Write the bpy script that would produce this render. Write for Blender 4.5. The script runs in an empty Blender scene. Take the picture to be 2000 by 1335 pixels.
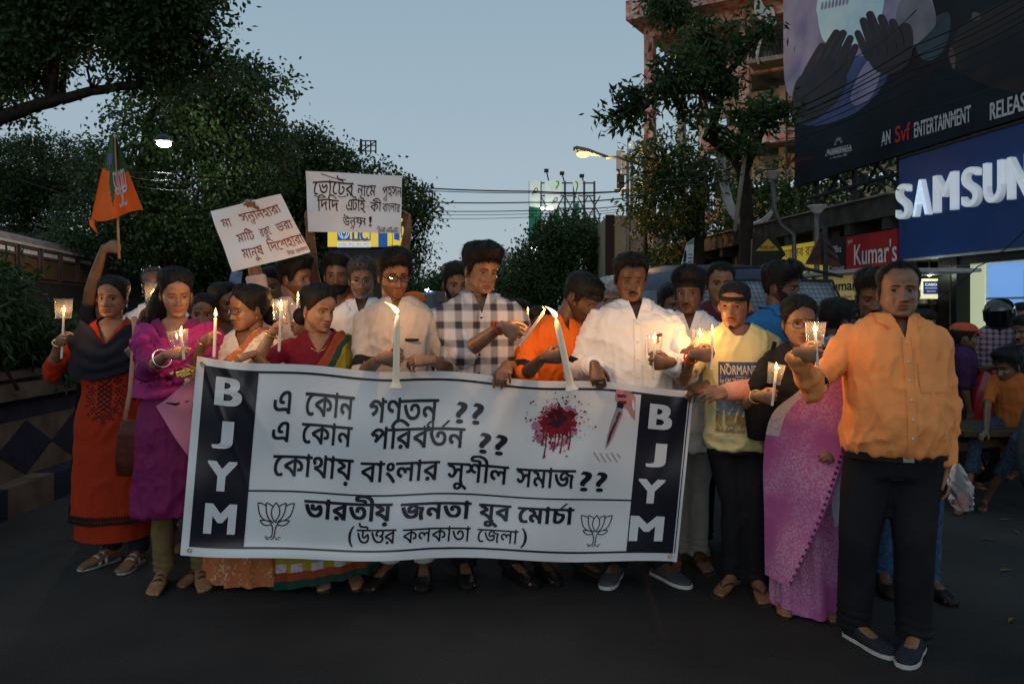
import bpy, bmesh, math, random
import numpy as np
from mathutils import Vector, Matrix
from mathutils.bvhtree import BVHTree
from mathutils.geometry import tessellate_polygon

SC = bpy.context.scene
COL = SC.collection
random.seed(7)
RNG = np.random.default_rng(7)
R = math.radians
# ------------------------------------------------------------------ camera, sky, light, exposure
F, CX, HY, CH = 1556.0, 1000.0, 608.0, 1.45      # focal length (px of the 2000 px frame), centre, horizon, camera height
cam = bpy.data.cameras.new('camera'); cam.lens = 36.0 * F / 2000.0; cam.sensor_width = 36.0
cam.shift_y = -(667.5 - HY) / 2000.0
cam.clip_start = 0.05; cam.clip_end = 2000.0
camo = bpy.data.objects.new('camera', cam); COL.objects.link(camo)
camo.location = (0, 0, CH); camo.rotation_euler = (R(90), 0, 0)
SC.camera = camo

SUN_EL, SUN_AZ = 12.0, 188.0                       # weak dusk glow from behind the camera
world = bpy.data.worlds.new('World'); SC.world = world; world.use_nodes = True
wn = world.node_tree.nodes; wl = world.node_tree.links; wn.clear()
w_out = wn.new('ShaderNodeOutputWorld'); w_bg = wn.new('ShaderNodeBackground')
w_sky = wn.new('ShaderNodeTexSky'); w_sky.sky_type = 'NISHITA'; w_sky.sun_disc = False
w_sky.sun_elevation = R(SUN_EL); w_sky.sun_rotation = R(SUN_AZ)
w_sky.air_density = 1.0; w_sky.dust_density = 2.5; w_sky.ozone_density = 1.5
w_tc = wn.new('ShaderNodeTexCoord'); w_sp = wn.new('ShaderNodeSeparateXYZ'); wl.new(w_tc.outputs['Generated'], w_sp.inputs[0])
w_rp = wn.new('ShaderNodeValToRGB'); wl.new(w_sp.outputs[2], w_rp.inputs[0])   # overcast dusk: paler towards the horizon all round
w_rp.color_ramp.elements[0].position = 0.0; w_rp.color_ramp.elements[0].color = (.455, .535, .585, 1)
w_rp.color_ramp.elements[1].position = 0.42; w_rp.color_ramp.elements[1].color = (.295, .420, .520, 1)
w_sc = wn.new('ShaderNodeVectorMath'); w_sc.operation = 'SCALE'; w_sc.inputs[3].default_value = 10.0; wl.new(w_rp.outputs[0], w_sc.inputs[0])
w_mix = wn.new('ShaderNodeMix'); w_mix.data_type = 'RGBA'; w_mix.inputs[0].default_value = 0.90
wl.new(w_sc.outputs[0], w_mix.inputs[7])
wl.new(w_sky.outputs[0], w_mix.inputs[6]); wl.new(w_mix.outputs[2], w_bg.inputs[0])
w_bg.inputs[1].default_value = 0.10
wl.new(w_bg.outputs[0], w_out.inputs[0])

sun = bpy.data.lights.new('sun', 'SUN'); sun.energy = 0.20; sun.angle = R(50); sun.color = (0.90, 0.94, 1.0)
suno = bpy.data.objects.new('sun', sun); COL.objects.link(suno)
suno.rotation_euler = (R(90 - SUN_EL), 0, R(-8))
SC.view_settings.view_transform = 'Standard'; SC.view_settings.look = 'None'
SC.view_settings.exposure = 0.0; SC.view_settings.gamma = 1.0; SC.view_settings.use_curve_mapping = False
SC.render.engine = 'CYCLES'
SC.cycles.use_denoising = True
SC.cycles.max_bounces = 6; SC.cycles.transparent_max_bounces = 16; SC.cycles.sample_clamp_indirect = 3.0
SC.cycles.caustics_reflective = False; SC.cycles.caustics_refractive = False


# ------------------------------------------------------------------ helpers
def P(px, py, Y):
    """the point at distance Y whose picture lies at pixel (px, py) of the photograph"""
    return Vector(((px - CX) / F * Y, Y, CH - (py - HY) / F * Y))


def S(r, g, b):
    f = lambda c: (c / 255 / 12.92) if c / 255 <= 0.04045 else ((c / 255 + 0.055) / 1.055) ** 2.4
    return (f(r), f(g), f(b), 1.0)


MATS = {}


def mat(name, col, rough=0.7, var=0.12, scale=14.0, bump=0.0, bscale=60.0, metal=0.0, emit=None, estr=0.0,
        col2=None, stretch=(1, 1, 1), spec=0.18, sss=0.0, detail=3.0):
    """a principled material whose colour varies with a noise in object space"""
    if name in MATS: return MATS[name]
    m = bpy.data.materials.new(name); m.use_nodes = True; MATS[name] = m
    nt = m.node_tree; b = nt.nodes['Principled BSDF']
    b.inputs['Roughness'].default_value = rough; b.inputs['Metallic'].default_value = metal
    b.inputs['Specular IOR Level'].default_value = spec
    if sss: b.inputs['Subsurface Weight'].default_value = sss; b.inputs['Subsurface Radius'].default_value = (0.02, 0.008, 0.004)
    tc = nt.nodes.new('ShaderNodeTexCoord'); mp = nt.nodes.new('ShaderNodeMapping')
    mp.inputs['Scale'].default_value = stretch
    nt.links.new(tc.outputs['Object'], mp.inputs[0])
    n = nt.nodes.new('ShaderNodeTexNoise'); n.inputs['Scale'].default_value = scale; n.inputs['Detail'].default_value = detail
    nt.links.new(mp.outputs[0], n.inputs['Vector'])
    r = nt.nodes.new('ShaderNodeValToRGB')
    c = tuple(col[:3]); c2 = tuple(col2[:3]) if col2 else tuple(min(1, v * (1 + var)) for v in c)
    c1 = c if col2 else tuple(v * (1 - var) for v in c)
    r.color_ramp.elements[0].position = 0.35; r.color_ramp.elements[1].position = 0.65
    r.color_ramp.elements[0].color = (*c1, 1); r.color_ramp.elements[1].color = (*c2, 1)
    nt.links.new(n.outputs['Fac'], r.inputs[0]); nt.links.new(r.outputs[0], b.inputs['Base Color'])
    if bump:
        n2 = nt.nodes.new('ShaderNodeTexNoise'); n2.inputs['Scale'].default_value = bscale; n2.inputs['Detail'].default_value = 4
        nt.links.new(mp.outputs[0], n2.inputs['Vector'])
        bp = nt.nodes.new('ShaderNodeBump'); bp.inputs['Strength'].default_value = bump; bp.inputs['Distance'].default_value = 0.01
        nt.links.new(n2.outputs['Fac'], bp.inputs['Height']); nt.links.new(bp.outputs[0], b.inputs['Normal'])
    if emit:
        b.inputs['Emission Color'].default_value = (*emit[:3], 1); b.inputs['Emission Strength'].default_value = estr
    return m


def clear_mat(name, tint=(0.9, 0.93, 0.95), gloss=0.14, rough=0.06):
    """thin clear plastic or glass: mostly see-through with a glossy film"""
    if name in MATS: return MATS[name]
    m = bpy.data.materials.new(name); m.use_nodes = True; MATS[name] = m
    nt = m.node_tree; nt.nodes.remove(nt.nodes['Principled BSDF']); out = nt.nodes['Material Output']
    t = nt.nodes.new('ShaderNodeBsdfTransparent'); t.inputs[0].default_value = (*tint, 1)
    g = nt.nodes.new('ShaderNodeBsdfGlossy'); g.inputs['Roughness'].default_value = rough
    lw = nt.nodes.new('ShaderNodeLayerWeight'); lw.inputs[0].default_value = 0.35
    ad = nt.nodes.new('ShaderNodeMath'); ad.operation = 'MULTIPLY_ADD'; ad.inputs[1].default_value = 0.6; ad.inputs[2].default_value = gloss
    mx = nt.nodes.new('ShaderNodeMixShader')
    nt.links.new(lw.outputs['Facing'], ad.inputs[0]); nt.links.new(ad.outputs[0], mx.inputs[0])
    nt.links.new(t.outputs[0], mx.inputs[1]); nt.links.new(g.outputs[0], mx.inputs[2]); nt.links.new(mx.outputs[0], out.inputs[0])
    return m


def emis(name, col, strength):
    if name in MATS: return MATS[name]
    m = bpy.data.materials.new(name); m.use_nodes = True; MATS[name] = m
    nt = m.node_tree; nt.nodes.remove(nt.nodes['Principled BSDF'])
    e = nt.nodes.new('ShaderNodeEmission'); e.inputs[0].default_value = (*col[:3], 1); e.inputs[1].default_value = strength
    nt.links.new(e.outputs[0], nt.nodes['Material Output'].inputs[0])
    return m


class MB:
    """collects shapes for ONE mesh object"""

    def __init__(s): s.v = []; s.f = []; s.m = []

    def add(s, V, Fc, mi=0):
        o = len(s.v); s.v.extend([tuple(map(float, p)) for p in V]); s.f.extend([tuple(i + o for i in f) for f in Fc])
        if isinstance(mi, (list, tuple, np.ndarray)): s.m.extend([int(k) for k in mi])
        else: s.m.extend([mi] * len(Fc))
        return s

    def box(s, c, d, rz=0.0, mi=0, rot=None):
        c = Vector(c); h = [x / 2 for x in d]; M = rot if rot is not None else Matrix.Rotation(rz, 3, 'Z')
        V = [c + M @ Vector((sx * h[0], sy * h[1], sz * h[2])) for sx in (-1, 1) for sy in (-1, 1) for sz in (-1, 1)]
        return s.add(V, [(0, 1, 3, 2), (4, 6, 7, 5), (0, 4, 5, 1), (2, 3, 7, 6), (0, 2, 6, 4), (1, 5, 7, 3)], mi)

    def beam(s, a, b, w, h=None, mi=0, up=(0, 0, 1)):
        a, b = Vector(a), Vector(b); h = h or w; d = b - a
        if d.length < 1e-6: return s
        y = d.normalized(); u = Vector(up)
        if abs(y.dot(u)) > 0.98: u = Vector((1, 0, 0))
        x = y.cross(u).normalized(); z = x.cross(y)
        M = Matrix((x, y, z)).transposed()
        return s.box((a + b) / 2, (w, d.length, h), rot=M, mi=mi)

    def tube(s, pts, rad, n=8, mi=0, cap=True, flat=None, up=None):
        """tube along pts; rad: number, list, or list of (a, b) half axes; flat: squash direction for b"""
        pts = [Vector(p) for p in pts]; k = len(pts)
        if not isinstance(rad, (list, tuple)): rad = [rad] * k
        rad = [(r, r) if not isinstance(r, (tuple, list)) else r for r in rad]
        o = len(s.v); x = None
        for i, p in enumerate(pts):
            d = (pts[min(i + 1, k - 1)] - pts[max(i - 1, 0)])
            d = d.normalized() if d.length > 1e-9 else Vector((0, 0, 1))
            if x is None:
                ref = Vector(up) if up is not None else (Vector((1, 0, 0)) if abs(d.x) < 0.8 else Vector((0, 1, 0)))
                x = (ref - d * ref.dot(d)).normalized()
            else:
                x = (x - d * x.dot(d))
                x = x.normalized() if x.length > 1e-6 else Vector((1, 0, 0))
            y = d.cross(x); a, b = rad[i]
            for j in range(n):
                t = 2 * math.pi * j / n
                s.v.append(tuple(p + x * (a * math.cos(t)) + y * (b * math.sin(t))))
        for i in range(k - 1):
            for j in range(n):
                j2 = (j + 1) % n
                s.f.append((o + i * n + j, o + i * n + j2, o + (i + 1) * n + j2, o + (i + 1) * n + j)); s.m.append(mi)
        if cap:
            s.f.append(tuple(o + j for j in reversed(range(n)))); s.m.append(mi)
            s.f.append(tuple(o + (k - 1) * n + j for j in range(n))); s.m.append(mi)
        return s

    def loft(s, rings, mi=0, cap=True, closed=True):
        """rings: list of equal-length point lists"""
        n = len(rings[0]); o = len(s.v)
        for r in rings: s.v.extend([tuple(map(float, p)) for p in r])
        for i in range(len(rings) - 1):
            for j in range(n if closed else n - 1):
                j2 = (j + 1) % n
                s.f.append((o + i * n + j, o + i * n + j2, o + (i + 1) * n + j2, o + (i + 1) * n + j)); s.m.append(mi)
        if cap and closed:
            s.f.append(tuple(o + j for j in reversed(range(n)))); s.m.append(mi)
            s.f.append(tuple(o + (len(rings) - 1) * n + j for j in range(n))); s.m.append(mi)
        return s

    def ell(s, c, r, nu=12, nv=8, mi=0, rot=None):
        c = Vector(c); r = r if isinstance(r, (tuple, list)) else (r, r, r); rings = []
        for i in range(nv + 1):
            t = math.pi * (i / nv) if 0 < i < nv else (0.02 if i == 0 else math.pi - 0.02)
            ring = []
            for j in range(nu):
                p = 2 * math.pi * j / nu
                q = Vector((r[0] * math.sin(t) * math.cos(p), r[1] * math.sin(t) * math.sin(p), -r[2] * math.cos(t)))
                ring.append(c + (rot @ q if rot is not None else q))
            rings.append(ring)
        return s.loft(rings, mi)

    def lathe(s, c, prof, n=20, mi=0, cap=False, rot=None):
        c = Vector(c)
        rings = [[c + ((rot @ Vector((r * math.cos(2 * math.pi * j / n), r * math.sin(2 * math.pi * j / n), z))) if rot is not None
                       else Vector((r * math.cos(2 * math.pi * j / n), r * math.sin(2 * math.pi * j / n), z))) for j in range(n)] for r, z in prof]
        return s.loft(rings, mi, cap)

    def quad(s, a, b, c, d, mi=0): return s.add([a, b, c, d], [(0, 1, 2, 3)], mi)

    def mesh(s, name, mats, smooth=True):
        me = bpy.data.meshes.new(name); me.from_pydata(s.v, [], s.f)
        for m in (mats if isinstance(mats, (list, tuple)) else [mats]): me.materials.append(m)
        if me.polygons:
            me.polygons.foreach_set('material_index', s.m)
            me.polygons.foreach_set('use_smooth', [smooth] * len(me.polygons))
        me.update(); return me

    def build(s, name, mats, parent=None, smooth=False, loc=None):
        return link(name, s.mesh(name, mats, smooth), parent, loc)


def link(name, me, parent=None, loc=None):
    o = bpy.data.objects.new(name, me); COL.objects.link(o)
    if parent is not None: o.parent = parent
    if loc is not None: o.location = loc
    return o


def fast_mesh(name, V, Q, mats, smooth=False, midx=None):
    """big mesh from numpy arrays (quads or triangles)"""
    V = np.asarray(V, np.float32); Q = np.asarray(Q, np.int32); k = Q.shape[1]
    me = bpy.data.meshes.new(name); me.vertices.add(len(V)); me.vertices.foreach_set('co', V.ravel())
    me.loops.add(Q.size); me.loops.foreach_set('vertex_index', Q.ravel())
    me.polygons.add(len(Q)); me.polygons.foreach_set('loop_start', np.arange(0, Q.size, k, dtype=np.int32))
    for m in (mats if isinstance(mats, (list, tuple)) else [mats]): me.materials.append(m)
    me.polygons.foreach_set('use_smooth', np.full(len(Q), smooth))
    if midx is not None: me.polygons.foreach_set('material_index', np.asarray(midx, np.int32))
    me.update(calc_edges=True); return me


def thing(name, label, cat, loc=(0, 0, 0), rz=0.0, group=None):
    o = bpy.data.objects.new(name, None); COL.objects.link(o); o.empty_display_size = 0.1
    o.location = loc; o.rotation_euler = (0, 0, rz)
    return tag(o, label, cat, group)


def tag(o, label, cat, group=None):
    o['label'] = label; o['category'] = cat
    if group: o['group'] = group
    return o


def struct(o): o['kind'] = 'structure'; return o


def copy_tree(o, parent=None):
    c = o.copy(); COL.objects.link(c)
    if parent is not None: c.parent = parent
    for ch in list(o.children): copy_tree(ch, c)
    return c


def vnoise(Pn, seed=0):
    """vectorised value noise in 0..1"""
    Pn = np.asarray(Pn, float) + seed * 17.31; i = np.floor(Pn).astype(np.int64); f = Pn - i; f = f * f * (3 - 2 * f)

    def h(a, b, c):
        n = (a * 374761393 + b * 668265263 + c * 2147483647 + seed * 974711) & 0xffffffff
        n = ((n ^ (n >> 13)) * 1274126177) & 0xffffffff
        return ((n ^ (n >> 16)) & 0xffff) / 65535.0
    r = 0
    for dx in (0, 1):
        for dy in (0, 1):
            for dz in (0, 1):
                w = (f[:, 0] if dx else 1 - f[:, 0]) * (f[:, 1] if dy else 1 - f[:, 1]) * (f[:, 2] if dz else 1 - f[:, 2])
                r = r + w * h(i[:, 0] + dx, i[:, 1] + dy, i[:, 2] + dz)
    return r


def vnormals(V, Q):
    n = np.cross(V[Q[:, 2]] - V[Q[:, 0]], V[Q[:, -1]] - V[Q[:, 1]])
    N = np.zeros_like(V)
    for k in range(Q.shape[1]): np.add.at(N, Q[:, k], n)
    return N / np.maximum(np.linalg.norm(N, axis=1, keepdims=True), 1e-12)


def remesh(mb, voxel, smooth=4):
    """union of the closed shapes in mb as one skin: numpy verts and quads"""
    me = mb.mesh('tmp', []); o = link('tmp', me)
    r = o.modifiers.new('r', 'REMESH'); r.mode = 'VOXEL'; r.voxel_size = voxel
    if smooth:
        q = o.modifiers.new('s', 'SMOOTH'); q.factor = 0.5; q.iterations = smooth
    e = o.evaluated_get(bpy.context.evaluated_depsgraph_get()); m2 = e.to_mesh()
    V = np.empty(len(m2.vertices) * 3); m2.vertices.foreach_get('co', V); V = V.reshape(-1, 3)
    nl = len(m2.loops); L = np.empty(nl, np.int32); m2.loops.foreach_get('vertex_index', L); Q = L.reshape(-1, 4)
    e.to_mesh_clear(); bpy.data.objects.remove(o); bpy.data.meshes.remove(me)
    return V, Q


def sst(a, b, x):
    t = np.clip((x - a) / (b - a), 0, 1); return t * t * (3 - 2 * t)
# ------------------------------------------------------------------ people
HZ = np.array([-.116, -.111, -.100, -.085, -.070, -.050, -.025, .000, .025, .050, .075, .095, .108, .1145, .1165])
HW = np.array([.010, .027, .040, .0505, .058, .0645, .0695, .0725, .0750, .0755, .0700, .0570, .0370, .0170, .001])
HF = np.array([-.074, -.086, -.0905, -.0905, -.0905, -.091, -.092, -.092, -.0945, -.0945, -.0870, -.0700, -.0470, -.0220, -.001])
HB = np.array([-.052, -.034, -.012, .018, .046, .074, .090, .098, .103, .102, .0950, .0790, .0550, .0270, .001])


def cub(x, xs, ys):
    """monotone-ish cubic through a table"""
    x = np.asarray(x, float); d = np.gradient(ys, xs); i = np.clip(np.searchsorted(xs, x) - 1, 0, len(xs) - 2)
    h = xs[i + 1] - xs[i]; t = np.clip((x - xs[i]) / h, 0, 1)
    return ((1 + 2 * t) * (1 - t) ** 2 * ys[i] + t * (1 - t) ** 2 * h * d[i] + t * t * (3 - 2 * t) * ys[i + 1] + t * t * (t - 1) * h * d[i + 1])


def head_pt(a, z, fw=1.0, jaw=1.0, detail=True):
    """point(s) of the head surface at azimuth a (0 = nose, + viewer right) and height z (0 = eyes)"""
    a, z = np.broadcast_arrays(np.asarray(a, float), np.asarray(z, float))
    w = cub(z, HZ, HW) * fw * (1 + (jaw - 1) * sst(-.01, -.08, z)); f = cub(z, HZ, HF); b = cub(z, HZ, HB)
    yc = np.where(z < -.03, f * .55 + b * .45, 0.004); yc = f + (b - f) * .5 + (0 * yc)
    n = 2.25; ca, sa = np.cos(a), np.sin(a)
    ex = 2 / n
    x = w * np.sign(sa) * np.abs(sa) ** ex; yy = np.sign(ca) * np.abs(ca) ** ex
    y = yc - yy * (b - f) / 2
    if detail:
        fr = sst(.15, .55, ca); g = lambda cx, cz, sx, sz: np.exp(-((x - cx) / sx) ** 2 - ((z - cz) / sz) ** 2)
        o = 0
        for s in (-1, 1):
            o = o + .0050 * g(s * .030, .019, .022, .009) - .0125 * g(s * .031, -.003, .0165, .0125)
            o = o + .0050 * g(s * .045, -.032, .020, .016) + .0085 * g(s * .0135, -.0435, .0065, .0065)
            o = o - .0035 * g(s * .030, -.060, .008, .016) - .004 * g(s * .062, .012, .012, .02)
        tz = np.clip((.016 - z) / .058, 0, 1)
        na = (.004 + .021 * tz ** 1.25) * sst(.026, .010, z) * sst(-.0545, -.044, z)
        o = o + na * np.exp(-(x / (.0078 + .0050 * tz)) ** 2)
        o = o + .0065 * g(0, -.0655, .021, .0050) + .0080 * g(0, -.0775, .0185, .0058) - .0050 * g(0, -.0715, .024, .0022)
        o = o - .0035 * g(0, -.0885, .022, .005) + .0050 * g(0, -.104, .016, .010) + .003 * g(0, .055, .04, .02)
        y = y - o * fr
    return np.stack([x, y, z], -1)


def head_grid(fine):
    if fine:
        fa = np.linspace(-1.05, 1.05, 58); bk = np.linspace(1.05, 2 * math.pi - 1.05, 34)[1:-1]
        zz = np.concatenate([np.linspace(-.116, .034, 54), np.linspace(.034, .1165, 18)[1:]])
    else:
        fa = np.linspace(-1.05, 1.05, 38); bk = np.linspace(1.05, 2 * math.pi - 1.05, 20)[1:-1]
        zz = np.concatenate([np.linspace(-.116, .034, 36), np.linspace(.034, .1165, 10)[1:]])
    return np.concatenate([fa, bk]), zz


def make_head(mb, T, sk, fine=True, up=14., lo=-11., gaze=(0, 0), fw=1.0, jaw=1.0, kajal=False, stubble=0, mouth=0.0):
    """adds head (with ears, eyelids) to mb and returns; T maps head space to body space. slots: 0 skin 1 lips 2 eye white 3 iris 4 hair-dark 5 stubble"""
    A, Z = head_grid(fine); na, nz = len(A), len(Z)
    aa, zz = np.meshgrid(A, Z); V = head_pt(aa, zz, fw, jaw).reshape(-1, 3)
    Qs, M = [], []
    for i in range(nz - 1):
        for j in range(na):
            j2 = (j + 1) % na; Qs.append((i * na + j, i * na + j2, (i + 1) * na + j2, (i + 1) * na + j))
            c = (V[Qs[-1][0]] + V[Qs[-1][2]]) / 2; k = 0
            if c[1] < -.06 and abs(c[0]) < .0245 and -.0835 < c[2] < -.061:
                lim = .0245 * (1 - ((c[2] + .0715) / .0125) ** 2) if abs(c[2] + .0715) < .0125 else 0
                if abs(c[0]) < lim: k = 1
            elif stubble and c[2] < -.045 - .02 * min(1, abs(c[0]) / .05) * 0 and c[1] < .03 and (c[2] < -.05 or abs(c[0]) > .05): k = 5
            M.append(k)
    mb.add([T @ Vector(p) for p in V], Qs, M)
    o = len(mb.v); mb.f.append(tuple(range(o - na, o))); mb.m.append(0)
    for s in (-1, 1):
        pass
        rot = Matrix.Rotation(s * R(22), 3, 'Z') @ Matrix.Rotation(R(-12), 3, 'X'); e = MB()
        e.ell((0, 0, 0), (.009, .018, .031), 10, 8, rot=rot); e.ell((-s * .0 + s * .007, -.006, .002), (.004, .011, .021), 8, 6, rot=rot)
        c = Vector((s * .0735 * fw, .014, -.014))
        mb.add([T @ (c + Vector(p)) for p in e.v], e.f, 0)
        # eyeball
        sy = float(head_pt(s * .34, -.003, fw, jaw)[1]); ex = s * .0315; r = .0125
        c = Vector((ex, sy + .0068, -.0025)); gd = Vector((gaze[0], -1, gaze[1])).normalized()
        nu, nv = (14, 10) if fine else (10, 7)
        x = gd.cross(Vector((0, 0, 1))).normalized(); z = x.cross(gd)
        rings = []; 
        for i in range(nv + 1):
            t = min(max(math.pi / 2 * i / nv, .02), 1.57)
            rings.append([c + gd * (r * math.cos(t)) + x * (r * math.sin(t) * math.cos(2 * math.pi * j / nu)) + z * (r * math.sin(t) * math.sin(2 * math.pi * j / nu)) for j in range(nu)])
        b = MB(); b.loft(rings, 2, cap=True)
        mm = [3 if (k // nu) < nv * .42 else 2 for k in range(nv * nu)] + [3, 2]
        mb.add([T @ p for p in map(Vector, b.v)], b.f, mm)
        # lids
        rl = .0139
        for (edge, far, sg) in ((up * 1.3 + 1, 95, 1), (lo * 1.2, -80, -1)):
            nl, ns = 8, (12 if fine else 8); g = []
            for i in range(nl + 1):
                row = []
                for j in range(ns + 1):
                    th = R(-80 + 160 * j / ns); e0 = edge * (1 - (th / R(72)) ** 2) - (2 * s * th if 0 else 0)
                    el = R(e0 + (far - e0) * i / nl)
                    row.append(T @ (c + Vector((rl * math.sin(th) * math.cos(el), -rl * math.cos(th) * math.cos(el), rl * math.sin(el)))))
                g.append(row)
            b = MB(); b.loft(g, 0, cap=False, closed=False)
            mm = [(4 if (k // ns) == 0 and (sg > 0 or kajal) else 0) for k in range(nl * ns)]
            mb.add(b.v, b.f, mm)


HAIRLINES = {
    'short': [(0, .066), (35, .060), (52, .046), (66, .020), (76, -.022), (84, -.026), (92, .004), (108, .012), (122, -.045), (150, -.068), (180, -.072)],
    'receding': [(0, .100), (22, .104), (40, .098), (56, .070), (68, .028), (76, -.018), (84, -.022), (92, .004), (108, .012), (122, -.045), (150, -.066), (180, -.070)],
    'high': [(0, .078), (30, .086), (48, .066), (64, .026), (76, -.018), (84, -.022), (92, .004), (108, .012), (122, -.045), (150, -.066), (180, -.070)],
    'woman': [(0, .084), (14, .078), (35, .062), (52, .040), (66, .014), (80, -.008), (92, -.012), (108, -.020), (122, -.055), (150, -.085), (180, -.090)],
}


def make_hair(style, T, mats, parent, fine=True, top=.020, side=.010, back=.014, quiff=.006, fw=1.0, tufts=500, seed=1, part=None, curl=.3, name='hair'):
    rs = np.random.default_rng(seed); HL = HAIRLINES[style]
    hx = np.radians([h[0] for h in HL]); hz = np.array([h[1] for h in HL])
    na, nj = (64, 18) if fine else (40, 11)
    A = np.linspace(-math.pi, math.pi, na, endpoint=False); J = np.linspace(0, 1, nj)
    aa, jj = np.meshgrid(A, J); h0 = np.interp(np.abs(aa), hx, hz) + .004 * (vnoise(np.stack([aa * 9, jj * 0, jj * 0], -1).reshape(-1, 3), seed).reshape(aa.shape) - .5) + .005 * (vnoise(np.stack([aa * 31, jj * 0, jj * 0], -1).reshape(-1, 3), seed + 9).reshape(aa.shape) - .5)
    zt = .1155; zz = h0 + (zt - h0) * np.sin(jj * math.pi / 2) ** .9

    def pos(a, z):
        return head_pt(a, z, fw, 1, False)

    def thick(a, j, z):
        ca = np.cos(a); t = top * sst(.02, .1, z) + (side * (1 - np.abs(ca)) + back * np.clip(-ca, 0, 1)) * (1 - sst(.04, .11, z)) + .004 * np.clip(ca, 0, 1)
        t = t + quiff * np.exp(-((z - .085) / .03) ** 2) * np.clip(ca, 0, 1)
        nn = vnoise(np.stack([np.sin(a) * 7, np.cos(a) * 7, z * 60], -1).reshape(-1, 3), seed).reshape(np.shape(a))
        n2 = vnoise(np.stack([np.sin(a) * 22, np.cos(a) * 22, z * 40], -1).reshape(-1, 3), seed + 3).reshape(np.shape(a))
        t = t * (.72 + .55 * nn + .25 * n2) * (1 - .35 * (style == 'woman') * sst(-.2, .8, ca) * (1 - sst(.07, .11, z))) + .0011 * np.sin(a * 46 + 5 * nn) * (z < .1)
        if part is not None:
            px = pos(a, z)[..., 0]; t = t - (.45 * top) * np.exp(-((px - part) / .006) ** 2) * sst(.05, .08, z) * sst(-.3, .1, ca)
        return .0010 + t * sst(-.02, .50 if style == 'woman' else .36, j)

    base = pos(aa, zz); N = base - np.array([0, .006, -.01]); N = N / np.linalg.norm(N, axis=-1, keepdims=True)
    V = base + N * thick(aa, jj, zz)[..., None]; Vf = V.reshape(-1, 3)
    mb = MB(); q = [(i * na + j, i * na + (j + 1) % na, (i + 1) * na + (j + 1) % na, (i + 1) * na + j) for i in range(nj - 1) for j in range(na)]
    q.append(tuple(range((nj - 1) * na, nj * na)))
    mb.add(Vf, q, 0)
    tufts = int(tufts * 1.9)
    if tufts:
        a = rs.uniform(-math.pi, math.pi, tufts); j = np.where(rs.random(tufts) < .35, rs.uniform(.0, .12, tufts), rs.uniform(.05, .97, tufts) ** .8)
        h1 = np.interp(np.abs(a), hx, hz); z = h1 + (zt - h1) * np.sin(j * math.pi / 2) ** .9
        p = pos(a, z); n = p - np.array([0, .006, -.01]); n = n / np.linalg.norm(n, axis=-1, keepdims=True)
        p = p + n * (thick(a, j, z)[..., None] - .003)
        fl = np.stack([np.sin(a) * .7 + .5, -np.cos(a) * .5, -.75 * np.ones(tufts)], -1) if style != 'woman' else np.stack([np.sin(a) * .5, np.full(tufts, .8), -.5 * np.ones(tufts)], -1)
        fl = fl + rs.normal(0, curl, (tufts, 3)); fl = fl - n * (fl * n).sum(-1, keepdims=True); fl /= np.linalg.norm(fl, axis=-1, keepdims=True)
        L = rs.uniform(.012, .036, tufts)[:, None] * (.7 if style == 'woman' else 1); sd = np.cross(fl, n) * rs.uniform(.0007, .0019, tufts)[:, None]
        m = p + fl * L * .55 + n * (.004 + L * .10); e = p + fl * L + n * L * .08
        tv = np.stack([p - sd, p + sd, m + sd * .8, m - sd * .8, e], 1).reshape(-1, 3)
        tf = []
        for k in range(tufts): b = k * 5; tf += [(b, b + 1, b + 2, b + 3), (b + 3, b + 2, b + 4)]
        mb.add(tv, tf, 0)
    mb.v = [tuple(T @ Vector(p)) for p in mb.v]
    return mb.build(name, mats, parent, smooth=True)


def face_patch(T, mats, parent, name, zc, half, thick, up=0.0, gap=0.0, droop=.01, off=.0035, fw=1.0, tuft=60, seed=3, rows=4, dz=0.0):
    """moustache or brow: a strip lying on the face; zc centre height, half half-width (m)"""
    mb = MB(); rs = random.Random(seed); n = 14; rows_p = []
    for i in range(rows + 1):
        row = []
        for j in range(n + 1):
            u = -1 + 2 * j / n; x = u * half
            tk = thick * (1 - abs(u) ** 2.5) * (1 - gap * math.exp(-(u / .12) ** 2)); zz = zc - droop * u * u + (i / rows - .5) * tk
            a = math.asin(max(-1, min(1, x / .088))); p = head_pt(a, zz, fw); sc = x / p[0] if abs(p[0]) > 1e-4 else 1
            for _ in range(4):
                a = a + (x - float(p[0])) / .085; p = head_pt(a, zz, fw)
            b = off * math.sin(math.pi * min(max((i + .15) / (rows + .3), 0), 1)) * (1 - abs(u) ** 3)
            row.append(Vector(p) + Vector((0, -b - .0004, 0)))
        rows_p.append(row)
    mb.loft(rows_p, 0, cap=False, closed=False)
    for k in range(tuft):
        i = rs.randrange(rows); j = rs.randrange(n); p = rows_p[i][j].lerp(rows_p[i + 1][j + 1], rs.random())
        d = Vector((rs.uniform(-.4, .4) + (.6 if p.x > 0 else -.6), -.35, -.7)).normalized() * rs.uniform(.004, .009)
        sdw = Vector((.0008, 0, .0004)); mb.add([p - sdw, p + sdw, p + d], [(0, 1, 2)], 0)
    mb.v = [tuple(T @ Vector(p)) for p in mb.v]
    return mb.build(name, mats, parent, smooth=True)


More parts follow.
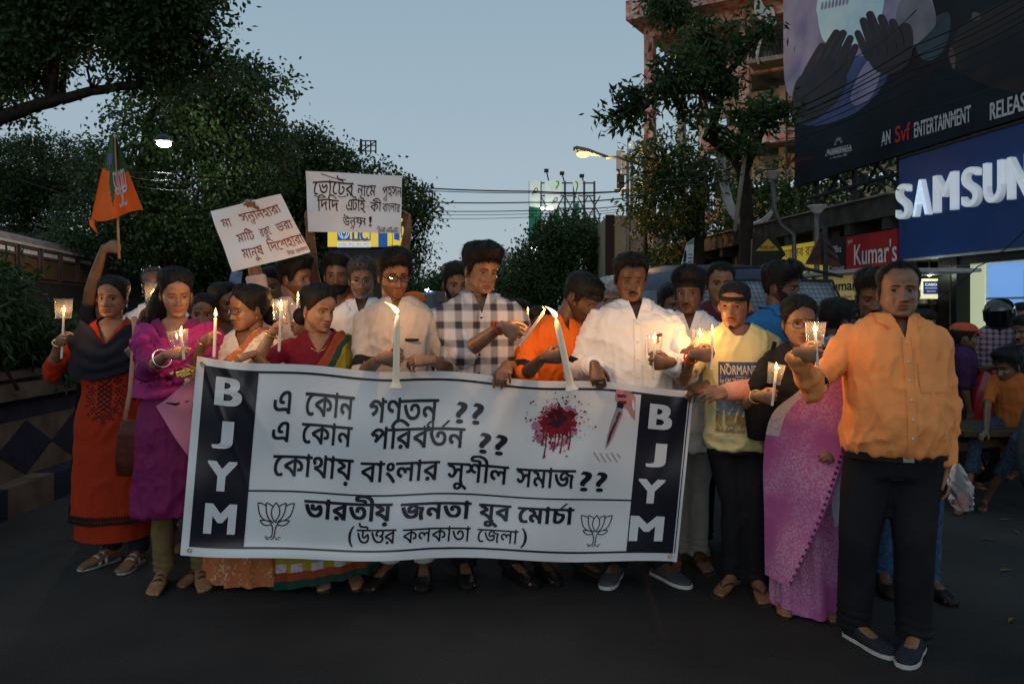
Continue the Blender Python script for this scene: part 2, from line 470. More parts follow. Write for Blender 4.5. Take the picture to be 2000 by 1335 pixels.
def brows(T, mats, parent, fw=1.0, thick=.0065, arch=.003, zc=.0175):
    for s in (-1, 1):
        mb = MB(); g = []
        for i in range(3):
            row = []
            for j in range(9):
                u = j / 8; x = s * (.012 + .038 * u); tk = thick * (1 - .75 * u) * (.55 + .45 * min(1, u * 5)); zz = zc + arch * math.sin(u * 2.6) - .003 * u * u + (i / 2 - .5) * tk
                a = math.asin(max(-1, min(1, x / .088))); p = head_pt(a, zz, fw)
                for _ in range(4): a = a + (x - float(p[0])) / .085; p = head_pt(a, zz, fw)
                row.append(T @ (Vector(p) + Vector((0, -.0012 - .0012 * (i == 1), 0))))
            g.append(row)
        mb.loft(g, 0, cap=False, closed=False); mb.build('eyebrow', mats, parent, smooth=True)


def glasses(T, frame, parent, w=.024, h=.017, rad=.0014, fw=1.0, full=True):
    root = None; mb = MB(); y = -.1075; cz = -.006
    for s in (-1, 1):
        pts = []
        for k in range(25):
            t = 2 * math.pi * k / 24; c, sn = math.cos(t), math.sin(t)
            x = s * .0335 + w * math.copysign(abs(c) ** .55, c); pts.append(T @ Vector((x, y + .35 * max(0, abs(x) - .03), cz + h * math.copysign(abs(sn) ** .6, sn))))
        mb.tube(pts, rad, 5, cap=False)
        mb.tube([T @ Vector((s * (.0335 + w), y + .01, cz + .006)), T @ Vector((s * .074 * fw, -.085, cz + .006)), T @ Vector((s * .079 * fw, -.02, .0)), T @ Vector((s * .079 * fw, .012, -.002))], rad * .9, 5)
    mb.tube([T @ Vector((-.0115, y, cz + .004)), T @ Vector((0, y - .003, cz + .006)), T @ Vector((.0115, y, cz + .004))], rad, 5)
    g = mb.build('glasses', frame, parent, smooth=True)
    for s in (-1, 1):
        l = MB(); pts = []
        for k in range(16):
            t = 2 * math.pi * k / 16; c, sn = math.cos(t), math.sin(t); x = s * .0335 + w * .97 * math.copysign(abs(c) ** .55, c)
            pts.append(T @ Vector((x, y + .35 * max(0, abs(x) - .03), cz + h * .97 * math.copysign(abs(sn) ** .6, sn))))
        l.add(pts, [tuple(range(16))]); l.build('lens', LENS, g)
    return g


CURL = {'grip': ((62, 88, 48),) * 4, 'relax': ((14, 22, 14), (18, 26, 16), (24, 30, 18), (28, 32, 20)), 'hook': ((58, 32, 14),) * 4,
        'pinch': ((52, 52, 22), (60, 62, 30), (66, 72, 36), (72, 78, 40)), 'flat': ((8, 10, 6),) * 4, 'fist': ((78, 95, 55),) * 4, 'cup': ((40, 46, 26), (40, 48, 28), (42, 50, 28), (46, 52, 30))}


def hand(mb, w, d, n, right, curl='grip', s=1.0, thumb=None):
    """hand from wrist w; d = towards knuckles, n = where the palm faces"""
    d = d.normalized(); n = (n - d * n.dot(d)).normalized(); t = d.cross(n) if right else n.cross(d)
    rings = []
    for (u, a, b, off) in ((-.012, .026, .019, 0), (.015, .029, .0185, 0), (.045, .036, .017, .001), (.07, .0405, .0155, .001), (.088, .039, .012, 0), (.094, .030, .007, 0)):
        c = w + d * (u * s) + n * (off * s) - t * (.002 * s)
        rings.append([c + t * (a * s * math.cos(k * math.pi / 6)) + n * (b * s * math.sin(k * math.pi / 6)) for k in range(12)])
    mb.loft(rings if right else [list(reversed(r)) for r in rings])
    cs = CURL[curl]
    for i, (off, kn, ln) in enumerate(((.0295, .084, .070), (.0095, .088, .078), (-.0105, .086, .072), (-.0295, .078, .056))):
        p = w + d * ((kn - .018) * s) + t * (off * .9 * s); dd = d.copy(); pts = [p, w + d * (kn * s) + t * (off * s)]; r = (.0088, .0092, .0083, .0078)[min(i, 3)] * s
        if i == 3: r = .0074 * s
        rad = [r * 1.05, r * 1.05]; sp = (.5 - i / 3.0) * .16
        dd = (dd + t * sp).normalized() if curl in ('relax', 'flat', 'cup') else dd
        for k, fr in enumerate((.44, .31, .25)):
            ang = R(cs[i][k]); ax = n; dn = dd * math.cos(ang) + n * math.sin(ang) * 1.0
            nn = n * math.cos(ang) - dd * math.sin(ang)
            dd, n_l = dn.normalized(), nn
            q = pts[-1] + dd * (ln * fr * s); pts.append(q); rad.append(r * (.93 - .10 * k)); n, _ = n_l.normalized(), 0
        mb.tube(pts, rad, 8)
        mb.ell(pts[-1], rad[-1] * 1.0, 8, 6)
        # restore palm normal
        n = (t.cross(d) * -1 if right else t.cross(d)).normalized()
        n = (d.cross(t) * -1).normalized() if right else d.cross(t).normalized()
    if right: n = t.cross(d).normalized()
    else: n = d.cross(t).normalized()
    b = w + d * (.022 * s) + t * (.022 * s) + n * (.006 * s)
    if thumb == 'up' : v = [(.35, .75, .5), (.6, .35, .7), (.85, .1, .5)]
    elif thumb == 'out': v = [(.5, .85, .2), (.75, .65, .1), (.85, .5, .15)]
    elif curl in ('grip', 'fist'): v = [(.55, .55, .62), (.75, .05, .65), (.55, -.45, .7)]
    elif curl in ('pinch', 'cup'): v = [(.5, .5, .7), (.75, .15, .65), (.85, -.1, .5)]
    elif curl == 'hook': v = [(.5, .55, .65), (.6, .2, .8), (.5, 0, .9)]
    else: v = [(.6, .65, .35), (.85, .3, .3), (.9, .15, .3)]
    pts = [b]; 
    for (x, y, z), l in zip(v, (.040, .032, .026)): pts.append(pts[-1] + (d * x + t * y + n * z).normalized() * (l * s))
    mb.tube(pts, [.0135 * s, .0115 * s, .0098 * s, .0078 * s], 8); mb.ell(pts[-1], .0078 * s, 8, 6)
    return t, n


def ring(c, a, b, n=28, ex=2.3, yaw=0.0, wob=None):
    out = []
    for k in range(n):
        t = 2 * math.pi * k / n; ca, sa = math.cos(t), math.sin(t); m = 1.0 if wob is None else wob(t)
        out.append(Vector((c[0] + m * a * math.copysign(abs(sa) ** (2 / ex), sa), c[1] - m * b * math.copysign(abs(ca) ** (2 / ex), ca), c[2])))
    return out


TORSO = {
    'm': [(.44, .168, .122), (.48, .172, .128), (.53, .170, .128), (.58, .165, .124), (.64, .166, .124), (.70, .176, .126), (.755, .184, .122), (.795, .182, .110), (.820, .164, .092), (.838, .124, .074), (.853, .078, .062), (.862, .064, .056)],
    'f': [(.44, .172, .126), (.48, .176, .130), (.53, .170, .124), (.59, .146, .108), (.64, .146, .110), (.69, .156, .132), (.735, .160, .134), (.773, .158, .114), (.80, .150, .096), (.82, .128, .080), (.838, .092, .066), (.851, .060, .053), (.860, .052, .048)],
}


class Person:
    def __init__(s, label, px, top, Y, yaw=0, sex='m', girth=1.0, belly=0.0, lean=(0, 0), bx=None, skin='skin_mid', fine=True, H=None, group=None, cat='person', name='person', floor=0.0, long_neck=0.0, hs=1.0):
        s.Y = Y; tp = P(px, top, Y); s.H = H or (tp.z - floor); s.k = s.H / 1.70; s.hs = hs
        bp = P(bx if bx is not None else px, HY, Y); s.base = Vector((bp.x, Y, floor)); s.yaw = R(yaw)
        s.root = thing(name, label, cat, s.base, s.yaw, group)
        s.M = Matrix.Translation(s.base) @ Matrix.Rotation(s.yaw, 4, 'Z'); s.Mi = s.M.inverted()
        s.sex = sex; s.g = girth; s.belly = belly; s.lean = Vector((lean[0], lean[1])); s.fine = fine
        s.skin = [MATS[skin], MATS['lips_' + skin], MATS['eye_white'], MATS['iris'], MATS['hair_black'], MATS['stubble_' + skin]]
        hl = s.Mi @ tp; s.headtop = hl; s.long_neck = long_neck
        s.bm = MB()      # head part (not remeshed)
        s.lm = MB()      # limbs (remeshed)
        s.wr = {}

    def l(s, w): return s.Mi @ Vector(w)

    def ld(s, d): return s.Mi.to_3x3() @ Vector(d)

    def spine(s, zf):
        t = float(sst(.5, .86, np.array(zf))); return Vector((s.lean.x * t, s.lean.y * t, 0))

    def head(s, yaw=0, pitch=0, roll=0, dx=None, back=0.0, **kw):
        """absolute head yaw (deg, + to the viewer's right); pitch + looks down"""
        rot = Matrix.Rotation(R(yaw) - s.yaw, 3, 'Z') @ Matrix.Rotation(R(pitch), 3, 'X') @ Matrix.Rotation(R(roll), 3, 'Y')
        hs = s.hs * (.97 if s.sex == 'f' else 1.0)
        x = s.headtop.x if dx is None else dx
        # the crown of the turned head reaches H
        zs = max((rot @ Vector(p)).z for p in ((0, 0, .125), (0, .08, .09), (0, -.05, .10), (.05, 0, .10), (-.05, 0, .10))) * hs
        c = Vector((x, s.lean.y + back - .012 + (-.045 * math.sin(R(pitch))), s.H - zs - .006))
        if s.lean.x == 0 and abs(x) > .03 and dx is None: s.lean.x = x * .8
        s.T = Matrix.Translation(c) @ rot.to_4x4() @ Matrix.Scale(hs, 4); s.hc = c; s.fw = kw.get('fw', 1.0)
        make_head(s.bm, s.T, None, s.fine, **kw)
        nr = (.058 if s.sex == 'm' else .047) * (.6 + .4 * s.g) * s.k
        b = s.spine(.82) + Vector((0, .018, .80 * s.H)); t = s.T @ Vector((0, .028, -.035)); m = s.T @ Vector((0, .018, -.095))
        s.bm.tube([b - Vector((0, 0, .02)), b.lerp(m, .6), m, t], [nr * 1.3, nr * 1.02, nr, nr * 1.0], 16)
        s.neck = b.lerp(m, .5)
        return s

    def rings(s, tab, scale=1.0, extra=0.0, n=28, flare=None, wob=None):
        out = []
        for (zf, a, b) in tab:
            c = s.spine(zf) + Vector((0, 0, zf * s.H)); g = s.g if zf < .80 else (1 + (s.g - 1) * .5)
            bl = s.belly * math.exp(-((zf - .60) / .075) ** 2); f = flare(zf) if flare else 1.0
            c = c + Vector((0, -bl * .55, 0))
            out.append(ring(c, (a * g * s.k + extra + bl * .45) * scale * f, (b * g * s.k + extra + bl * .6) * scale * f, n, wob=(lambda t, zf=zf: wob(t, zf)) if wob else None))
        return out

    def arm(s, side, grip=None, wrist=None, d=None, n=None, t=None, curl='grip', pole=None, sleeve=None, thumb=None, shrug=0.0, hs=1.0):
        """side 'R' = the person's right (viewer left when facing us). grip: point held (world); t: axis of the held stick; n: palm normal"""
        right = side == 'R'; sg = -1 if right else 1
        sb = (.176 if s.sex == 'm' else .152) * s.k * (.5 + .5 * s.g)
        S0 = s.spine(.79) + Vector((sg * sb, .008, .794 * s.H + shrug)); hsz = (1.0 if s.sex == 'm' else .90) * s.k * hs
        if t is not None:
            t = s.ld(t).normalized(); n = s.ld(n); n = (n - t * n.dot(t)).normalized(); dd = n.cross(t) if right else t.cross(n)
        else:
            dd = s.ld(d).normalized() if d is not None else Vector((0, 0, -1)); n = s.ld(n) if n is not None else Vector((-sg, 0, 0))
        if grip is not None:
            g = s.l(grip); W = g - dd * (.082 * hsz) - n.normalized() * (.024 * hsz)
            if curl == 'hook': W = g - dd * (.088 * hsz) + Vector((0, 0, .006))
            if curl in ('pinch', 'cup'): W = g - dd * (.112 * hsz) - n.normalized() * (.036 * hsz)
        else: W = s.l(wrist)
        l1, l2 = .172 * s.H, .152 * s.H; v = W - S0; D = v.length
        if D > (l1 + l2) * .995: q = D / ((l1 + l2) * .995); l1 *= q; l2 *= q
        a = (l1 * l1 - l2 * l2 + D * D) / (2 * D); h = math.sqrt(max(l1 * l1 - a * a, 0))
        pv = Vector(pole) if pole else Vector((sg * .55, .45, -1)); u = v.normalized(); pv = (pv - u * pv.dot(u)).normalized()
        E = S0 + u * a + pv * h
        g = s.g ** .5; k = s.k * (1.0 if s.sex == 'm' else .88)
        ra = [(.045 * k * g), .040 * k * g, .037 * k * g]; rf = [.037 * k * g, .038 * k * g, .031 * k * g, (.026 * k, .021 * k)]
        s.lm.tube([S0, S0.lerp(E, .5), E], ra, 12); s.lm.ell(E, .039 * k * g, 10, 8)
        s.lm.tube([E, E.lerp(W, .3), E.lerp(W, .7), W + (W - E).normalized() * .008], rf, 12, up=n)
        tt, nn = hand(s.lm, W, dd, n, right, curl, hsz, thumb)
        s.wr[side] = dict(S=S0, E=E, W=W, d=dd, n=nn, t=tt, hs=hsz); return s

    def finish_body(s, feet=True, shod=None, legs=True, chest=True, voxel=None):
        """joins head, hands, limbs and trunk into the one body mesh"""
        if legs and s.wr is not None:
            for sg in (-1, 1):
                f = s.foot[sg]; h, kn, an = s.legp(sg)
                s.lm.tube([h, h.lerp(kn, .5), kn, kn.lerp(an, .35), an.lerp(kn, .12), an - Vector((0, 0, .015))], [.075 * s.k, .066 * s.k, .050 * s.k, .050 * s.k, .033 * s.k, .034 * s.k], 12)
                foot_shape(s.lm, f, s.toe[sg], s.k, toes=(shod == 'bare'))
        V, Q = remesh(s.lm, voxel or (.0052 if s.fine else .0085), 2)
        mb = MB(); mb.v = [tuple(p) for p in V]; mb.f = [tuple(q) for q in Q]; mb.m = [0] * len(Q)
        if chest:
            tb = [r for r in TORSO[s.sex] if .44 <= r[0] <= .855]
            mb.loft(s.rings(tb, extra=-.010, n=24), 0)
        mb.add(s.bm.v, s.bm.f, s.bm.m)
        s.body = mb.build('body', s.skin, s.root, smooth=True); return s

    def legp(s, sg):
        f = s.foot[sg]
        if getattr(s, 'seat', None): return s.seat[sg] + (Vector((f.x, f.y + .03, .055 * s.k)),)
        return Vector((sg * .088 * s.k * s.g ** .5, .008, .50 * s.H)), Vector((f.x * .95, f.y * .6 - .018, .28 * s.H)), Vector((f.x, f.y + .03, .055 * s.k))

    def stance(s, l=None, r=None, toe=(-8, 8), spread=.10):
        """foot positions in world (heel-ankle points) or a default stance"""
        s.foot = {}; s.toe = {}
        for sg, w, t in ((-1, r, toe[0]), (1, l, toe[1])):
            p = s.l(w) if w is not None else Vector((sg * spread * s.k, 0, 0)); s.foot[sg] = Vector((p.x, p.y, 0)); s.toe[sg] = R(t)
        return s

    # ---- clothes
    def top(s, m, name='shirt', hem=.46, sleeve='long', neck='collar', loose=.014, flare=0.0, fold=.006, seed=1, voxel=None, vneck=None, cuff=None, sl_r=1.0, vents=False, wide_neck=0.0, sleeveR=None):
        mb = MB(); tab = [r for r in TORSO[s.sex] if r[0] >= max(hem, .44)]; nz = []
        if hem < .44:
            a, b = TORSO[s.sex][0][1:]
            k = 6
            for i in range(k): z = hem + (.44 - hem) * i / k; nz.append((z, a * 1.02, b * 1.02))
        else:
            nz.append((hem, float(np.interp(hem, [r[0] for r in TORSO[s.sex]], [r[1] for r in TORSO[s.sex]])), float(np.interp(hem, [r[0] for r in TORSO[s.sex]], [r[2] for r in TORSO[s.sex]]))))
        tab = nz + tab
        fl = lambda zf: 1 + flare * max(0, (.60 - zf) / .30)
        mb.loft(s.rings(tab, extra=loose * s.k, flare=fl))
        lens = {'long': 1.0, 'half': .40, '3q': .72, 'short': .30, 'elbow': .50, 'rolled': .62}
        for sd, w in s.wr.items():
            sl = sleeveR if (sd == 'R' and sleeveR) else sleeve
            L = lens[sl]; S0, E, W = w['S'], w['E'], w['W']; g = s.g ** .5 * s.k * (1 if s.sex == 'm' else .9) * sl_r
            d1 = (E - S0).length; d2 = (W - E).length; tot = d1 + d2; cut = tot * L; pts = []; rad = []
            inn = S0 + (s.spine(.74) + Vector((0, 0, .76 * s.H)) - S0) * .35
            pts.append(inn); rad.append(.056 * g); n = 10
            for i in range(n + 1):
                c = cut * i / n
                if L == 1.0: c = min(c, tot - .004)
                p = S0.lerp(E, c / d1) if c < d1 else E.lerp(W, (c - d1) / d2)
                pts.append(p); q = c / tot; rad.append((.0615 - .016 * min(q / .5, 1) - .008 * max(0, (q - .5) / .5) + (.006 if i == n and L < 1 else 0)) * g)
            # soften the elbow
            for i in range(2, len(pts) - 1):
                pass
            mb.tube(pts, rad, 14)
            mb.ell(S0 + Vector((0, 0, -.008)), (.058 * g, .060 * g, .050 * g), 12, 8)
            if L >= .5: mb.ell(E, (.047 + .004) * g, 12, 8)
        V, Q = remesh(mb, voxel or (.0092 if s.fine else .015), 5)
        N = vnormals(V, Q)
        w1 = vnoise(V * 3.2, seed) ; X = V * np.array([8, 8, 4.2]) + (w1[:, None] - .5) * 3.6
        r1 = 1 - np.abs(2 * vnoise(X, seed + 1) - 1); X2 = V * np.array([22, 22, 11]) + (w1[:, None] - .5) * 5
        r2 = 1 - np.abs(2 * vnoise(X2, seed + 2) - 1)
        # more creases over sleeves and at the waist
        arm_w = np.zeros(len(V))
        for sd, w in s.wr.items():
            E = np.array(w['E']); arm_w = np.maximum(arm_w, np.exp(-(np.linalg.norm(V - E, axis=1) / .10) ** 2))
        fold *= 1.55; amp = fold * (1 + .9 * arm_w + .6 * np.exp(-((V[:, 2] / s.H - hem - .03) / .05) ** 2))
        X3 = V * np.array([30, 30, 16]) + (r1[:, None] - .5) * 2; r3 = 1 - np.abs(2 * vnoise(X3, seed + 5) - 1)
        V = V + N * ((r1 ** 2.4 - .36) * amp + (r2 ** 3 - .25) * amp * .70 + (r3 ** 3 - .25) * amp * .26)[:, None]
        # neck opening
        c = (V[Q].mean(1)); sp = s.spine(.85); x = c[:, 0] - sp.x; z = c[:, 2] / s.H; y = c[:, 1] - sp.y
        if vneck is None: vneck = {'collar': (.800, .030), 'band': (.812, .022), 'round': (.818, .06), 'polo': (.803, .030), 'vneck': (.775, .055), 'deep': (.765, .085), 'none': (9, 0)}[neck]
        zb, hw = vneck; wz = hw * np.clip((z - zb) / (.85 - zb), 0, 1.3) ** (1.0 if neck not in ('round',) else .45)
        kill = (np.abs(x) < (wz + .001) * s.k) & (z > zb) & (y < .0)
        rr = np.hypot(x / (.060 * s.k * (.6 + .4 * s.g)), (y - .014) / (.056 * s.k * (.6 + .4 * s.g))); kill |= (z > .838) & (rr < 1.06 + wide_neck)
        if neck == 'none': kill[:] = False
        kv = np.zeros(len(V), bool); kv[Q[kill].ravel()] = True; ke = np.zeros(len(V), bool); ke[Q[~kill].ravel()] = True
        bd = kv & ke; vx = V[:, 0] - sp.x; vz = V[:, 2] / s.H; bw = (hw * np.clip((vz - zb) / (.85 - zb), 0, 1.3) ** (1.0 if neck not in ('round',) else .45)) * s.k
        sel = bd & (V[:, 1] - sp.y < -.01) & (vz > zb - .008) & (np.abs(vx) < bw + .02) & (np.abs(vx) > .002)
        V[sel, 0] = sp.x + np.sign(vx[sel]) * np.maximum(bw[sel], .0005)
        Q = Q[~kill]
        me = fast_mesh(name, V, Q, m, True); o = link(name, me, s.root); s.gar = o
        s.gV, s.gQ = V, Q; s.bvh = BVHTree.FromPolygons([tuple(p) for p in V], [tuple(q) for q in Q]); s.vn = vneck; s.topmat = m
        return s

    def front(s, x, z, off=.003, back=False):
        """point on the garment's front at local x and height fraction z"""
        sp = s.spine(z); o = Vector((sp.x + x, 1.0 if back else -1.0, z * s.H)); h = s.bvh.ray_cast(o, Vector((0, -1 if back else 1, 0)))
        if h[0] is None: return Vector((sp.x + x, -.1, z * s.H))
        return h[0] + Vector((0, off if back else -off, 0))

    def near(s, p, off=.004):
        h = s.bvh.find_nearest(Vector(p))
        if h[0] is None: return Vector(p)
        q = h[0] + h[1] * off
        return q if (Vector(p) - h[0]).dot(h[1]) < off else Vector(p)

    def patch(s, x0, x1, z0, z1, m, name, nx=4, nz=10, off=.004, thick=.0, back=False):
        mb = MB(); g = [[s.front(x0 + (x1 - x0) * j / nx, z0 + (z1 - z0) * i / nz, off, back) for j in range(nx + 1)] for i in range(nz + 1)]
        # smooth the rows so that the cloth lies flat
        mb.loft(g, 0, cap=False, closed=False); return mb.build(name, m, s.root, smooth=True)

    def collar(s, m, kind='collar', open_=1.0, seed=0, h=.026):
        k = s.k * (.6 + .4 * s.g); mb = MB(); rows = [[], [], [], []]; c = s.spine(.855); n = 40; z0 = .848 * s.H
        if kind == 'band':
            for j in range(n + 1):
                a = R(14) + R(332) * j / n; fr = max(0, math.cos(a)); cx, cy = c.x, c.y + .014
                for i, (dr, dz) in enumerate(((.006, -.008), (.006, .012), (.004, h), (.001, h - .004))):
                    rows[i].append(Vector((cx + math.sin(a) * (.062 * k + dr), cy - math.cos(a) * (.062 * k + dr) - .006 * fr, z0 + dz - .020 * fr)))
        else:
            for j in range(n + 1):
                a = R(24 * open_) + (2 * math.pi - 2 * R(24 * open_)) * j / n; fr = max(0, math.cos(a)); f2 = fr ** 3; cx, cy = c.x, c.y + .014; side = math.copysign(1, math.sin(a))
                drop = .048 * open_ * f2
                rows[0].append(Vector((cx + math.sin(a) * .060 * k, cy - math.cos(a) * .060 * k - .012 * f2, z0 - .008 - drop)))
                rows[1].append(Vector((cx + math.sin(a) * .0625 * k, cy - math.cos(a) * .0625 * k - .012 * f2, z0 + .028 - drop * 1.0)))
                rows[2].append(Vector((cx + math.sin(a) * .070 * k, cy - math.cos(a) * .068 * k - .014 * f2, z0 + .026 - drop)))
                q = Vector((cx + math.sin(a) * (.086 * k) + side * .024 * f2, cy - math.cos(a) * .082 * k - .020 * f2, z0 - .006 - drop * .9 - .044 * f2))
                h_ = s.bvh.find_nearest(q)
                if h_[0] is not None and (q - h_[0]).dot(h_[1]) < .011: q = h_[0] + h_[1] * .011
                rows[3].append(q)
        mb.loft(rows, 0, cap=False, closed=False); return mb.build('collar', m, s.root, smooth=True)

    def placket(s, m, z0=None, z1=.47, w=.017, buttons=6, bm=None):
        z0 = z0 or s.vn[0] + .004; s.patch(-w, w, z0, z1, m, 'placket', 2, 26, .0045)
        b = MB(); b.ell((0, 0, 0), (.0055, .0022, .0055), 10, 6); me = b.mesh('button', bm or MATS['button'])
        for i in range(buttons):
            z = z0 + (z1 + .02 - z0) * (i + .3) / buttons; link('button', me, s.root, s.front(0, z, .0075))

    def pocket(s, m, x=.088, z=.725, w=.055, h=.07):
        o = s.patch(x - w, x + w, z - h / s.H * .95, z + h / s.H * .5, m, 'pocket', 6, 8, .0050)
        return o

    def armband(s, sd, m, f=.72, r=1.0, w=.022):
        a = s.wr[sd]; S0, E, W = a['S'], a['E'], a['W']; d1 = (E - S0).length; d2 = (W - E).length
        c = f * d1 if f <= 1 else d1 + (f - 1) * d2
        p = S0.lerp(E, f) if f <= 1 else E.lerp(W, f - 1); u = ((E - S0) if f <= 1 else (W - E)).normalized()
        x = u.orthogonal().normalized(); y = u.cross(x); mb = MB(); g = []
        for i in range(4):
            row = []
            for j in range(24):
                t = 2 * math.pi * j / 24; dirv = x * math.cos(t) + y * math.sin(t); o = p + u * (w * (i / 3 - .5) * 2)
                h = s.bvh.ray_cast(o + dirv * .16, -dirv); q = h[0] if h[0] is not None and (h[0] - o).length < .11 else o + dirv * .05
                row.append(q + dirv * (.005 if i in (1, 2) else .003))
            g.append(row)
        # keep the band smooth
        mb.loft(g, 0, cap=False); return mb.build('armband', m, s.root, smooth=True)

    def band_on(s, sd, name, m, f=.93, r=.0022, rr=1.12, k=1, tilt=0.0):
        """ring round the wrist: bangle, thread, watch strap"""
        a = s.wr[sd]; E, W = a['E'], a['W']; u = (W - E).normalized(); x = u.orthogonal().normalized(); y = u.cross(x); mb = MB(); R0 = .029 * s.k * (1 if s.sex == 'm' else .9) * rr
        for q in range(k):
            p = E.lerp(W, f - q * .028); mb.tube([p + (x * math.cos(t) + y * math.sin(t)) * R0 + u * tilt * math.cos(t) for t in [2 * math.pi * i / 20 for i in range(21)]], r, 6, cap=False)
        return mb.build(name, m, s.root, smooth=True)

    def finger_ring(s, sd, m, fi=1):
        a = s.wr[sd]; off, kn = ((.0295, .084), (.0095, .088), (-.0105, .086), (-.0295, .078))[fi]; h = a['hs']
        c = CURL.get('grip'); p = a['W'] + a['d'] * ((kn + .006) * h) + a['t'] * (off * h) + a['n'] * (.012 * h); ax = (a['d'] * .5 + a['n'] * .8).normalized(); x = a['t']; y = ax.cross(x)
        mb = MB(); mb.tube([p + (x * math.cos(t) + y * math.sin(t)) * .0105 * h for t in [2 * math.pi * i / 14 for i in range(15)]], .0016, 5, cap=False)
        mb.ell(p - y * .011 * h, .0028, 6, 5); return mb.build('finger_ring', m, s.root, smooth=True)

    def trousers(s, m, name='trousers', loose=1.0, hem=.03, fold=.006, seed=5, top=.565, taper=1.0, shorts=None):
        mb = MB(); tab = [r for r in TORSO[s.sex] if r[0] <= top]; tab = [(.44, .165, .118)] + [r for r in tab if r[0] > .44] + [(top, .162, .12)]
        mb.loft(s.rings(tab, extra=.008))
        for sg in (-1, 1):
            h, kn, an = s.legp(sg); an = an + (kn - an) * max(0, (hem + .01 - .055 * s.k) / .4); g = s.k * loose * (.5 + .5 * s.g)
            pts = [h, h.lerp(kn, .5), kn, kn.lerp(an, .5), kn.lerp(an, .85), an]; rad = [.100 * g, .090 * g, .074 * g, .068 * g * taper, .064 * g * taper, .066 * g * taper]
            if shorts: pts = pts[:3] + [kn.lerp(an, shorts)]; rad = rad[:4]
            mb.tube(pts, rad, 14)
        V, Q = remesh(mb, .012 if s.fine else .018, 5); N = vnormals(V, Q); w1 = vnoise(V * 3, seed)
        r1 = 1 - np.abs(2 * vnoise(V * np.array([10, 10, 5]) + (w1[:, None] - .5) * 3, seed + 1) - 1)
        zf = V[:, 2] / s.H; bunch = np.exp(-((zf - hem / s.H - .03) / .04) ** 2); r2 = np.sin(V[:, 2] * 160 + 6 * w1 + V[:, 0] * 30)
        V = V + N * ((r1 ** 2 - .4) * fold + bunch * r2 * .004)[:, None]
        return link(name, fast_mesh(name, V, Q, m, True), s.root)

    def skirt(s, m, z0=.02, z1=.62, a0=.26, b0=.22, pl=.10, npl=22, seed=2, name='skirt', front_bias=True, mats=None, hemf=None, dx=0.0, dy=0.0):
        """long pleated drape from the waist to the ground"""
        mb = MB(); rs = random.Random(seed); ph = [rs.uniform(0, 6.28) for _ in range(4)]; n = 120; rows = 22; rg = []
        for i in range(rows + 1):
            u = i / rows; zf = z0 / s.H + (z1 - z0 / s.H) * u; wv = 1 - u; aw = float(np.interp(zf, [.0, .44, .50, .60, .64], [a0, .182 * s.g * s.k, .180 * s.g * s.k, .156 * s.g * s.k, .155 * s.g * s.k])); bw = float(np.interp(zf, [.0, .44, .50, .60, .64], [b0, .142 * s.g * s.k, .136 * s.g * s.k, .122 * s.g * s.k, .122 * s.g * s.k]))
            r = []
            for j in range(n):
                t = 2 * math.pi * j / n; fr = (.35 + .65 * max(0, math.cos(t)) ** 1.0) if front_bias else 1.0
                p = math.sin(npl * t + ph[0] + 1.2 * math.sin(t * 2 + ph[1])) + .5 * math.sin(npl * 1.7 * t + ph[2]); am = pl * fr * wv ** .8
                m_ = 1 + am * p * .35 + .03 * wv * math.sin(3 * t + ph[3]); sp = s.spine(zf)
                hz = (hemf(t) if hemf else 0) * wv ** 3
                r.append(Vector((sp.x + dx * wv + aw * m_ * math.sin(t), sp.y + dy * wv - bw * m_ * math.cos(t), zf * s.H + hz)))
            rg.append(r)
        o0 = len(mb.v); mb.loft(rg, 0, cap=False)
        mb.f.append(tuple(range(rows * n, rows * n + n))); mb.m.append(0)
        if mats:
            for i in range(rows):
                for j in range(n):
                    mb.m[i * n + j] = mats(i, j)
        return mb.build(name, m, s.root, smooth=True)

    def drape(s, ctrl, m, name, nu=60, nv=18, off=.010, fold=.006, nf=7, seed=3, mats=None, free=None):
        """cloth over the garment: ctrl = list of (edge point A, edge point B) in local coordinates, laid on the surface"""
        A = np.array([c[0] for c in ctrl], float); B = np.array([c[1] for c in ctrl], float); k = len(ctrl); xs = np.arange(k, dtype=float); mb = MB(); g = []

        def ev(Ps, t): return np.array([float(cub(np.array([t]), xs, Ps[:, q])[0]) for q in range(3)])
        for i in range(nu + 1):
            t = (k - 1) * i / nu; a, b = ev(A, t), ev(B, t); row = []
            for j in range(nv + 1):
                v = j / nv; p = Vector(a * (1 - v) + b * v); q = s.near(p, off + fold * (.5 + .5 * math.sin(v * nf * 6.28 + 1.5 * math.sin(t * 1.3 + seed))) + .0015 * (j % 2)); row.append(q)
            g.append(row)
        mb.loft(g, 0, cap=False, closed=False)
        if mats: mb.m = [mats(k2 // nv / nu, (k2 % nv) / nv) for k2 in range(nu * nv)]
        return mb.build(name, m, s.root, smooth=True)

    def headband(s, m, z=.045, w=.011, tilt=.0, off=.004, style=None):
        mb = MB(); g = []
        for i in range(4):
            row = []
            for j in range(48):
                a = -math.pi + 2 * math.pi * j / 48; zz = z + w * (i / 3 - .5) * 2 + tilt * math.cos(a); p = head_pt(a, zz, s.fw, 1, False); nn = Vector((p[0], p[1], 0)).normalized()
                row.append(s.T @ (Vector(p) + nn * (off + (.0025 if i in (1, 2) else 0))))
            g.append(row)
        mb.loft(g, 0, cap=False); return mb.build('headband', m, s.root, smooth=True)

